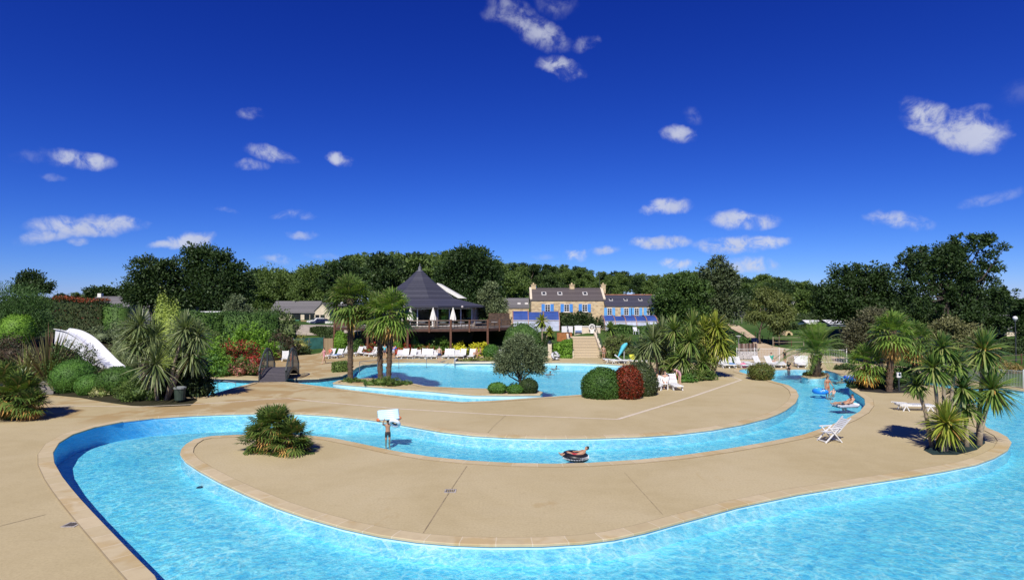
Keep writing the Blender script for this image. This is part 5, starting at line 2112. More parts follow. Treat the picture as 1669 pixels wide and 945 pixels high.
# big single trees behind
tree('broad_dark_tree', 'large dark evergreen tree left of the bungalow, tallest crown of its group', 335, 505, 104, [(330, 425, 34, 22), (300, 445, 30, 22), (360, 440, 30, 22), (385, 452, 26, 22), (340, 465, 44, 26), (390, 478, 22, 22), (300, 475, 34, 22), (325, 412, 22, 12), (350, 490, 40, 14), (365, 418, 18, 10)], G_PINE, BARK_D, n=9000, leaf=.5, trunk_r=.5)
tree('leafy_dark_tree', 'dark leafy tree with ragged outline, leftmost of the big tree group behind the hedges', 250, 505, 100, [(245, 440, 26, 18), (220, 465, 22, 20), (262, 465, 30, 22), (240, 480, 30, 18), (275, 438, 18, 14), (212, 478, 14, 14), (285, 490, 30, 14)], G_OAK, BARK_D, n=6500, leaf=.48, trunk_r=.4)
tree('distant_round_tree', 'small dark tree standing alone against the sky on the far left', 52, 490, 120, [(46, 452, 17, 12), (62, 463, 17, 10), (36, 462, 12, 10), (55, 472, 22, 9), (74, 470, 8, 7)], G_OAK, BARK_D, n=2600, leaf=.5, trunk_r=.3, base=3)
tree('distant_low_tree', 'low dark bushy tree behind the slate roof on the left', 168, 490, 135, [(165, 476, 20, 7), (148, 478, 12, 5), (185, 478, 14, 6)], G_OAK, BARK_D, n=1600, leaf=.6, trunk_r=.25, base=3)
tree('round_pine', 'rounded mid-green pine just right of the big dark tree group', 440, 505, 148, [(440, 455, 30, 17), (425, 470, 24, 18), (455, 472, 28, 18), (440, 485, 36, 16)], G_PINE2, BARK, n=4500, leaf=.55, trunk_r=.35)
tree('round_pine', 'rounded mid-green pine behind the bungalow, left of the tall palm', 512, 505, 150, [(512, 448, 26, 15), (495, 465, 24, 18), (528, 465, 26, 18), (512, 482, 38, 14)], G_PINE2, BARK, n=4500, leaf=.55, trunk_r=.35)
tree('tall_dark_pine', 'tall dark pine rising behind the right side of the pavilion roof', 765, 500, 108, [(765, 425, 32, 20), (740, 440, 24, 20), (792, 440, 26, 20), (760, 460, 46, 22), (725, 462, 20, 20), (800, 465, 22, 20), (765, 488, 48, 18), (778, 412, 18, 10), (748, 414, 14, 10)], G_PINE, BARK_D, n=9000, leaf=.5, trunk_r=.45)
tree('grey_conifer', 'grey-green conical conifer beside the pavilion roof', 800, 520, 88, [(800, 468, 9, 8), (797, 482, 16, 10), (803, 495, 21, 12), (800, 508, 25, 10)], leafmat('grey_conifer_needles', (.035, .055, .03), (.11, .15, .085), trans=.15), BARK, n=3800, leaf=.34, trunk_r=.2, shell=.4)
tree('tall_eucalyptus', 'tall feathery grey-green tree with open top right of the slate wing', 1172, 548, 92, [(1170, 428, 13, 9), (1160, 445, 20, 12), (1185, 442, 16, 11), (1172, 462, 26, 16), (1192, 458, 16, 10), (1160, 485, 32, 20), (1180, 500, 32, 22), (1165, 520, 34, 16), (1198, 452, 8, 5)], G_EUC, BARK, n=7500, leaf=.40, trunk_r=.3, shell=.7, clump=.45, droop=.5)
tree('spreading_dark_tree', 'broad dark tree covering the right end of the slate wing', 1105, 550, 86, [(1110, 462, 26, 14), (1085, 482, 22, 16), (1125, 478, 28, 20), (1100, 505, 34, 20), (1075, 508, 16, 14), (1130, 510, 26, 20), (1145, 470, 16, 14)], leafmat('mid_dark_leaves', (.014, .036, .010), (.050, .095, .024), trans=.15), BARK_D, n=7500, leaf=.40, trunk_r=.35)
tree('weeping_birch', 'loose olive-green weeping tree between the path and the lawn', 1240, 553, 84, fill_blobs([(1200, 520), (1205, 480), (1225, 460), (1265, 465), (1290, 490), (1296, 525), (1280, 542), (1225, 540)], 11, 18, 13, 3), G_BIRCH, BARK, n=7000, leaf=.30, trunk_r=.14, shell=.8, clump=.45, droop=.9, aspect=.4)
tree('weeping_birch', 'slimmer olive-green weeping tree, right neighbour beside the stone oven', 1270, 556, 82, [(1272, 492, 15, 14), (1278, 515, 14, 16), (1262, 520, 13, 16), (1272, 535, 16, 8)], G_BIRCH, BARK, n=3000, leaf=.30, trunk_r=.10, shell=.8, clump=.45, droop=.9, aspect=.4)
OUT_BIG = [(1450, 540), (1452, 500), (1458, 470), (1462, 435), (1470, 410), (1500, 400), (1530, 392), (1548, 380), (1590, 378), (1622, 384), (1635, 405), (1640, 440), (1655, 480), (1660, 530), (1640, 560), (1560, 560), (1490, 560)]
tree('great_pine', 'huge dark spreading pine towering over the right side', 1545, 568, 72, fill_blobs(OUT_BIG, 16, 28, 50, 8) + [(1560, 392, 18, 10), (1600, 390, 20, 11), (1632, 408, 14, 12), (1500, 408, 16, 10), (1648, 474, 12, 9), (1478, 420, 14, 11), (1466, 460, 12, 14)], G_PINE, BARK_D, n=15000, leaf=.34, trunk_r=.42, clump=.36, per=46, shell=.5)
OUT_L = [(1318, 500), (1315, 478), (1330, 462), (1350, 445), (1372, 430), (1400, 432), (1430, 432), (1462, 440), (1475, 500), (1460, 555), (1390, 535), (1350, 528)]
tree('dark_pine', 'wide dark pine left of the huge pine, shading the mobile homes', 1395, 555, 86, fill_blobs(OUT_L, 15, 26, 32, 4) + [(1375, 440, 20, 11), (1410, 440, 20, 11), (1445, 445, 18, 12), (1335, 470, 14, 10)], G_PINE, BARK_D, n=11000, leaf=.40, trunk_r=.4, clump=.38, per=44)
tree('dark_pine', 'dark pine filling the gap behind the huge pine, left side', 1455, 560, 100, fill_blobs([(1425, 470), (1490, 450), (1495, 560), (1425, 560)], 14, 22, 12, 21), G_PINE, BARK_D, n=6000, leaf=.45, trunk_r=.35)
tree('dark_pine', 'dark pine filling the gap behind the huge pine, right side', 1600, 560, 96, fill_blobs([(1545, 470), (1650, 480), (1655, 545), (1545, 560)], 14, 24, 16, 22), G_PINE, BARK_D, n=7500, leaf=.45, trunk_r=.35)
tree('dark_pine', 'dark pine beyond the mobile homes, left of the wide dark pine', 1345, 530, 140, fill_blobs([(1290, 475), (1400, 465), (1400, 525), (1290, 520)], 10, 18, 18, 23), G_PINE2, BARK_D, n=6000, leaf=.6, trunk_r=.35)
tree('dark_pine', 'low dark tree between the tall fan palm and the olive-grey tree', 1492, 575, 84, [(1460, 520, 22, 18), (1490, 515, 22, 18), (1520, 520, 22, 18), (1475, 540, 26, 16), (1508, 542, 26, 16)], G_OAK, BARK_D, n=4500, leaf=.4, trunk_r=.2)
tree('edge_pine', 'dark pine cut by the right edge of the view', 1680, 590, 66, [(1672, 500, 16, 14), (1680, 520, 24, 20), (1690, 545, 30, 20)], G_PINE, BARK_D, n=3000, leaf=.34, trunk_r=.25)
tree('grey_brown_tree', 'greyish-brown leafy tree behind the tall fan palm on the right', 1422, 600, 62, [(1425, 520, 24, 16), (1405, 540, 24, 18), (1440, 545, 24, 22), (1415, 568, 30, 20), (1445, 575, 18, 16), (1395, 560, 16, 16)], leafmat('grey_brown_leaves', (.026, .032, .020), (.095, .10, .065), trans=.15), BARK, n=6000, leaf=.27, trunk_r=.14, shell=.5)
tree('olive_grey_tree', 'broad olive-grey bushy tree below the huge pine', 1560, 600, 60, [(1545, 530, 22, 12), (1575, 535, 22, 12), (1530, 552, 26, 18), (1565, 560, 34, 18), (1595, 550, 18, 14), (1545, 580, 36, 16), (1585, 580, 26, 14)], leafmat('olive_grey_leaves', (.040, .050, .024), (.125, .135, .070), trans=.15), BARK, n=6500, leaf=.26, trunk_r=.12, shell=.5, up=.1)

# left bank ------------------------------------------------------------
tree('feathery_tamarisk', 'soft feathery green tamarisk at the far left edge', 25, 575, 52, [(20, 490, 38, 26), (55, 500, 26, 26), (-20, 500, 36, 36), (30, 525, 44, 26), (66, 525, 20, 18), (0, 540, 50, 24)], G_TAM, BARK_D, n=9000, leaf=.24, trunk_r=.14, shell=.6, clump=.5, aspect=.2, up=.5)
hedge('photinia_hedge', 'dark hedge with red young tips along the top, behind the slide', 82, 532, 160, 530, 66, 66, 489, 492, G_REDTIP, thick=2.2, topmat=G_REDTOP, n=4200)
hedge('laurel_hedge', 'short green hedge continuing right from the red-tipped hedge', 159, 532, 190, 532, 66.5, 66, 497, 500, G_HEDGE, thick=2, n=1500)
shrub('lavender_bank', 'grey-green low shrubs behind the top of the slide', 160, 560, 529, 62, leafmat('grey_low_leaves', (.045, .07, .045), (.12, .16, .10), trans=.15), 58, nb=6, n=2600)
ball('round_shrub', 'bright green rounded shrub at the left edge below the tamarisk', 17, 572, 513, 50, G_BRIGHT, 49, n=2600, bump=.07, rough=.07)
shrub('purple_shrub', 'dark purple-leaved shrub at the far left edge', 0, 618, 545, 70, G_PURP, 45, nb=6, n=3000)
flax('flax_clump', 'tall brownish flax clump with upright blades left of the slide', 78, 602, 526, 100, G_PHOR, 43, n=170)
flax('variegated_flax', 'small pale striped flax clump beside the garden steps', 42, 600, 558, 46, G_VARI, 43, n=80)
shrub('leafy_shrub', 'dark leafy shrub in front of the slide, behind the clipped balls', 92, 624, 557, 66, G_HEDGE, 42, nb=5, n=3000)
shrub('leafy_shrub', 'purplish dark leafy shrub right beside the slide chute', 124, 622, 557, 54, leafmat('dark_mixed_leaves', (.02, .04, .016), (.065, .085, .035), (.12, .09, .05), .15), 43, nb=5, n=2400)
shrub('hydrangea', 'low shrub with faded pinkish flower heads below the slide', 148, 626, 592, 40, leafmat('faded_hydrangea', (.03, .06, .02), (.08, .11, .04), (.20, .13, .09), .35), 42, nb=4, n=1200)
ball('clipped_ball', 'largest clipped green ball at the edge of the left garden', 107, 642, 588, 66, G_BALL, n=6500, bump=.006, leaf=.075, rough=.02)
ball('clipped_ball', 'clipped green ball between the largest ball and the variegated shrub', 139, 645, 611, 44, G_BALL, n=4000, bump=.006, leaf=.075, rough=.02)
ball('clipped_ball', 'wide dark green clipped shrub behind the variegated shrub', 183, 644, 598, 62, G_DOME, 40, n=4500, bump=.03, leaf=.085, rough=.03)
shrub('variegated_shrub', 'small cream variegated shrub at the garden edge', 160, 647.5, 626, 28, G_VARI, nb=3, n=1300, leaf=.08)
shrub('trailing_shrub', 'low spreading green shrub right at the foot of the slide', 222, 657, 610, 66, leafmat('mid_green_leaves', (.026, .06, .016), (.085, .135, .04), trans=.2), 37.5, nb=5, n=3600, leaf=.10)
dwarf_palm('dwarf fan palm clump at the lower left edge of the deck', 28, 684, [(30, 640, 44), (-8, 630, 46), (52, 658, 30), (5, 665, 34)], D=None, extra_dead=12)
cordyline('large clump of grey-green cabbage trees at the end of the slide', 258, 657, [(212, 545, 30, 240), (230, 530, 32, 250), (232, 560, 30, 245), (288, 545, 40, 268), (304, 578, 36, 270), (262, 592, 44, 261), (302, 536, 28, 272), (248, 552, 36, 252), (318, 548, 28, 272)], G_CORDG, 38, n=110)
shrub('dark_underplanting', 'dark green strappy mass below the cabbage trees', 296, 655, 585, 72, G_DARK, 39, nb=5, n=3600, droop=.6, aspect=.22, leaf=.35)
ball('lime_conifer', 'pale lime-green conifer behind the cabbage trees, taller one', 259, 575, 484, 28, G_LIME, 52, bump=.10, rough=.09, leaf=.16, n=3000)
ball('lime_conifer', 'pale lime-green conifer behind the cabbage trees, lower right one', 276, 575, 502, 34, G_LIME, 51, bump=.10, rough=.09, leaf=.16, n=3000)
shrub('grey_shrub', 'grey-green rounded shrub left of the cabbage trees', 200, 600, 505, 50, leafmat('greyish_leaves', (.045, .07, .04), (.12, .16, .09)), 50, nb=4, n=3600)
hedge('long_clipped_hedge', 'long clipped green hedge in front of the white mobile home', 285, 562, 360, 562, 74, 76, 508, 511, G_HEDGE, n=3600, leaf=.2, thick=2)
hedge('long_clipped_hedge', 'clipped green hedge continuing right, below the poplars', 360, 562, 452, 562, 76, 78, 511, 511, leafmat('hedge_green_dark', (.015, .045, .012), (.04, .085, .022), trans=.15), n=3600, leaf=.2, thick=2)
tree('silvery_tree', 'silvery-grey young tree behind the clipped hedge', 386, 540, 86, [(386, 492, 14, 11), (378, 506, 13, 12), (396, 508, 14, 12), (388, 522, 18, 8)], G_GREY, BARK, n=2600, leaf=.3, trunk_r=.1)
shrub('poplar_row', 'tall loose green shrubs in front of the bungalow roof', 436, 552, 489, 74, leafmat('poplar_leaves', (.03, .055, .022), (.10, .145, .065), trans=.2), 84, nb=6, n=4000, leaf=.27)
shrub('laurel_bush', 'large bright yellow-green bush in the middle of the left garden', 396, 572, 519, 80, G_BRIGHT, 64, nb=6, n=4200, leaf=.24)
shrub('dark_shrub', 'dark bronze-green bush right of the bright laurel bush', 444, 574, 535, 62, G_PURP, 70, nb=5, n=2600)
shrub('low_dark_shrub', 'low dark green shrubs in front of the green windscreen', 470, 577, 557, 64, G_DARK, 72, nb=6, n=2000)
shrub('bright_shrub', 'fresh bright green shrub right of the cabbage trees', 336, 598, 545, 46, G_BRIGHT, 52, nb=4, n=3000, leaf=.18)
shrub('bright_shrub', 'small fresh green shrub tucked against the red flowers', 352, 602, 568, 28, G_BRIGHT, 51, nb=3, n=1400, leaf=.16)
shrub('green_shrub', 'mid-green bushy mass at the water edge beside the cabbage trees', 336, 613, 574, 66, G_BALL, 50.5, nb=5, n=3400, leaf=.17)
shrub('tall_green_shrub', 'olive-green tall shrubs behind the fresh green shrub', 322, 580, 528, 80, leafmat('tall_shrub_leaves', (.03, .06, .018), (.08, .12, .04)), 60, nb=6, n=3600, leaf=.22)
shrub('red_flower_bush', 'large red flowering bush at the left of the arched bridge', 380, 604, 553, 76, G_FLOW, 55, nb=6, n=3800, leaf=.17)
shrub('pink_flower_bush', 'pinkish flowering shrubs at the water edge in front of the red bush', 384, 614, 588, 76, G_FLOWP, 50.5, nb=7, n=3600, leaf=.14)
shrub('rockery_shrub', 'dry brownish rockery plants behind the loungers left of the bridge', 438, 582, 566, 34, leafmat('rockery_leaves', (.10, .09, .04), (.24, .20, .10), (.30, .20, .12), .2), 66, nb=4, n=1200)
hedge('clipped_box_planter', 'small clipped box hedge on the deck beside the pool', 543, 607, 567, 606, None, None, 593, 592.5, G_VARI if False else leafmat('box_leaves', (.025, .06, .015), (.09, .14, .04), (.2, .22, .09), .1), thick=1.5, n=1500, leaf=.12)
shrub('reed_grass', 'yellow-green reedy plant in front of the green windscreen', 484, 568, 543, 26, leafmat('reed_leaves', (.12, .15, .04), (.25, .26, .10)), 76, nb=3, n=900, aspect=.2)
ball('round_shrub', 'bright green shrub right of the cane screen panel', 553, 571, 541, 22, G_BRIGHT, 74, n=1800, bump=.06)
hedge('dark_back_hedge', 'dark hedge behind the green windscreen below the white wall', 505, 553, 552, 551, 92, 90, 534, 533, G_DARK, n=1800)

# peninsula ------------------------------------------------------------
fan_palm('tall fan palm with shaggy trunk, left one of the poolside trio', 571, 619, 571, 487, 47, G_FAN, n=60, trunk_r=.19, skirt=6)
fan_palm('fan palm in the middle of the poolside trio', 620, 622, 617, 512, 44, G_FAN, n=54, trunk_r=.18, skirt=6)
fan_palm('fan palm with bright crown, right one of the poolside trio', 633, 626, 640, 507, 44, G_FANB, n=54, trunk_r=.17, skirt=6)
shrub('ground_cover', 'low green shrubby ground cover at the foot of the palm trio', 622, 630, 613, 66, G_COVER, nb=7, n=2600, leaf=.13)
shrub('ground_cover', 'low ground cover at the foot of the left palm', 574, 624, 616, 44, G_COVER, nb=5, n=1300, leaf=.12)
shrub('ground_cover', 'thin ground cover right of the palm trio', 655, 627, 622, 32, G_COVER, nb=4, n=700, leaf=.10)
tree('olive_tree', 'round-headed grey olive tree on the tip of the pool peninsula', 848, 637, None, [(848, 570, 24, 17), (826, 582, 18, 16), (872, 580, 17, 17), (848, 590, 36, 18), (820, 598, 13, 11), (874, 598, 14, 11), (838, 560, 16, 10), (858, 558, 14, 9), (848, 550, 9, 6)], G_GREY, BARK_D, n=9500, leaf=.17, trunk_r=.17, shell=.6, clump=.42, per=34, aspect=.34, trunk_top=.9)
ball('clipped_ball', 'clipped green ball left of the olive tree trunk', 810.5, 641.5, 624, 31, G_BALL, n=2600, leaf=.09)
ball('clipped_ball', 'smaller clipped green mound in front of the olive tree', 840, 642.5, 627.5, 28, G_BALL, n=2200, leaf=.09)
ball('clipped_ball', 'dark clipped ball right of the olive tree trunk', 862, 641.5, 617, 30, G_DARK, n=2600, leaf=.09)
shrub('ground_cover', 'dark low plants behind the olive tree trunk', 838, 637, 623, 22, G_DARK, nb=3, n=900, leaf=.1)
# deck, right of the big pool
ball('clipped_dome', 'big clipped green dome at the edge of the pool', 984, 650.5, 600.5, 68, G_DOME, n=6500, bump=.012, leaf=.10, sink=.3, dep=.85)
ball('clipped_dome', 'dark speckled clipped dome behind the red shrub', 1046, 645, 592.5, 58, leafmat('speckled_dome', (.012, .028, .012), (.045, .065, .026), (.22, .24, .17), .05), n=5200, bump=.02, leaf=.10, sink=.3)
ball('red_photinia', 'rounded rust-red shrub between the two clipped domes', 1026, 645, 597, 46, G_RED, 38.6, n=4600, bump=.03, leaf=.11, sink=.2, rough=.05)
cordyline('cabbage tree clump behind the clipped domes, leaning trunk on the left', 1070, 618, [(1064, 556, 34, 1072), (1086, 578, 30, 1082), (1048, 572, 26, 1070), (1082, 541, 26, 1078)], G_CORDG, 52, n=100)
cordyline('cabbage tree clump with two pale trunks in the middle of the deck', 1128, 622, [(1102, 540, 28, 1118), (1122, 555, 30, 1118), (1112, 582, 28, 1117), (1100, 598, 22, 1116), (1130, 530, 26, 1122), (1146, 590, 26, 1147)], G_CORD, 49, n=105)
cordyline('yellowish cabbage tree clump, rightmost of the deck group', 1160, 620, [(1150, 542, 30, 1148), (1172, 552, 30, 1158), (1166, 532, 26, 1152), (1180, 570, 22, 1160), (1160, 575, 24, 1155)], G_CORDY, 50, n=105)
shrub('ground_cover', 'low leafy plants under the cabbage trees on the deck', 1142, 622, 602, 72, G_COVER, None, nb=7, n=2200, leaf=.13)
shrub('low_shrub', 'small green shrub beside the bending woman', 1121, 624, 611, 24, G_BALL, nb=3, n=900, leaf=.11)
ball('round_shrub', 'rounded brownish-green shrub beside the small round pool', 1245, 620, 593, 40, leafmat('brown_green_leaves', (.035, .055, .015), (.10, .125, .035), (.14, .09, .03), .15), n=3200, bump=.06, leaf=.11, rough=.08)
hedge('dark_clipped_hedge', 'dark clipped hedge right of the yellow cabbage trees', 1176, 594, 1200, 594, 60, 60, 558, 560, G_HEDGE, n=2200)
date_palm('date palm with arching green fronds on the round pool islet', 1330, 613, 1330, 576, 54)
shrub('ground_cover', 'low plants around the foot of the date palm', 1331, 613, 603, 40, leafmat('islet_leaves', (.03, .05, .015), (.08, .10, .03), (.15, .08, .04), .15), nb=5, n=1300, leaf=.12)
fan_palm('short fan palm with hanging orange dead fronds', 1415, 634, 1413, 588, 36, G_FANB, n=46, trunk_r=.17, deadmat=G_ORANGE, skirt=18)
fan_palm('tall fan palm with bare brown trunk on the right island', 1449, 638, 1452, 540, 40, G_FANB, n=54, trunk_r=.18)
fan_palm('fan palm half hidden behind the tall one on the right island', 1492, 630, 1490, 552, 36, G_FAN, n=48, trunk_r=.15)
shrub('island_bush', 'dense green bush beside the white box on a post', 1482, 637, 588, 74, G_HEDGE, 45, nb=6, n=4200, leaf=.14)
shrub('dark_bed', 'dark low planting under the two fan palms on the right island', 1425, 634, 620, 84, G_DARK, None, nb=7, n=2200, leaf=.13)
shrub('low_shrub', 'low dark shrubs behind the date palm islet', 1382, 613, 594, 36, G_DARK, 56, nb=4, n=1500)
cordyline('tall cabbage tree clump in the sunken bed on the right island', 1553, 733, [(1513, 598, 34, 1528), (1530, 566, 27, 1536), (1551, 590, 28, 1540), (1569, 632, 30, 1556), (1582, 662, 30, 1578), (1500, 628, 22, 1522)], G_CORD, 25.6, n=120, dead=False, stem_r=.085)
cordyline('green cabbage tree with a tall bare trunk above the pool, on the bed edge', 1594, 726, [(1615, 572, 40, 1597), (1615, 634, 42, 1592)], G_CORD, 26, n=140, stem_r=.10, dead=True)
cordyline('low spiky cabbage tree with yellow-green blades in front of the sunken bed', 1537, 740, [(1544, 690, 38, 1537)], G_CORDY, 25, n=150, stem_r=.13, dead=True)
dwarf_palm('large dwarf fan palm clump on the central deck island', 445, 752, [(430, 702, 42), (470, 715, 40), (410, 725, 36), (452, 738, 38), (448, 690, 34), (488, 735, 26)], D=24.4, extra_dead=10)

# centre back ------------------------------------------------------------
ball('round_shrub', 'large dark rounded shrub left of the stairs below the blue enclosure', 852, 580, 527, 62, G_HEDGE, 69, n=3400, bump=.06)
shrub('dark_shrub', 'dark shrubs filling the bank left of the stairs', 886, 576, 545, 60, G_DARK, 70, nb=6, n=2600)
cordyline('small cabbage tree in front of the left blue enclosure', 884, 560, [(883.5, 523, 14, 884), (896, 540, 9, 888)], G_CORDY, 74, n=60, wid=.06)
hedge('clipped_cube_hedge', 'bright green clipped cube hedge left of the stairs', 902, 584, 917, 584.5, 68.4, 68.2, 562, 562, G_BRIGHT, thick=1.6, n=1300)
hedge('clipped_cube_hedge', 'taller bright green clipped cube hedge touching the stair wall', 915, 583.5, 932, 584, 68, 67.8, 557, 556, leafmat('fresh_hedge', (.04, .11, .012), (.10, .2, .03)), thick=1.6, n=1300)
shrub('climbing_shrub', 'dark climbing shrub covering the lower front of the farmhouse', 950, 545, 506, 70, G_DARK, 80, nb=7, n=3600, leaf=.25)
hedge('dark_hedge', 'dark hedge between the blue enclosure and the climbing shrub', 908, 540, 935, 540, 82, 82, 512, 514, G_DARK, n=1300, leaf=.24)
cordyline('small yucca-like plant at the right of the stairs', 995, 566, [(994, 536, 14, 995), (998, 550, 12, 996)], G_CORD, 71, n=60, wid=.06)
shrub('tufted_shrub', 'grassy tufted shrub right of the stairs behind the turquoise parasol', 1010, 585, 545, 50, leafmat('tuft_leaves', (.04, .07, .025), (.12, .16, .06), (.16, .14, .07), .15), 67, nb=5, n=2600, aspect=.2, leaf=.4)
hedge('ivy_bank', 'green ivy-covered bank below the right blue enclosure', 1000, 560, 1080, 558, 75, 75, 532, 532, G_HEDGE, thick=2.5, n=3000, leaf=.22)
shrub('bank_shrub', 'green shrub on the bank behind the yellow chair', 1042, 586, 556, 50, G_HEDGE, 67.5, nb=5, n=2400)
shrub('bank_shrub', 'dark shrub behind the left cabbage trees', 1075, 592, 552, 60, G_DARK, 64, nb=5, n=2400)
# bank under the restaurant
shrub('flower_bed', 'bright red flower bed left of the palm trunks below the terrace', 602, 576, 557, 38, G_FLOW, 72, nb=5, n=1700, leaf=.2)
shrub('flower_bed', 'bright red flower bed right of the palm trunks below the terrace', 657, 577, 557, 30, leafmat('bright_red_flowers', (.05, .08, .02), (.12, .11, .03), (.46, .03, .03), .5), 71, nb=4, n=1500, leaf=.2)
shrub('flower_bed', 'russet flower bed in the middle below the terrace', 692, 578, 562, 46, G_FLOWO, 70.5, nb=5, n=1700, leaf=.2)
shrub('bank_shrub', 'leafy green shrubs below the middle of the terrace', 716, 579, 550, 74, leafmat('bank_leaves', (.03, .08, .014), (.09, .17, .035)), 71.5, nb=7, n=3600, leaf=.2)
shrub('golden_shrub', 'golden yellow shrub below the right parasol', 748, 578, 551, 18, G_YELL, 71.5, nb=2, n=1000, leaf=.18)
shrub('golden_shrub', 'golden yellow shrub beside the right terrace post', 783, 578, 553, 26, G_YELL, 71.5, nb=3, n=1300, leaf=.18)
shrub('golden_shrub', 'low golden strip joining the two golden shrubs', 768, 579, 561, 30, G_YELL, 70.8, nb=4, n=1200, leaf=.16)
shrub('low_shrub', 'low olive shrubs in front of the golden shrubs', 762, 581, 567, 26, leafmat('low_olive', (.04, .06, .02), (.09, .12, .04)), 69.5, nb=4, n=1000)
ball('clipped_ball', 'clipped green ball beside the seated couple', 800, 584, 562, 27, G_BALL, 66.5, n=2200)
ball('clipped_ball', 'small round shrub below the terrace edge near the palm trunks', 648, 576, 547, 15, G_BRIGHT, 72.5, n=900)
ball('clipped_ball', 'small round dark shrub below the terrace, right of the palm trunks', 676, 576, 548, 13, G_BALL, 72.5, n=800)
shrub('bank_shrub', 'green shrub below the left end of the terrace', 580, 574, 551, 36, G_HEDGE, 74, nb=4, n=1500)
shrub('planter_plants', 'low yellow-green plants filling the poolside planter', 778, 590.5, 582.5, 72, leafmat('planter_leaves', (.05, .08, .02), (.14, .17, .05), (.26, .26, .10), .2), 62.6, nb=9, n=2600, leaf=.17)
# right side
shrub('bank_shrub', 'rounded green shrubs beside the lamp above the timber palisade', 1206, 566, 537, 34, G_HEDGE, 76, nb=4, n=1700)
shrub('bank_shrub', 'low green shrub beside the sandy path', 1222, 568, 553, 26, G_BALL, 74, nb=3, n=1000)
shrub('dark_hedge_mass', 'dark hedge mass between the lawn and the mobile homes', 1305, 545, 527, 40, G_DARK, 98, nb=5, n=1700)
shrub('dark_hedge_mass', 'dark bushes behind the date palm below the grey mobile home', 1375, 585, 545, 60, G_DARK, 72, nb=5, n=2600)
shrub('dry_bank', 'dry grassy bank beyond the right fence', 1640, 610, 590, 90, leafmat('dry_grass', (.12, .10, .05), (.24, .19, .09)), 52, nb=8, n=2200, aspect=.2, leaf=.3)
hedge('dark_hedge', 'dark hedge in front of the rendered house at the right edge', 1625, 580, 1700, 578, 66, 64, 556, 556, G_DARK, n=2200, leaf=.2)

shrub('dark_hedge_mass', 'dark bushes below the huge pine, left of the olive-grey tree', 1475, 590, 512, 100, G_DARK, 78, nb=7, n=4200, leaf=.3)
shrub('dark_hedge_mass', 'dark bushes behind the white mobile home roofs', 1340, 545, 512, 110, G_DARK, 122, nb=8, n=3600, leaf=.45)
shrub('dark_hedge_mass', 'dark bushes between the olive-grey tree and the rendered house', 1615, 590, 530, 60, G_DARK, 70, nb=6, n=3200, leaf=.3)

# ================================================================== footbridge
BA = G0(446, 622)                                   # near foot of the bridge, on the deck
BB = G0(472, 604)
br = thing('arched_footbridge', 'small arched footbridge with dark boards and black barred railings over the channel', 'footbridge', (BA.x, BA.y, 0))
dirv = Vector((BB.x - BA.x + 0.4, BB.y - BA.y, 0))
Lb = 5.6
dirv.normalize()
sidev = Vector((dirv.y, -dirv.x, 0))
Wb = 1.95
DKB = mat_rows('dark_bridge_boards', (0.055, 0.050, 0.058), (0.10, 0.09, 0.10), 6, 1, 0.8, 0.12)
st0 = -0.55


def bz(f):
    return 0.10 + 0.85 * math.sin(PI * min(1, max(0, f))) ** 1.0


dk = MB()
nb = 30
for i in range(nb):
    f0, f1 = i / nb, (i + .86) / nb
    q = []
    for f in (f0, f1):
        c = dirv * (st0 + Lb * f)
        for s in (-1, 1):
            q.append(c + sidev * s * Wb / 2 + Vector((0, 0, bz(f))))
    dk.add([q[0], q[1], q[3], q[2]] + [p - Vector((0, 0, .06)) for p in (q[0], q[1], q[3], q[2])], [(0, 1, 2, 3), (7, 6, 5, 4), (0, 4, 5, 1), (3, 2, 6, 7), (0, 3, 7, 4), (1, 5, 6, 2)])
dk.build('deck_boards', DKB, br, fixn=False)
for s in (-1, 1):
    be = MB()
    for i in range(16):
        a = dirv * (st0 + Lb * i / 16) + sidev * s * (Wb / 2 + .05) + Vector((0, 0, bz(i / 16) - .12))
        b = dirv * (st0 + Lb * (i + 1) / 16) + sidev * s * (Wb / 2 + .05) + Vector((0, 0, bz((i + 1) / 16) - .12))
        be.bar(a, b, .08, .28)
    be.build('side_beam', DARKMETAL, br)
    ra = MB()
    o_ = sidev * s * (Wb / 2 + .04)

    def rz_(f):
        return bz(f) + 0.35 + 1.25 * math.sin(PI * (f * .94 + .03)) ** .6
    for i in range(20):
        f0, f1 = .02 + .96 * i / 20, .02 + .96 * (i + 1) / 20
        ra.bar(dirv * (st0 + Lb * f0) + o_ + Vector((0, 0, rz_(f0))), dirv * (st0 + Lb * f1) + o_ + Vector((0, 0, rz_(f1))), .10, .12)
    ra.build('handrail', plain('bridge_rail', (0.045, 0.055, 0.055), .5), br)
    pk = MB()
    for i in range(15):
        f = .05 + .90 * i / 14
        pk.bar(dirv * (st0 + Lb * f) + o_ + Vector((0, 0, bz(f) - .05)), dirv * (st0 + Lb * f) + o_ + Vector((0, 0, rz_(f))), .042)
    pk.build('balusters', DARKMETAL, br)
    for f in (.05, .5, .95):
        MB().bar(dirv * (st0 + Lb * f) + o_ + Vector((0, 0, bz(f) - .2)), dirv * (st0 + Lb * f) + o_ + Vector((0, 0, rz_(f) - .02)), .13).build('post', DARKMETAL, br)

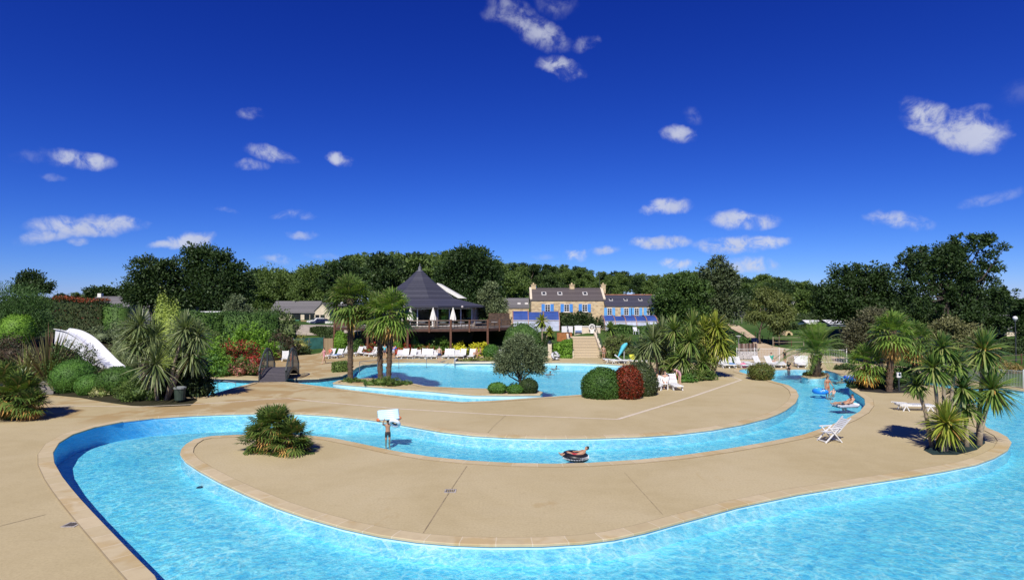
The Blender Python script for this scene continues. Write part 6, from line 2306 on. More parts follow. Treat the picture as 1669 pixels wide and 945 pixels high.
# ================================================================== water slide
CHUTE = plain('white_slide_shell', (0.74, 0.75, 0.78), 0.35, 0.06, 1.0, spec=0.5)
sl = thing('water_slide', 'white open water slide curving down through the left garden', 'water slide', tuple(G0(226, 640)))
L = sl.location
ctr = [(101, 541, 50.5), (120, 545, 49.5), (141, 557, 48.2), (162, 578, 46.8), (183, 599, 45.4), (205, 613, 43.8), (231, 621, 42.2), (256, 627, 40.8)]
cp = [at(*q) - L for q in ctr]
fine = []
for i in range(len(cp) - 1):
    p0, p1, p2, p3 = cp[max(0, i - 1)], cp[i], cp[i + 1], cp[min(len(cp) - 1, i + 2)]
    for j in range(8):
        t_ = j / 8
        fine.append(0.5 * ((2 * p1) + (p2 - p0) * t_ + (2 * p0 - 5 * p1 + 4 * p2 - p3) * t_ ** 2 + (3 * p1 - p0 - 3 * p2 + p3) * t_ ** 3))
fine.append(cp[-1])


def chute(mb, prof, closed=False):
    n = len(prof)
    b = len(mb.v)
    for i, p in enumerate(fine):
        d = (fine[min(i + 1, len(fine) - 1)] - fine[max(0, i - 1)])
        d.z = 0
        d.normalize()
        s = Vector((d.y, -d.x, 0))
        for (u, z) in prof:
            mb.v.append(tuple(p + s * u + Vector((0, 0, z))))
    for i in range(len(fine) - 1):
        for k in range(n - 1 + (1 if closed else 0)):
            k2 = (k + 1) % n
            mb.f.append((b + i * n + k, b + i * n + k2, b + (i + 1) * n + k2, b + (i + 1) * n + k))


m_ = MB()
U = []
for k in range(11):
    a = PI + PI * k / 10
    U.append((0.54 * math.cos(a), 0.30 + .30 * math.sin(a)))
V_ = [(x * .93, z + .06 if abs(x) < .49 else z) for x, z in U][::-1]
chute(m_, U + V_, True)
m_.build('chute', CHUTE, sl, smooth=True)
m_ = MB()
chute(m_, [(.50, .29), (.61, .32), (.63, .27), (.52, .22)], True)
chute(m_, [(-.50, .29), (-.61, .32), (-.63, .27), (-.52, .22)], True)
m_.build('rim', WHITE, sl)
m_ = MB()
chute(m_, [(.48, .18), (.54, -1.0), (.42, -1.0), (.38, .03)], True)
m_.build('side_skirt', CHUTE, sl, smooth=False)
for i in (5, 16, 27, 38):
    p = fine[i]
    MB().tube([(p.x - .3, p.y + .4, -L.z - .5), (p.x - .3, p.y + .4, p.z)], .12, 8).build('support', STEEL, sl)
# small dark pond seen behind the slide
pd = at(187, 572, 52)
m_ = MB()
m_.add([(pd.x + 2.2 * math.cos(a), pd.y + 2.4 * math.sin(a), H(pd.x, pd.y) + .25) for a in [2 * PI * k / 20 for k in range(20)]], [tuple(range(20))])
tag(m_.build('pond_water', plain('dark_pond_water', (0.02, 0.08, 0.10), 0.08, 0.2), fixn=False), kind='structure')
# garden steps left of the clipped balls
gs = thing('garden_steps', 'dark slate garden steps climbing beside the clipped balls', 'steps', tuple(G0(70, 642)))
for k in range(6):
    MB().box((-.35 * k, .35 + .75 * k, .12 + .22 * k), (1.6, .9, .24)).build('step', plain('slate_step', (0.20, 0.18, 0.16), .8), gs)

# ================================================================== sun loungers
def make_lounger(name='sun_lounger', tilt=50, wm=WHITE, label='', group=None, pad=None):
    t = thing(name, label, 'sun lounger', (0, 0, 0), 0, group)
    W_, zs = 0.66, 0.33
    fr = MB()
    for s in (-1, 1):
        fr.box((s * W_ / 2, 0.0, zs), (.055, 1.9, .07))
    fr.box((0, -.93, zs), (W_, .05, .07)).box((0, .93, zs), (W_, .05, .07))
    fr.build('frame', wm, t)
    se = MB()
    for k in range(10):
        se.box((0, -.86 + k * .115, zs + .045), (W_ - .06, .085, .022))
    se.build('seat', wm, t)
    bk = MB()
    ca, sa = math.cos(R(tilt)), math.sin(R(tilt))
    Mx = Matrix.Rotation(R(tilt), 3, 'X')
    for k in range(7):
        d = .06 + k * .115
        bk.box((0, .30 + d * ca, zs + .05 + d * sa), (W_ - .06, .085, .022), m=Mx)
    for s in (-1, 1):
        bk.box((s * (W_ / 2 - .02), .30 + .42 * ca, zs + .05 + .42 * sa), (.05, .86, .05), m=Mx)
    bk.build('backrest', wm, t)
    for s in (-1, 1):
        for y in (-.68, .62):
            lg = MB()
            lg.bar((s * W_ / 2, y - .17, .0), (s * W_ / 2, y, zs), .05, .05).bar((s * W_ / 2, y + .17, .0), (s * W_ / 2, y, zs), .05, .05)
            lg.build('leg', wm, t)
    if pad:
        MB().box((0, -.30, zs + .085), (W_ - .1, 1.15, .05)).build('cushion', pad, t, bevel=.02)
    return t


def face(p, tx=0.0, ty=0.0):
    """rotation so that the foot end (-y) points to the target"""
    return math.atan2(tx - p.x, -(ty - p.y))


rngl = random.Random(3)
LNG = {}


def lounger(kind, px, py, rot, label=None, group=None, D=None):
    p = hit(px, py, D)
    rz = R(rot)
    if kind not in LNG:
        tilt, pad = {'up': (56, None), 'mid': (38, None), 'flat': (4, None), 'blue': (50, plain('blue_cushion', (0.10, 0.26, 0.55), .8))}[kind]
        o = make_lounger('sun_lounger', tilt, WHITE, label, group, pad)
        LNG[kind] = o
        o.location = p
        o.rotation_euler = (0, 0, rz)
    else:
        o = dup(LNG[kind], p, rz, label)
        if group:
            o['group'] = group
        elif 'group' in o:
            del o['group']
    if label:
        o['label'] = label
    return o


GR = 'white sun loungers in the long back row'
RL = 'white plastic sun lounger in the long row facing the pool below the terrace'
i = 0
for px in (651, 661, 672, 681, 690.5, 700, 708.5, 728, 736, 745, 753.5):
    lounger('up' if i % 3 else 'mid', px, 583.5 + rngl.uniform(-.4, .4), rngl.uniform(-10, 10), RL, GR)
    i += 1
GR2 = 'white sun loungers between the palm trunks'
RL2 = 'white plastic sun lounger with raised back, in the short row between the palm trunks'
for px, py in ((583, 579.5), (590, 578.5), (597, 579), (606, 580), (612, 581)):
    lounger('up', px, py, rngl.uniform(-35, -20), RL2, GR2)
lounger('up', 538, 583.5, -15, 'white sun lounger beside the walking woman in pink, a seated person on it')
lounger('blue', 551, 583, -12, 'white sun lounger with dark blue cushion, left of the palm trunks')
lounger('up', 562, 579.5, -25, 'white sun lounger right of the one with the dark cushion, beside the left palm trunk')
GR3 = 'white sun loungers left of the bridge'
RL3 = 'white sun lounger with raised back in the row left behind the footbridge'
for px, py in ((454, 578), (463, 577.5), (472, 577)):
    lounger('up', px, py, 35 + rngl.uniform(-8, 8), RL3, GR3)
lounger('blue', 487, 577.5, 48, 'white sun lounger with blue cushion, at the grass right behind the footbridge')
lounger('flat', 433, 579, 70, 'flat white sun lounger left of the raised loungers behind the footbridge')
lounger('mid', 409, 596, 10, 'white sun lounger half hidden by the red flowering bush, left of its pair')
lounger('mid', 416, 597, 14, 'white sun lounger half hidden by the pink flowers beside the bridge rail')
lounger('up', 465, 588, 20, 'white sun lounger seen between the two bridge railings')
lounger('up', 769, 584, -6, 'white sun lounger under the seated couple with the yellow towel')
lounger('up', 818, 585, 25, 'white sun lounger left of the olive tree crown, first of two')
lounger('up', 824, 585.5, 20, 'white sun lounger touching the olive tree crown, second of two')
lounger('up', 909, 583.5, -20, 'white sun lounger behind the black and white swim ring')
for px, py, k, w_ in ((1000, 591.5, 'flat', 'nearest the stairs'), (1008, 592, 'flat', 'under the turquoise parasol, left side'), (1017, 592, 'mid', 'directly under the turquoise parasol'), (1042, 593, 'flat', 'right of the yellow chair')):
    lounger(k, px, py, rngl.uniform(60, 100), 'low white sun lounger ' + w_)
lounger('up', 1099, 634, 4, 'white sun lounger seen from its back in front of the bending woman', D=None)
lounger('mid', 1075, 634, -30, 'white lounger with pale blue towel beside the dark clipped dome')
lounger('up', 1178, 598.5, 5, 'white sun lounger under the yellow cabbage trees')
lounger('blue', 1190, 598.5, -4, 'white sun lounger with pale blue cover beside the dark clipped hedge')
lounger('up', 1206, 599, 12, 'white sun lounger in front of the scribbled panel')
for px, w_ in ((1222, 'beside the pink bag'), (1239, 'behind the brownish round shrub'), (1258, 'under the person in green'), (1266, 'right of the person in green'), (1275, 'left of the person in black'), (1303, 'behind the wading person in black')):
    lounger('flat' if px in (1222, 1266, 1275) else 'up', px, 598.3, rngl.uniform(-20, 20), 'white sun lounger at the fence, ' + w_)
lounger('up', 1310, 597, -30, 'white sun lounger at the fence, left of the date palm fronds')
lounger('flat', 1491, 669.5, 82, 'empty flat white sun lounger on the right island beside the cabbage trees')

# folding armchair at the water's edge
fc = thing('folding_armchair', 'white folding plastic armchair with reclined back at the edge of the river pool', 'chair', tuple(G0(1352, 719)), R(-80))
GREYSLING = plain('pale_grey_slats', (0.50, 0.51, 0.52), .6, .1)
se = MB()
for k in range(5):
    se.box((0, -.22 + k * .11, .43 + k * -.006), (.48, .085, .025))
se.build('seat', WHITE, fc)
bk = MB()
Mx = Matrix.Rotation(R(44), 3, 'X')
for k in range(8):
    d = .05 + .1 * k
    bk.box((0, .26 + d * math.cos(R(44)), .45 + d * math.sin(R(44))), (.48, .075, .025), m=Mx)
for s in (-1, 1):
    bk.box((s * .25, .26 + .44 * math.cos(R(44)), .45 + .44 * math.sin(R(44))), (.045, .92, .045), m=Mx)
bk.build('backrest', GREYSLING, fc)
for s in (-1, 1):
    MB().bar((s * .28, -.30, .66), (s * .28, .36, .66), .06, .035).build('armrest', WHITE, fc)
    MB().bar((s * .27, -.42, 0), (s * .27, .30, .66), .045).build('leg', WHITE, fc)
    MB().bar((s * .30, .40, 0), (s * .30, -.20, .66), .045).build('leg', WHITE, fc)
for y_ in (-.40, .38):
    MB().bar((-.28, y_, .06), (.28, y_, .06), .04).build('stretcher', WHITE, fc)

# ================================================================== parasol, chairs and small things at the back
tq = thing('turquoise_parasol', 'closed turquoise parasol drooping to one side at the back of the pool', 'parasol', tuple(hit(1017, 591)))
k_ = mpp(tq.location)
MB().tube([(0, 0, 0), (.02, 0, 1.0), (.05, 0, 2.1)], .03, 8).build('pole', WHITE, tq)
cv = MB()
n = 12
prof = [(-.62, .62, .10), (-.42, .95, .22), (-.15, 1.45, .36), (.05, 1.9, .40), (.16, 2.08, .24), (.18, 2.12, .04)]
for (x, z, r) in prof:
    for k in range(n):
        a = 2 * PI * k / n
        rr = r * (1.1 if k % 2 else .85)
        cv.v.append((x + rr * math.cos(a) * .8, rr * math.sin(a), z + .25 * rr * math.cos(a)))
for q in range(len(prof) - 1):
    for k in range(n):
        cv.f.append((q * n + k, q * n + (k + 1) % n, q * n + n + (k + 1) % n, q * n + n + k))
cv.build('canopy', plain('turquoise_canvas', (0.10, 0.50, 0.60), .8, .15), tq, smooth=True)
MB().lathe([(.28, 0), (.28, .08), (.05, .12), (0, .12)], 12).build('base', WHITE, tq)


def plastic_chair(label, px, py, mat, rz, D=None):
    t = thing('plastic_chair', label, 'chair', tuple(hit(px, py, D)), R(rz))
    MB().box((0, 0, .42), (.5, .48, .04)).build('seat', mat, t, bevel=.015)
    bk = MB()
    bk.add([(-.26, .22, .44), (.26, .22, .44), (.30, .34, .92), (-.30, .34, .92), (-.26, .26, .44), (.26, .26, .44), (.30, .38, .92), (-.30, .38, .92)], [(0, 1, 2, 3), (4, 5, 6, 7), (0, 1, 5, 4), (1, 2, 6, 5), (2, 3, 7, 6), (3, 0, 4, 7)])
    bk.build('backrest', mat, t)
    for s in (-1, 1):
        MB().bar((s * .27, -.24, .62), (s * .27, .28, .66), .05, .03).build('armrest', mat, t)
        for y in (-.22, .22):
            MB().bar((s * .25, y * 1.15, 0), (s * .24, y, .42 if y > 0 else .62), .04).build('leg', mat, t)
    return t


plastic_chair('yellow plastic chair at the back of the pool beside the low loungers', 1032, 592, plain('yellow_plastic', (0.62, 0.62, 0.06), .5), 10)
plastic_chair('white plastic chair on the ivy bank above the yellow chair', 1037, 565, WHITE, 20, 74)
plastic_chair('white plastic chair beside the person under the patterned towel', 1083, 635, WHITE, -20)
plastic_chair('white plastic chair at the stair foot left of the cube hedges', 917, 569, WHITE, 15, 72)
plastic_chair('pale blue plastic chair beside the dark rounded shrub near the stairs', 875.5, 572, plain('pale_blue_plastic', (.30, .50, .60), .5), 0, 70.5)


def board(name, label, cat, px0, px1, pyt, pyb, D, mat, legs=True, frame=WHITE):
    a, b = at(px0, pyt, D), at(px1, pyb, D)
    zg = H((a.x + b.x) / 2, D)
    t = thing(name, label, cat, ((a.x + b.x) / 2, D, min(zg, b.z)))
    z0, z1 = b.z - t.location.z, a.z - t.location.z
    w_ = b.x - a.x
    MB().box((0, 0, (z0 + z1) / 2), (w_, .06, z1 - z0)).build('panel', mat, t)
    m_ = MB()
    for s in (-1, 1):
        m_.box((s * (w_ / 2 + .02), 0, (z0 + z1) / 2), (.05, .09, z1 - z0 + .06))
    m_.box((0, 0, z1 + .02), (w_ - .02, .09, .05))
    m_.build('frame', frame, t)
    if legs and z0 > .05:
        for s in (-1, 1):
            MB().bar((s * w_ * .4, 0, -.1), (s * w_ * .4, 0, z0), .06).build('post', DARKMETAL, t)
    return t


BLUEW, tb_, bb_ = new_mat('white_notice_with_blue_foot')
_o = tb_.new('ShaderNodeTexCoord').outputs['Generated']
_s = tb_.new('ShaderNodeSeparateXYZ')
tb_.link(_o, _s.inputs[0])
tb_.link(tb_.mix(tb_.math('LESS_THAN', _s.outputs[2], .3), (.72, .73, .75), (.14, .20, .36)), bb_.inputs['Base Color'])
board('notice_board', 'blank white notice board left of the stair head', 'notice board', 916, 933, 532, 542, 75, WHITE)
board('notice_board', 'small white notice with blue lower part at the stair head', 'notice board', 937.5, 948, 531, 541.5, 75.2, BLUEW)
board('timber_gate', 'orange-brown timber gate panel left of the stairs', 'gate', 908, 932, 542, 556, 74, plain('orange_timber', (.30, .12, .035), .7, .25, 3), False, BROWNWOOD)
board('glazed_screen', 'brown glazed timber screen at the right end of the terrace', 'screen', 797, 830, 511, 530, 78, plain('brown_glass', (.085, .055, .035), .25, .4), False, BROWNWOOD)
tp = thing('wheel_planter', 'white wheel-shaped garden ornament above the stairs', 'ornament', tuple(at(965, 543, 75)))
MB().torus((0, 0, .75), .38, .07, 20, 8, Matrix.Rotation(R(90), 3, 'X')).build('rim', WPAINT, tp)
m_ = MB()
for k in range(4):
    a = PI * k / 4
    m_.bar((-.38 * math.cos(a), 0, .75 - .38 * math.sin(a)), (.38 * math.cos(a), 0, .75 + .38 * math.sin(a)), .035)
m_.build('spokes', WPAINT, tp)
MB().box((0, 0, .18), (.5, .35, .36)).build('plinth', WPAINT, tp)
for lab, px in (('pale gate pillar with dark cap left of the cube hedges', 896), ('pale gate pillar with dark cap right of the stairs', 989)):
    pl = thing('gate_pillar', lab, 'pillar', tuple(hit(px, 583.5, 68.6)))
    MB().box((0, 0, .85), (.42, .42, 1.7)).build('shaft', CREAM, pl)
    MB().lathe([(.32, 0), (.32, .08), (.18, .12), (.2, .24), (.0, .34)], 8, (0, 0, 1.7)).build('cap', DARKMETAL, pl)

# screens and fences ---------------------------------------------------
def fence(name, label, pts, h, mat, nbar=0.12, postm=WPAINT, post_every=2.4, rails=(0.08, 0.95), barw=.018, cat='fence', solid=None):
    """pts: world base points"""
    t = thing(name, label, cat, tuple(pts[0]))
    o = pts[0]
    pan = MB()
    for a, b in zip(pts[:-1], pts[1:]):
        n = max(1, round((b - a).length / post_every))
        for i in range(n):
            p, q = a.lerp(b, i / n) - o, a.lerp(b, (i + 1) / n) - o
            MB().bar(p - Vector((0, 0, .1)), p + Vector((0, 0, h + .06)), .07).build('post', postm, t)
            if solid:
                pan.add([p, q, q + Vector((0, 0, h)), p + Vector((0, 0, h)), p + Vector((0, .04, 0)), q + Vector((0, .04, 0)), q + Vector((0, .04, h)), p + Vector((0, .04, h))], [(0, 1, 2, 3), (4, 5, 6, 7), (3, 2, 6, 7)])
                continue
            for f in rails:
                pan.bar(p + Vector((0, 0, h * f)), q + Vector((0, 0, h * f)), .035)
            m = int((q - p).length / nbar)
            for j in range(1, m):
                c = p.lerp(q, j / m)
                pan.bar(c + Vector((0, 0, h * rails[0])), c + Vector((0, 0, h * rails[-1])), barw)
    e = pts[-1] - o
    MB().bar(e - Vector((0, 0, .1)), e + Vector((0, 0, h + .06)), .07).build('post', postm, t)
    pan.build('panel', mat, t, fixn=False)
    return t


def line(pxs, D=None):
    return [hit(px, py, D) for px, py in pxs]


fence('mesh_fence', 'white mesh fence along the back of the small round pool', line([(1201, 591), (1230, 590.5), (1270, 590.5), (1330, 592), (1380, 593)]), 1.55, plain('white_fence_wire', (.62, .62, .60), .5), .16, WHITE, 3.0)
fence('mesh_fence', 'pale green-grey mesh fence beyond the right pool', line([(1520, 612), (1572, 620), (1620, 629), (1669, 633), (1720, 639)]), 1.35, plain('grey_fence_wire', (.32, .35, .32), .5), .09, WHITE, 2.6)
fence('green_windscreen', 'green fabric windscreen fence at the lawn behind the loungers', line([(478, 571), (528, 568)], None), 1.6, plain('green_windscreen_cloth', (.045, .17, .15), .8, .25, 1.2), solid=True, postm=STEEL, cat='windscreen')
fence('cane_screen', 'tan split-cane screen panel at the end of the green windscreen', line([(527.5, 571), (543, 570.5)], 72), 2.1, mat_rows('cane', (.22, .16, .09), (.34, .26, .15), 9, 0, .9, .2), solid=True, postm=BROWNWOOD, cat='screen')
fence('rail_fence', 'dark low timber rail fence along the right of the sandy path', line([(1231, 551), (1243, 558), (1262, 563.5), (1290, 567)]), .95, BROWNWOOD, 9, BROWNWOOD, 2.2, (.5, .95), .02)
fence('rail_fence', 'pale timber rail fence across the lawn behind the date palm', line([(1260, 568), (1310, 567), (1325, 566)]), 1.5, plain('pale_rail_wood', (.36, .30, .22), .8), 9, plain('pale_rail_wood', (.36, .30, .22)), 4.0, (.55, .97), .02)
fence('rail_fence', 'grey rail fence at the top of the sandy path', line([(1196, 530), (1222, 531)], 112), 1.1, plain('grey_rail', (.30, .28, .25), .7), 9, plain('grey_rail', (.30, .28, .25)), 2.0, (.5, .95), .02)
fence('rail_fence', 'dark rail fence on the dry bank at the right edge', line([(1630, 588), (1700, 590)], 58), 1.0, plain('greyed_rail_wood', (.16, .11, .085)), 9, BROWNWOOD, 2.5, (.5, .95), .02)
pal = thing('timber_palisade', 'short brown palisade of upright boards above the white mesh fence', 'palisade', tuple(hit(1216, 583, 66.5)))
L = pal.location
x0, x1 = xpx(1200, 67) - L.x, xpx(1231.5, 67) - L.x
zt_, zb_ = zpx(559.5, 67) - L.z, zpx(572, 67) - L.z
PALM = [plain('palisade_board_%s' % q, c, .85, .2) for q, c in (('brown', (.13, .07, .05)), ('grey', (.26, .20, .17)), ('dark', (.06, .04, .035)))]
nb = 16
for k in range(nb):
    MB().box((x0 + (x1 - x0) * (k + .5) / nb, .12 + .02 * (k % 2), (zt_ + zb_) / 2 + rngl.uniform(-.03, .06)), ((x1 - x0) / nb - .015, .05, zt_ - zb_)).build('board', PALM[k % 3 if k % 5 else 1], pal)
SCRIB, ts_, bs_ = new_mat('scribbled_panel')
_o = ts_.new('ShaderNodeTexCoord').outputs['Object']
_n = ts_.noise(_o, 2.4, 3, .6, 2.5)
_l = ts_.math('ABSOLUTE', ts_.math('SUBTRACT', ts_.math('FRACT', ts_.math('MULTIPLY', _n, 5.0)), .5))
ts_.link(ts_.mix(ts_.maprange(_l, .10, .18), (.08, .08, .10), (.50, .47, .46)), bs_.inputs['Base Color'])
MB().box(((x0 + x1) / 2, .16, (zb_ + .05) / 2), (x1 - x0, .06, zb_ - .06)).build('scribbled_panel', SCRIB, pal)
# retaining planter at the back of the big pool
pw = thing('poolside_planter', 'low pale walled planter on the far edge of the big pool', 'planter', tuple(hit(778, 592, 62.2)))
L = pw.location
a, b = xpx(740, 62.2) - L.x, xpx(818, 62.2) - L.x
MB().box(((a + b) / 2, -.1, .10), (b - a, .2, .20)).build('front_wall', CREAM, pw)
MB().box((a + .1, 1.2, .20), (.2, 2.3, .40)).build('side_wall', WPAINT, pw)
MB().box((b - .1, 1.2, .10), (.2, 2.3, .20)).build('side_wall', WPAINT, pw)
MB().box(((a + b) / 2, 1.2, .09), (b - a - .42, 2.2, .16)).build('soil', plain('soil', (.04, .03, .02), .95), pw)

# railing in the beach entry of the big pool
hr = thing('pool_railing', 'thin metal handrail with cross braces in the shallow pool entry', 'railing', tuple(G0(573, 603, -.26)))
L = hr.location
pts = [G0(px, py, -.26) for px, py in ((586, 606), (615, 603), (650, 599), (695, 598), (741, 596.5))]
rl = MB()
for i, p in enumerate(pts):
    q = p - L
    MB().tube([q - Vector((0, 0, .5)), q + Vector((0, 0, 1.0))], .03, 6).build('post', STEEL, hr)
    if i:
        a = pts[i - 1] - L
        rl.tube([a + Vector((0, 0, 1.0)), q + Vector((0, 0, 1.0))], .025, 5)
        rl.tube([a + Vector((0, 0, .0)), q + Vector((0, 0, .95))], .014, 4)
        rl.tube([a + Vector((0, 0, .95)), q + Vector((0, 0, .0))], .014, 4)
rl.build('rail', STEEL, hr)
hr = thing('pool_handrail', 'small curved metal handrail in the left end of the channel', 'handrail', tuple(G0(355, 632, -.26)))
MB().tube([(0, 0, -.4), (0, 0, .45), (.3, .1, .55), (1.3, .2, .35), (1.35, .2, -.4)], .025, 6).build('rail', STEEL, hr)

# bin, lamps, posts ----------------------------------------------------
bn = thing('litter_bin', 'dark green litter bin with pale lid under the cabbage trees', 'litter bin', tuple(G0(293, 655)))
MB().lathe([(.26, .10), (.30, .15), (.33, .85), (0, .85)], 14).build('body', plain('dark_green_bin', (.03, .05, .035), .6), bn)
MB().lathe([(.37, .86), (.37, .95), (.25, 1.0), (0, 1.0)], 14).build('lid', plain('pale_lid', (.20, .22, .215), .6), bn)
MB().tube([(0, .0, 0), (0, 0, .12)], .05, 6).build('foot', DARKMETAL, bn)


def lamp(label, px, pyb, pyt, D, globe, r=.16, name='lamp_post'):
    p = hit(px, pyb, D)
    t = thing(name, label, 'lamp', tuple(p))
    h = at(px, pyt, p.y).z - p.z
    MB().lathe([(.09, 0), (.06, .3), (.045, h)], 8).build('pole', DARKMETAL if D == 60 else STEEL, t)
    if globe == 'globe':
        MB().ball((0, 0, h + r), r, 14, 10).build('lamp_globe', WHITE, t, smooth=True)
        MB().lathe([(.12, h - .06), (.14, h + .05), (0, h + .05)], 8).build('collar', STEEL, t)
    else:
        MB().lathe([(.10, h), (.30, h + .22), (.34, h + .26), (.08, h + .34), (0, h + .34)], 10).build('lamp_shade', plain('pale_lamp_shade', (.55, .55, .52), .5), t)
        MB().lathe([(.06, h - .02), (.1, h + .1), (0, h + .1)], 8).build('collar', STEEL, t)
    return t


lamp('white globe lamp on a pole beside the tall left palm', 557, 540, 497, 80, 'globe', .2)
lamp('pale lamp with flared shade above the timber palisade', 1204, 566, 551, 72, 'shade')
lamp('white globe lamp on a pole at the far right edge before the house', 1656, 585, 522, 60, 'globe', .22)
pb = thing('box_on_post', 'small white box with dark window on a dark post beside the fan palms', 'control box', tuple(hit(1465, 637.5)))
k_ = mpp(pb.location)
MB().box((0, 0, .5), (.09, .09, 1.0)).build('post', DARKMETAL, pb)
MB().box((0, 0, 1.15), (.30, .16, .38)).build('box', WHITE, pb, bevel=.02)
MB().box((.02, -.09, 1.18), (.16, .02, .14)).build('display', GLASS_D, pb)
ap = thing('aerial_pole', 'tall thin pole beside the slate cottage', 'pole', (xpx(1304, 148), 148, 4))
MB().tube([(0, 0, 0), (0, 0, zpx(487, 148) - 4)], .08, 6).build('shaft', STEEL, ap)
MB().bar((-.6, 0, zpx(490, 148) - 4), (.6, 0, zpx(490, 148) - 4), .06).build('crossbar', STEEL, ap)

# gratings and inlets
GRAT = plain('grey_grating', (.38, .34, .30), .6, .3, 8)
for lab, px, py in (('small square metal drain grating in the middle of the central deck', 734, 800), ('small square metal drain grating on the left deck near the frame edge', 117, 855)):
    g = thing('drain_grating', lab, 'drain grating', tuple(G0(px, py)))
    m_ = MB()
    for k in range(5):
        m_.box((-.12 + .06 * k, 0, .012), (.03, .28, .012))
    m_.build('bars', plain('worn_steel_bars', (.16, .14, .12), .6), g)
    m_ = MB()
    m_.box((-.17, 0, .010), (.05, .36, .016)).box((.17, 0, .010), (.05, .36, .016)).box((0, .165, .010), (.29, .05, .016)).box((0, -.165, .010), (.29, .05, .016))
    m_.build('frame', GRAT, g)
for lab, px, py in (('dark oval inlet under the water near the tip of the central island', 326, 794), ('dark oval inlet under the water off the right part of the central deck', 1226, 829)):
    g = thing('pool_inlet', lab, 'inlet', tuple(G0(px, py, -.56)))
    MB().lathe([(.11, 0), (.10, .03), (.06, .04), (0, .04)], 14).build('cover', plain('dark_inlet', (.006, .012, .03), .4), g)
    MB().lathe([(.13, -.02), (.13, .01), (.11, .01)], 14).build('ring', DARKMETAL, g)
# small black pot lamps / bowl planters near the yellow shrubs
fp = thing('terracotta_cone', 'small orange terracotta cone ornament left of the dark shrubs', 'ornament', tuple(hit(812, 578, 71)))
MB().lathe([(.32, 0), (.20, .5), (.04, .95), (0, .95)], 10).build('cone', plain('terracotta', (.36, .16, .09), .8), fp)
MB().lathe([(.36, -.05), (.36, .06), (.3, .06)], 10).build('base', plain('terracotta', (.36, .16, .09), .8), fp)
# sunken bed in the right island
bd = [G0(px, py) for px, py in ((1505, 733), (1520, 741), (1560, 741), (1592, 733), (1606, 722), (1604, 712), (1590, 710), (1575, 716), (1545, 722), (1515, 725))]
m_ = MB()
m_.add([(p.x, p.y, .010) for p in bd], [tuple(range(len(bd)))])
tag(m_.build('planting_bed', plain('dark_green_weed_mat', (.012, .030, .028), .8, .3, 4), fixn=False), kind='structure')
GARD = [G0(px, py) for px, py in ((1385, 632), (1400, 637), (1440, 640.5), (1500, 640), (1512, 634), (1490, 627), (1440, 623), (1398, 624))]
m_ = MB()
m_.add([(p.x, p.y, .010) for p in GARD], [tuple(range(len(GARD)))])
tag(m_.build('planting_bed', plain('dark_soil', (.022, .018, .012), .95, .3, 3), fixn=False), kind='structure')

# ================================================================== people
BASEJ = dict(pelvis=(0, 0, .93), waist=(0, 0, 1.08), chest=(0, .005, 1.29), neck=(0, 0, 1.46), head=(0, -.02, 1.60),
             shL=(.175, 0, 1.41), elL=(.225, .01, 1.14), wrL=(.245, -.05, .90), haL=(.25, -.07, .83),
             shR=(-.175, 0, 1.41), elR=(-.225, .01, 1.14), wrR=(-.245, -.05, .90), haR=(-.25, -.07, .83),
             hiL=(.095, 0, .89), knL=(.10, -.015, .49), anL=(.10, .02, .09), toL=(.115, -.15, .03),
             hiR=(-.095, 0, .89), knR=(-.10, -.015, .49), anR=(-.10, .02, .09), toR=(-.115, -.15, .03))
EDG = [('pelvis', 'waist'), ('waist', 'chest'), ('chest', 'neck'), ('neck', 'head')]
for _s in 'LR':
    EDG += [('chest', 'sh' + _s), ('sh' + _s, 'el' + _s), ('el' + _s, 'wr' + _s), ('wr' + _s, 'ha' + _s), ('pelvis', 'hi' + _s), ('hi' + _s, 'kn' + _s), ('kn' + _s, 'an' + _s), ('an' + _s, 'to' + _s)]
RAD = dict(pelvis=(.145, .105), waist=(.125, .095), chest=(.155, .11), neck=(.058, .058), head=(.05, .05), sh=(.062, .062), el=(.043, .043), wr=(.030, .030), ha=(.040, .020), hi=(.088, .088), kn=(.056, .056), an=(.040, .040), to=(.042, .026))
SKIN_PENDING = []


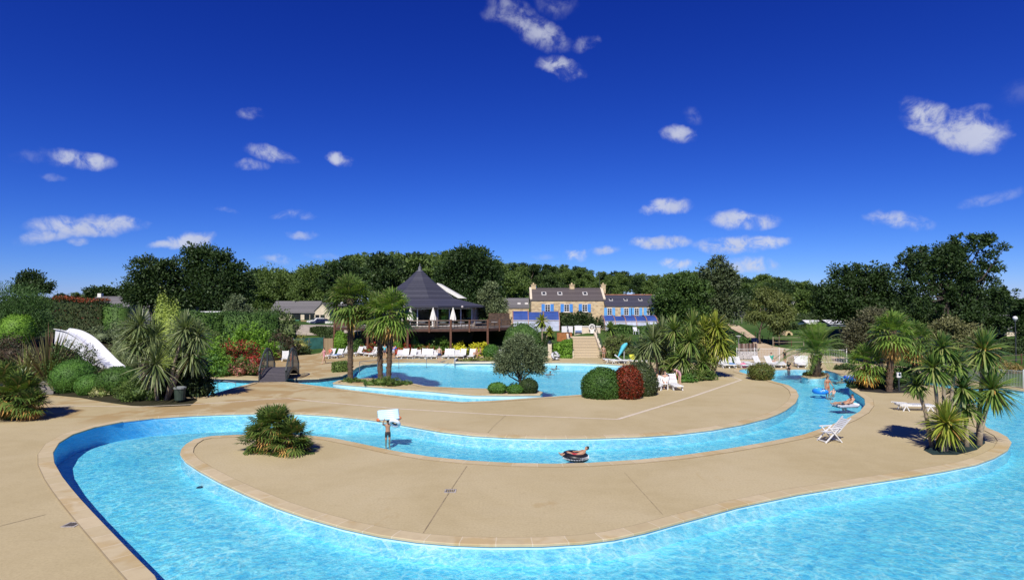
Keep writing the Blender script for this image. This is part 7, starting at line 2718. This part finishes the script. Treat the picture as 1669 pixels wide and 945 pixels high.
def skin_obj(name, J, edges, radscale, mat, parent, scale, fingers=False, widen=1.0, sub=1):
    names = []
    for a, b in edges:
        for q in (a, b):
            if q not in names:
                names.append(q)
    if 'pelvis' in names:
        names.remove('pelvis')
        names.insert(0, 'pelvis')
    vs = [Vector(J[q]) * scale for q in names]
    rs = []
    for q in names:
        r = RAD.get(q) or RAD[q[:2]]
        rs.append((r[0] * radscale * scale * widen, r[1] * radscale * scale * widen))
    es = [(names.index(a), names.index(b)) for a, b in edges]
    if fingers:
        for s in 'LR':
            wv_, hv = Vector(J['wr' + s]), Vector(J['ha' + s])
            d = (hv - wv_).normalized()
            sd_ = d.cross(Vector((1, 0.2, 0.1))).normalized()
            nn = d.cross(sd_)
            hi_ = names.index('ha' + s)
            for f, (off, ln) in enumerate(((-.028, .062), (-.009, .075), (.010, .072), (.028, .055))):
                p1 = hv + d * (.02 + ln * .55) + sd_ * off
                p2 = hv + d * (.015 + ln) + sd_ * off * 1.05 + nn * .022
                vs += [p1 * scale, p2 * scale]
                rs += [(.0095 * scale,) * 2, (.0075 * scale,) * 2]
                es += [(hi_, len(vs) - 2), (len(vs) - 2, len(vs) - 1)]
            p1 = wv_.lerp(hv, .55) + sd_ * -.045 + d * .01
            p2 = p1 + d * .04 + sd_ * -.012
            vs += [p1 * scale, p2 * scale]
            rs += [(.011 * scale,) * 2, (.009 * scale,) * 2]
            es += [(names.index('wr' + s), len(vs) - 2), (len(vs) - 2, len(vs) - 1)]
    me = bpy.data.meshes.new(name)
    me.from_pydata([tuple(v) for v in vs], es, [])
    o = bpy.data.objects.new(name, me)
    link(o, parent)
    m = o.modifiers.new('skin', 'SKIN')
    m.use_smooth_shade = True
    if not me.skin_vertices:
        bm = bmesh.new()
        bm.from_mesh(me)
        bm.verts.layers.skin.verify()
        bm.to_mesh(me)
        bm.free()
    for i, sv in enumerate(me.skin_vertices[0].data):
        sv.radius = rs[i]
        sv.use_root = (i == 0)
    ss = o.modifiers.new('sub', 'SUBSURF')
    ss.levels = ss.render_levels = sub
    SKIN_PENDING.append((o, mat))
    return o


SKINS = {k: plain('skin_' + k, c, .55, .06, 6) for k, c in dict(fair=(.58, .36, .26), tan=(.42, .23, .14), mid=(.50, .29, .19), red=(.55, .27, .18)).items()}
HAIRS = {k: plain('hair_' + k, c, .6, .2, 20) for k, c in dict(dark=(.018, .013, .010), brown=(.06, .035, .02), blond=(.30, .20, .09)).items()}
EYEM = plain('dark_eye', (.01, .01, .01), .2)
TORSO = [('pelvis', 'waist'), ('waist', 'chest')]


def person(label, loc, rot=0, pose=None, skin='mid', hair='dark', h=1.7, clothes=(), face=False, long_hair=False, headdir=(0, -1, 0), group=None):
    J = dict(BASEJ)
    if pose:
        J.update(pose)
    s = h / 1.7
    t = thing('person', label, 'person', tuple(loc), R(rot), group)
    body = skin_obj('body', J, EDG, 1.0, SKINS[skin], t, s, fingers=True)
    # head: joined into the body mesh when the skin is baked
    f = Vector(headdir).normalized()
    up = (Vector(J['head']) - Vector(J['neck'])).normalized()
    x = up.cross(-f)
    if x.length < .1:
        x = Vector((1, 0, 0))
    x.normalize()
    f = -(x.cross(up)) if (x.cross(up)).dot(f) < 0 else x.cross(up)
    M = Matrix((x, -f, up)).transposed()
    hm = MB()
    hm.ball((0, 0, 0), (.074, .092, .118), 16, 12)
    for k, v in enumerate(hm.v):
        v = Vector(v)
        if v.y < -.05:                      # face: brow, nose, chin
            if abs(v.x) < .022 and -.035 < v.z < .02:
                v.y -= .022
            if abs(v.x) < .03 and -.095 < v.z < -.06:
                v.y -= .006
        if v.z < -.05:
            v.x *= .86
        hm.v[k] = tuple(v)
    for sg in (-1, 1):
        hm.ball((sg * .076, .005, -.005), (.012, .022, .032), 8, 5)
    hc = Vector(J['head'])
    body['_head'] = 0
    HEADS[body.name] = [tuple((M @ Vector(v) + hc) * s) for v in hm.v], hm.f
    if hair:
        hb = MB()
        hb.ball((0, .012, .018), (.084, .098, .118), 14, 9, zmin=-.25)
        if long_hair:
            hb.ball((0, .065, -.06), (.075, .045, .15), 12, 8)
        ho = [tuple((M @ Vector((v[0], v[1] + (0.022 if v[2] < .03 and v[1] < -.03 else 0), v[2])) + hc) * s) for v in hb.v]
        q = MB()
        q.add(ho, hb.f)
        q.build('hair', HAIRS[hair], t, smooth=True)
    if face:
        for sg in (-1, 1):
            q = MB().ball(tuple((M @ Vector((sg * .030, -.083, .012)) + hc) * s), .010 * s, 8, 6)
            q.build('eye', EYEM, t)
        q = MB().ball(tuple((M @ Vector((0, -.088, -.055)) + hc) * s), (.024 * s, .008 * s, .006 * s), 8, 6)
        q.build('mouth', plain('lips', (.35, .10, .09), .5), t)
    for kind, col in clothes:
        m = plain('cloth_%02x%02x%02x' % tuple(int(c * 255) for c in col), col, .85, .15, 8)
        if kind == 'shorts':
            Jc = dict(J)
            for q in 'LR':
                Jc['kn' + q] = tuple(Vector(J['hi' + q]).lerp(Vector(J['kn' + q]), .72))
            skin_obj('shorts', Jc, [('pelvis', 'waist')] + [('pelvis', 'hi' + q) for q in 'LR'] + [('hi' + q, 'kn' + q) for q in 'LR'], 1.13, m, t, s)
        elif kind == 'briefs':
            Jc = dict(J)
            for q in 'LR':
                Jc['kn' + q] = tuple(Vector(J['hi' + q]).lerp(Vector(J['kn' + q]), .22))
            Jc['waist'] = tuple(Vector(J['pelvis']).lerp(Vector(J['waist']), .35))
            skin_obj('swim_briefs', Jc, [('pelvis', 'waist')] + [('pelvis', 'hi' + q) for q in 'LR'] + [('hi' + q, 'kn' + q) for q in 'LR'], 1.30, m, t, s)
        elif kind == 'top':
            Jc = dict(J)
            Jc['waist'] = tuple(Vector(J['waist']).lerp(Vector(J['chest']), .55))
            Jc['pelvis'] = Jc['waist']
            Jc['neck'] = tuple(Vector(J['chest']).lerp(Vector(J['neck']), .12))
            skin_obj('bikini_top', Jc, [('waist', 'chest'), ('chest', 'neck')], 1.28, m, t, s)
        elif kind in ('shirt', 'dress'):
            Jc = dict(J)
            for q in 'LR':
                Jc['wr' + q] = tuple(Vector(J['sh' + q]).lerp(Vector(J['el' + q]), .6))
            Jc['neck'] = tuple(Vector(J['chest']).lerp(Vector(J['neck']), .62))
            e = TORSO + [('chest', 'neck')] + [('chest', 'sh' + q) for q in 'LR'] + [('sh' + q, 'wr' + q) for q in 'LR']
            if kind == 'dress':
                for q in 'LR':
                    Jc['kn' + q] = tuple(Vector(J['hi' + q]).lerp(Vector(J['kn' + q]), .6))
                e = e + [('pelvis', 'hi' + q) for q in 'LR'] + [('hi' + q, 'kn' + q) for q in 'LR']
            RAD['wr'] = (.058, .058)
            skin_obj('dress' if kind == 'dress' else 'shirt', Jc, e, 1.14, m, t, s)
            RAD['wr'] = (.030, .030)
    return t


HEADS = {}


def bake_people():
    bpy.context.view_layer.update()
    dg = bpy.context.evaluated_depsgraph_get()
    new = []
    for o, mat in SKIN_PENDING:
        me = bpy.data.meshes.new_from_object(o.evaluated_get(dg))
        new.append((o, mat, me))
    for o, mat, me in new:
        if o.name in HEADS:
            hv, hf = HEADS[o.name]
            bm = bmesh.new()
            bm.from_mesh(me)
            vs = [bm.verts.new(v) for v in hv]
            for f in hf:
                try:
                    bm.faces.new([vs[i] for i in f])
                except ValueError:
                    pass
            bmesh.ops.recalc_face_normals(bm, faces=bm.faces)
            bm.to_mesh(me)
            bm.free()
        me.materials.clear()
        me.materials.append(mat)
        me.polygons.foreach_set('use_smooth', [True] * len(me.polygons))
        o.modifiers.clear()
        o.data = me
        if '_head' in o:
            del o['_head']


def sitting(z=.45, lean=.12):
    """seat height z; knees forward (-y)"""
    d = {}
    zp = z + .10
    d.update(pelvis=(0, 0, zp), waist=(0, lean * .3, zp + .15), chest=(0, lean, zp + .36), neck=(0, lean * 1.1, zp + .53), head=(0, lean, zp + .67))
    for s, q in (('L', 1), ('R', -1)):
        d.update({'sh' + s: (q * .175, lean, zp + .48), 'el' + s: (q * .23, -.06, zp + .25), 'wr' + s: (q * .19, -.28, zp + .16), 'ha' + s: (q * .18, -.35, zp + .14),
                  'hi' + s: (q * .095, -.02, zp - .02), 'kn' + s: (q * .11, -.43, zp + .02), 'an' + s: (q * .11, -.45, zp - .40), 'to' + s: (q * .12, -.60, max(.03, zp - .46))})
    return d


def reclined(z=.2):
    """lying back along y: feet towards -y, head at +y, a little raised"""
    d = dict(pelvis=(0, 0, z + .02), waist=(0, .15, z + .05), chest=(0, .35, z + .14), neck=(0, .50, z + .25), head=(0, .60, z + .36))
    for s, q in (('L', 1), ('R', -1)):
        d.update({'sh' + s: (q * .18, .46, z + .20), 'el' + s: (q * .32, .30, z + .14), 'wr' + s: (q * .34, .06, z + .14), 'ha' + s: (q * .34, -.01, z + .13),
                  'hi' + s: (q * .10, -.05, z), 'kn' + s: (q * .13, -.44, z + .17), 'an' + s: (q * .12, -.83, z + .06), 'to' + s: (q * .14, -.92, z + .18)})
    return d


def standing_walk(a=.22):
    return dict(knL=(.10, -a * .8, .50), anL=(.10, -a * .9, .10), toL=(.11, -a - .16, .04), knR=(-.10, a * .35, .50), anR=(-.10, a * 1.3, .14), toR=(-.11, a * 1.0, .03),
                elL=(.23, .12, 1.15), wrL=(.25, .16, .92), haL=(.25, .16, .85), elR=(-.23, -.08, 1.15), wrR=(-.24, -.26, .96), haR=(-.24, -.32, .91))


FLOOR1 = -.56
# boy with the big inflatable over his head
p = G0(632, 716, WL1)
boy = person('child standing in the river pool, holding up a pale inflatable mattress', (p.x, p.y, FLOOR1), 20,
             dict(elL=(.30, -.10, 1.46), wrL=(.24, -.22, 1.66), haL=(.22, -.24, 1.72), elR=(-.30, -.08, 1.44), wrR=(-.26, -.18, 1.66), haR=(-.24, -.20, 1.72),
                  head=(.0, -.08, 1.57)), 'tan', 'dark', 1.38, (('shorts', (.03, .03, .035)),), True)
inf = thing('inflatable_mattress', 'pale blue inflatable mattress with orange corners and white ring held up by child', 'inflatable', (p.x, p.y, FLOOR1 + 1.30))
inf.scale = (1.0, 1.0, 1.0)
PALEB = plain('pale_blue_vinyl', (.50, .70, .78), .3, .08)
WVIN = plain('white_vinyl', (.76, .78, .80), .3, .05)
Mx = Matrix.Rotation(R(-48), 3, 'X') @ Matrix.Rotation(R(12), 3, 'Y')
MB().torus((.36, -.16, -.06), .20, .085, 28, 12, Mx).build('ring', WVIN, inf, smooth=True)
m_ = MB()
Mb = Matrix.Rotation(R(-22), 3, 'X') @ Matrix.Rotation(R(-6), 3, 'Y')
for k in range(5):
    yy, zz, sh_ = .26 - .10 * k, .43 - .07 * k, -.03 * k
    m_.tube([(-.56 - sh_, yy, zz - .05), (-.50 - sh_, yy, zz - .04), (.40 - sh_, yy, zz + .03), (.46 - sh_, yy, zz + .04)], [.035, .075, .075, .035], 10)
m_.build('mattress', PALEB, inf, smooth=True)
for c in ((.55, -.08, .16), (-.40, -.16, .08)):
    MB().ball(c, (.11, .08, .09), 12, 8).build('corner_pad', plain('orange_vinyl', (.62, .17, .06), .35), inf, smooth=True)
MB().torus((.36, -.19, -.03), .115, .025, 20, 6, Mx).build('inner_band', BLACK, inf, smooth=True)

# boy lying in the black tyre tube
p = G0(938, 746, WL1)
tb = thing('tyre_tube', 'black rubber tyre tube floating near the edge of the central deck', 'swim ring', (p.x, p.y, WL1))
MB().torus((0, 0, .07), .40, .155, 36, 14, Matrix.Rotation(R(5), 3, 'Y')).build('ring', BLACK, tb, smooth=True)
m_ = MB()
for k in range(26):
    a = -PI + PI * (k + .5) / 26
    m_.bar((.553 * math.cos(a), .553 * math.sin(a), .03), (.535 * math.cos(a), .535 * math.sin(a), .13), .022, .008)
m_.build('white_tread_marks', WVIN, tb)
MB().lathe([(.012, 0), (.012, .07), (0, .07)], 6, (.1, -.33, .15)).build('valve', STEEL, tb)
rl_ = reclined(.06)
person('dark-haired child lying back in the black tyre tube, wearing red shorts', (p.x + .02, p.y, WL1 + .06), -82, rl_, 'tan', 'dark', 1.32, (('shorts', (.42, .04, .05)),), True, headdir=(0, -.5, .8))

# woman in orange bikini and child with the blue ring, two on the mat
p = G0(1349, 640, WL1)
person('woman standing in the river pool in an orange-red bikini', (p.x, p.y, FLOOR1 - .02), 10, dict(elL=(.24, -.06, 1.16), wrL=(.2, -.28, 1.05), haL=(.18, -.34, 1.03)), 'tan', 'dark', 1.66, (('briefs', (.50, .10, .03)), ('top', (.50, .10, .03))), True, True)
p = G0(1357, 641, WL1)
person('child sitting in the water beside the woman in the orange bikini', (p.x, p.y, WL1 - .42), -60, sitting(.24, .18), 'fair', 'brown', 1.25, (('briefs', (.08, .10, .25)),), True)
p = G0(1337, 639, WL1)
bb = thing('blue_swim_ring', 'bright blue inflatable ring beside the woman in the orange bikini', 'swim ring', (p.x, p.y, WL1))
MB().torus((0, 0, .06), .40, .15, 28, 12).build('ring', plain('blue_vinyl', (.02, .22, .72), .3), bb, smooth=True)
m_ = MB()
m_.torus((0, 0, .16), .40, .08, 28, 8)
m_.build('cover', plain('bright_blue_vinyl', (.04, .33, .80), .3), bb, smooth=True)
for s in (-1, 1):
    m_ = MB()
    m_.torus((0, s * .47, .19), .07, .018, 12, 6, Matrix.Rotation(R(60), 3, 'X'))
    m_.build('handle', WVIN, bb)
p = G0(1377, 662, WL1)
mt = thing('floating_mat', 'pale grey floating mat with dark underside carrying two bathers', 'air mattress', (p.x, p.y, WL1), R(8))
m_ = MB()
for k in range(5):
    m_.tube([(-.62, -.34 + .17 * k, .05), (-.56, -.34 + .17 * k, .06), (.58, -.34 + .17 * k, .06), (.66, -.34 + .17 * k, .05)], [.05, .09, .09, .05], 8)
m_.build('tubes', plain('grey_vinyl', (.42, .42, .46), .4), mt, smooth=True)
MB().box((0, 0, -.01), (1.22, .72, .06)).build('underside', plain('navy_vinyl', (.02, .03, .07), .5), mt)
MB().tube([(.70, -.3, .1), (.70, .3, .1)], .10, 10).build('pillow', WVIN, mt, smooth=True)
person('bather lying on the grey floating mat, legs trailing in the water', (p.x - .2, p.y - .12, WL1 + .08), -80, reclined(.06), 'tan', 'dark', 1.45, (('shorts', (.03, .03, .05)),), True, headdir=(0, -.6, .8))
person('second bather leaning on the right end of the grey floating mat', (p.x + .42, p.y + .2, WL1 - .1), -75, sitting(.05, .25), 'mid', 'dark', 1.5, (('shorts', (.06, .05, .05)),), True)
# swimmers: bodies under the surface
for lab, px, py, wl, fl in (('swimmer with only the dark head above water near the olive tree', 897, 607, WL2, -.8), ('swimmer with only the dark head above water near the far edge', 907, 598, WL2, -.8), ('swimmer with dark head above water beside the blue boat', 1372, 619, WL1, -.56)):
    p = G0(px, py, wl)
    sw = dict(pelvis=(0, .50, -.33), waist=(0, .38, -.31), chest=(0, .2, -.26), neck=(0, .07, -.10), head=(0, 0, .04))
    for s, q in (('L', 1), ('R', -1)):
        sw.update({'sh' + s: (q * .18, .12, -.20), 'el' + s: (q * .36, -.02, -.27), 'wr' + s: (q * .30, -.24, -.24), 'ha' + s: (q * .28, -.31, -.24), 'hi' + s: (q * .1, .56, -.33), 'kn' + s: (q * .13, .9, -.31), 'an' + s: (q * .13, 1.22, -.27), 'to' + s: (q * .14, 1.38, -.28)})
    person(lab, (p.x, p.y, wl), rngl.uniform(-30, 30), sw, 'mid', 'dark', 1.6, (('shorts', (.05, .06, .1)),))
p = G0(1386, 616, WL1)
ib = thing('inflatable_boat', 'small deep-blue inflatable boat floating near the right island', 'inflatable boat', (p.x, p.y, WL1))
m_ = MB()
ib.scale = (.68, .68, .68)
m_.torus((0, 0, .12), .55, .20, 28, 12, Matrix.Diagonal((1.15, .75, 1)))
m_.build('hull', plain('deep_blue_vinyl', (.015, .08, .50), .3), ib, smooth=True)
MB().lathe([(.5, 0), (.5, .04), (0, .04)], 20, (0, 0, .02)).build('floor', plain('blue_vinyl', (.02, .22, .72), .3), ib)
m_ = MB()
m_.torus((0, 0, .31), .55, .03, 28, 6, Matrix.Diagonal((1.15, .75, 1)))
m_.build('grab_rope', WVIN, ib)

# people on the deck ----------------------------------------------------
def stand(label, px, py, rot, pose, skin, hair, h, clothes, D=None, **k):
    return person(label, tuple(hit(px, py, D)), rot, pose, skin, hair, h, clothes, **k)


stand('woman in a pink swimsuit walking on the left deck', 528, 593, -40, standing_walk(), 'fair', 'brown', 1.66, (('dress', (.58, .26, .28)),), long_hair=True)
stand('person in orange shorts standing behind the right bridge railing', 475, 600, 10, None, 'red', 'brown', 1.7, (('shorts', (.55, .15, .04)),))
stand('woman in a light bikini standing at the foot of the stairs', 984, 588, 15, dict(wrR=(-.12, -.14, 1.0), haR=(-.08, -.17, 1.02), elR=(-.27, .03, 1.16)), 'tan', 'dark', 1.72, (('briefs', (.55, .50, .45)), ('top', (.55, .50, .45))), long_hair=True)
stand('bare-chested man in dark shorts standing at the back edge of the big pool', 716, 591, 175, dict(elL=(.33, .02, 1.2), wrL=(.17, -.06, 1.05), haL=(.12, -.08, 1.03)), 'fair', 'brown', 1.76, (('shorts', (.05, .06, .12)),))
stand('person in a bright blue shirt bending between the two right palms', 641, 585, 160, dict(waist=(0, -.06, 1.05), chest=(0, -.2, 1.2), neck=(0, -.33, 1.3), head=(0, -.45, 1.36), shL=(.18, -.27, 1.26), shR=(-.18, -.27, 1.26), elL=(.2, -.36, 1.02), elR=(-.2, -.36, 1.02), wrL=(.18, -.46, .82), wrR=(-.18, -.46, .82), haL=(.18, -.5, .76), haR=(-.18, -.5, .76)), 'mid', 'dark', 1.75, (('shirt', (.02, .10, .62)), ('shorts', (.4, .42, .45))))
stand('person in a turquoise top standing just left of the right palm trunk', 627, 584, 10, None, 'mid', 'brown', 1.65, (('shirt', (.12, .50, .58)), ('shorts', (.10, .10, .14))))
p = hit(782, 584)
person('bare-chested person in black shorts sitting nearest the clipped ball in the back row', (p.x + .15, p.y, p.z), -75, sitting(.42, -.08), 'tan', 'dark', 1.72, (('shorts', (.015, .015, .02)),))
person('long-haired person sitting behind the one in black shorts', (p.x - .35, p.y + .35, p.z), -70, sitting(.42, .0), 'mid', 'dark', 1.66, (('top', (.35, .08, .06)), ('briefs', (.35, .08, .06))), long_hair=True)
p = hit(772, 583.5)
tw = thing('yellow_towel', 'bright yellow towel hung over a lounger back beside the seated couple', 'towel', (p.x, p.y + .3, p.z))
m_ = MB()
nx_, nz_ = 8, 10
for i in range(nx_ + 1):
    for j in range(nz_ + 1):
        m_.v.append((-.30 + .6 * i / nx_, -.05 * math.sin(i * 1.7) - .10 + .30 * j / nz_ * .6, .35 + .75 * j / nz_))
for i in range(nx_):
    for j in range(nz_):
        a = i * (nz_ + 1) + j
        m_.f.append((a, a + nz_ + 1, a + nz_ + 2, a + 1))
m_.build('cloth', plain('yellow_towelling', (.70, .48, .02), .9), tw, smooth=True)
p = hit(538, 583)
person('person in a red top sitting on a white lounger on the left deck', (p.x, p.y, p.z), -15, sitting(.38, .1), 'red', 'blond', 1.66, (('shirt', (.50, .10, .06)), ('shorts', (.4, .38, .36))))
p = hit(409, 592)
person('person in a dark blue shirt sitting beside the red flowering bush', (p.x, p.y + .3, p.z), 10, sitting(.42, .05), 'mid', 'dark', 1.7, (('shirt', (.05, .07, .20)), ('shorts', (.02, .02, .03))))
# right-hand group by the domes
p = G0(1067, 628)
person('person in a black top sitting behind the dark clipped dome', (p.x, p.y, 0), -30, sitting(.42, .05), 'mid', 'brown', 1.7, (('shirt', (.012, .012, .015)), ('shorts', (.1, .08, .08))))
p = G0(1084, 633)
person('person wrapped in a blue and white patterned towel, leaning forward on a chair', (p.x, p.y, 0), -10, sitting(.42, -.14), 'fair', 'brown', 1.7, (('shorts', (.10, .12, .30)),))
BT, tt, bt_ = new_mat('blue_patterned_towelling')
_o = tt.new('ShaderNodeTexCoord').outputs['Object']
tt.link(tt.mix(tt.maprange(tt.noise(_o, 7, 2, .5, 1.0), .47, .53), (.55, .60, .72), (.05, .12, .48)), bt_.inputs['Base Color'])
bt_.inputs['Roughness'].default_value = .9
tw = thing('patterned_towel', 'blue and white patterned towel over the shoulders of the leaning person', 'towel', (p.x, p.y, 0))
m_ = MB()
for i in range(13):
    a = PI * i / 12
    for j, (r, z, yo) in enumerate(((.17, 1.10, -.16), (.26, 1.02, -.12), (.31, .80, -.02), (.33, .60, .06))):
        m_.v.append((r * math.cos(a) * (1 + .05 * math.sin(i * 2.1 + j)), yo + r * math.sin(a) * .8, z))
for i in range(12):
    for j in range(3):
        a = i * 4 + j
        m_.f.append((a, a + 4, a + 5, a + 1))
m_.build('cloth', BT, tw, smooth=True)
p = G0(1108, 628)
person('woman in a pink dress bending forward over a red bag', (p.x, p.y, 0), -75, dict(waist=(0, -.08, 1.06), chest=(0, -.26, 1.18), neck=(0, -.40, 1.24), head=(0, -.53, 1.22), shL=(.17, -.34, 1.22), shR=(-.17, -.34, 1.22), elL=(.19, -.40, .97), elR=(-.19, -.40, .97), wrL=(.16, -.48, .76), wrR=(-.16, -.48, .76), haL=(.15, -.51, .69), haR=(-.15, -.51, .69)), 'fair', 'dark', 1.68, (('dress', (.62, .36, .40)),), headdir=(0, -.6, -.8))
p = G0(1098, 629)
bg = thing('red_beach_bag', 'red beach bag on a white lounger in front of the bending woman', 'bag', (p.x, p.y + .2, .4))
m_ = MB()
m_.ball((0, 0, .26), (.30, .17, .27), 14, 8, -.9)
m_.build('body', plain('red_canvas', (.50, .03, .06), .8), bg, smooth=True)
m_ = MB()
for s in (-1, 1):
    m_.tube([(-.14, s * .07, .48), (-.1, s * .06, .66), (.1, s * .06, .66), (.14, s * .07, .48)], .014, 6)
m_.build('handles', plain('dark_strap', (.05, .01, .02), .8), bg)
# zebra ring with the wading people at the back
p = hit(905, 587)
zr = thing('zebra_swim_ring', 'black and white patterned swim ring propped upright at the back of the pool', 'swim ring', tuple(p), R(15))
ZB, tz, bz2 = new_mat('zebra_vinyl')
_o = tz.new('ShaderNodeTexCoord').outputs['Object']
tz.link(tz.mix(tz.maprange(tz.noise(_o, 4.5, 2, .5, 1.5), .46, .52), (.02, .02, .025), (.6, .6, .62)), bz2.inputs['Base Color'])
Mr = Matrix.Rotation(R(68), 3, 'X')
MB().torus((0, 0, .50), .36, .15, 28, 12, Mr).build('ring', ZB, zr, smooth=True)
MB().lathe([(.012, 0), (.012, .06), (0, .06)], 6, (.1, -.05, 1.0)).build('valve', WVIN, zr)
m_ = MB()
m_.torus((0, .14, .85), .06, .015, 12, 6, Mr)
m_.build('handle', WVIN, zr)
p = G0(1286, 604, WL1)
person('person in black wading at the far edge of the round pool', (p.x, p.y, FLOOR1), -50, dict(waist=(0, -.05, 1.06), chest=(0, -.14, 1.24), neck=(0, -.22, 1.38), head=(0, -.28, 1.5)), 'mid', 'dark', 1.4, (('shirt', (.012, .012, .014)), ('shorts', (.012, .012, .014))))
stand('person in black standing at the fence left of the date palm', 1279, 595, 20, None, 'mid', 'dark', 1.62, (('shirt', (.012, .013, .018)), ('shorts', (.012, .013, .018))))
p = hit(1258, 596)
person('person in a green top sitting high on a lounger at the fence', (p.x, p.y, p.z), 5, sitting(.42, .06), 'fair', 'dark', 1.75, (('shirt', (.04, .30, .22)), ('shorts', (.5, .5, .5))))
p = G0(1222, 600)
pbk = thing('pink_beach_bag', 'bright pink beach bag standing by the loungers at the fence', 'bag', (p.x - .6, p.y + .1, 0))
MB().ball((0, 0, .26), (.34, .18, .28), 14, 8, -.9).build('body', plain('pink_canvas', (.62, .16, .28), .8), pbk, smooth=True)
m_ = MB()
for s in (-1, 1):
    m_.tube([(-.14, s * .07, .48), (-.1, s * .06, .68), (.1, s * .06, .68), (.14, s * .07, .48)], .014, 6)
m_.build('handles', WVIN, pbk)
bake_people()
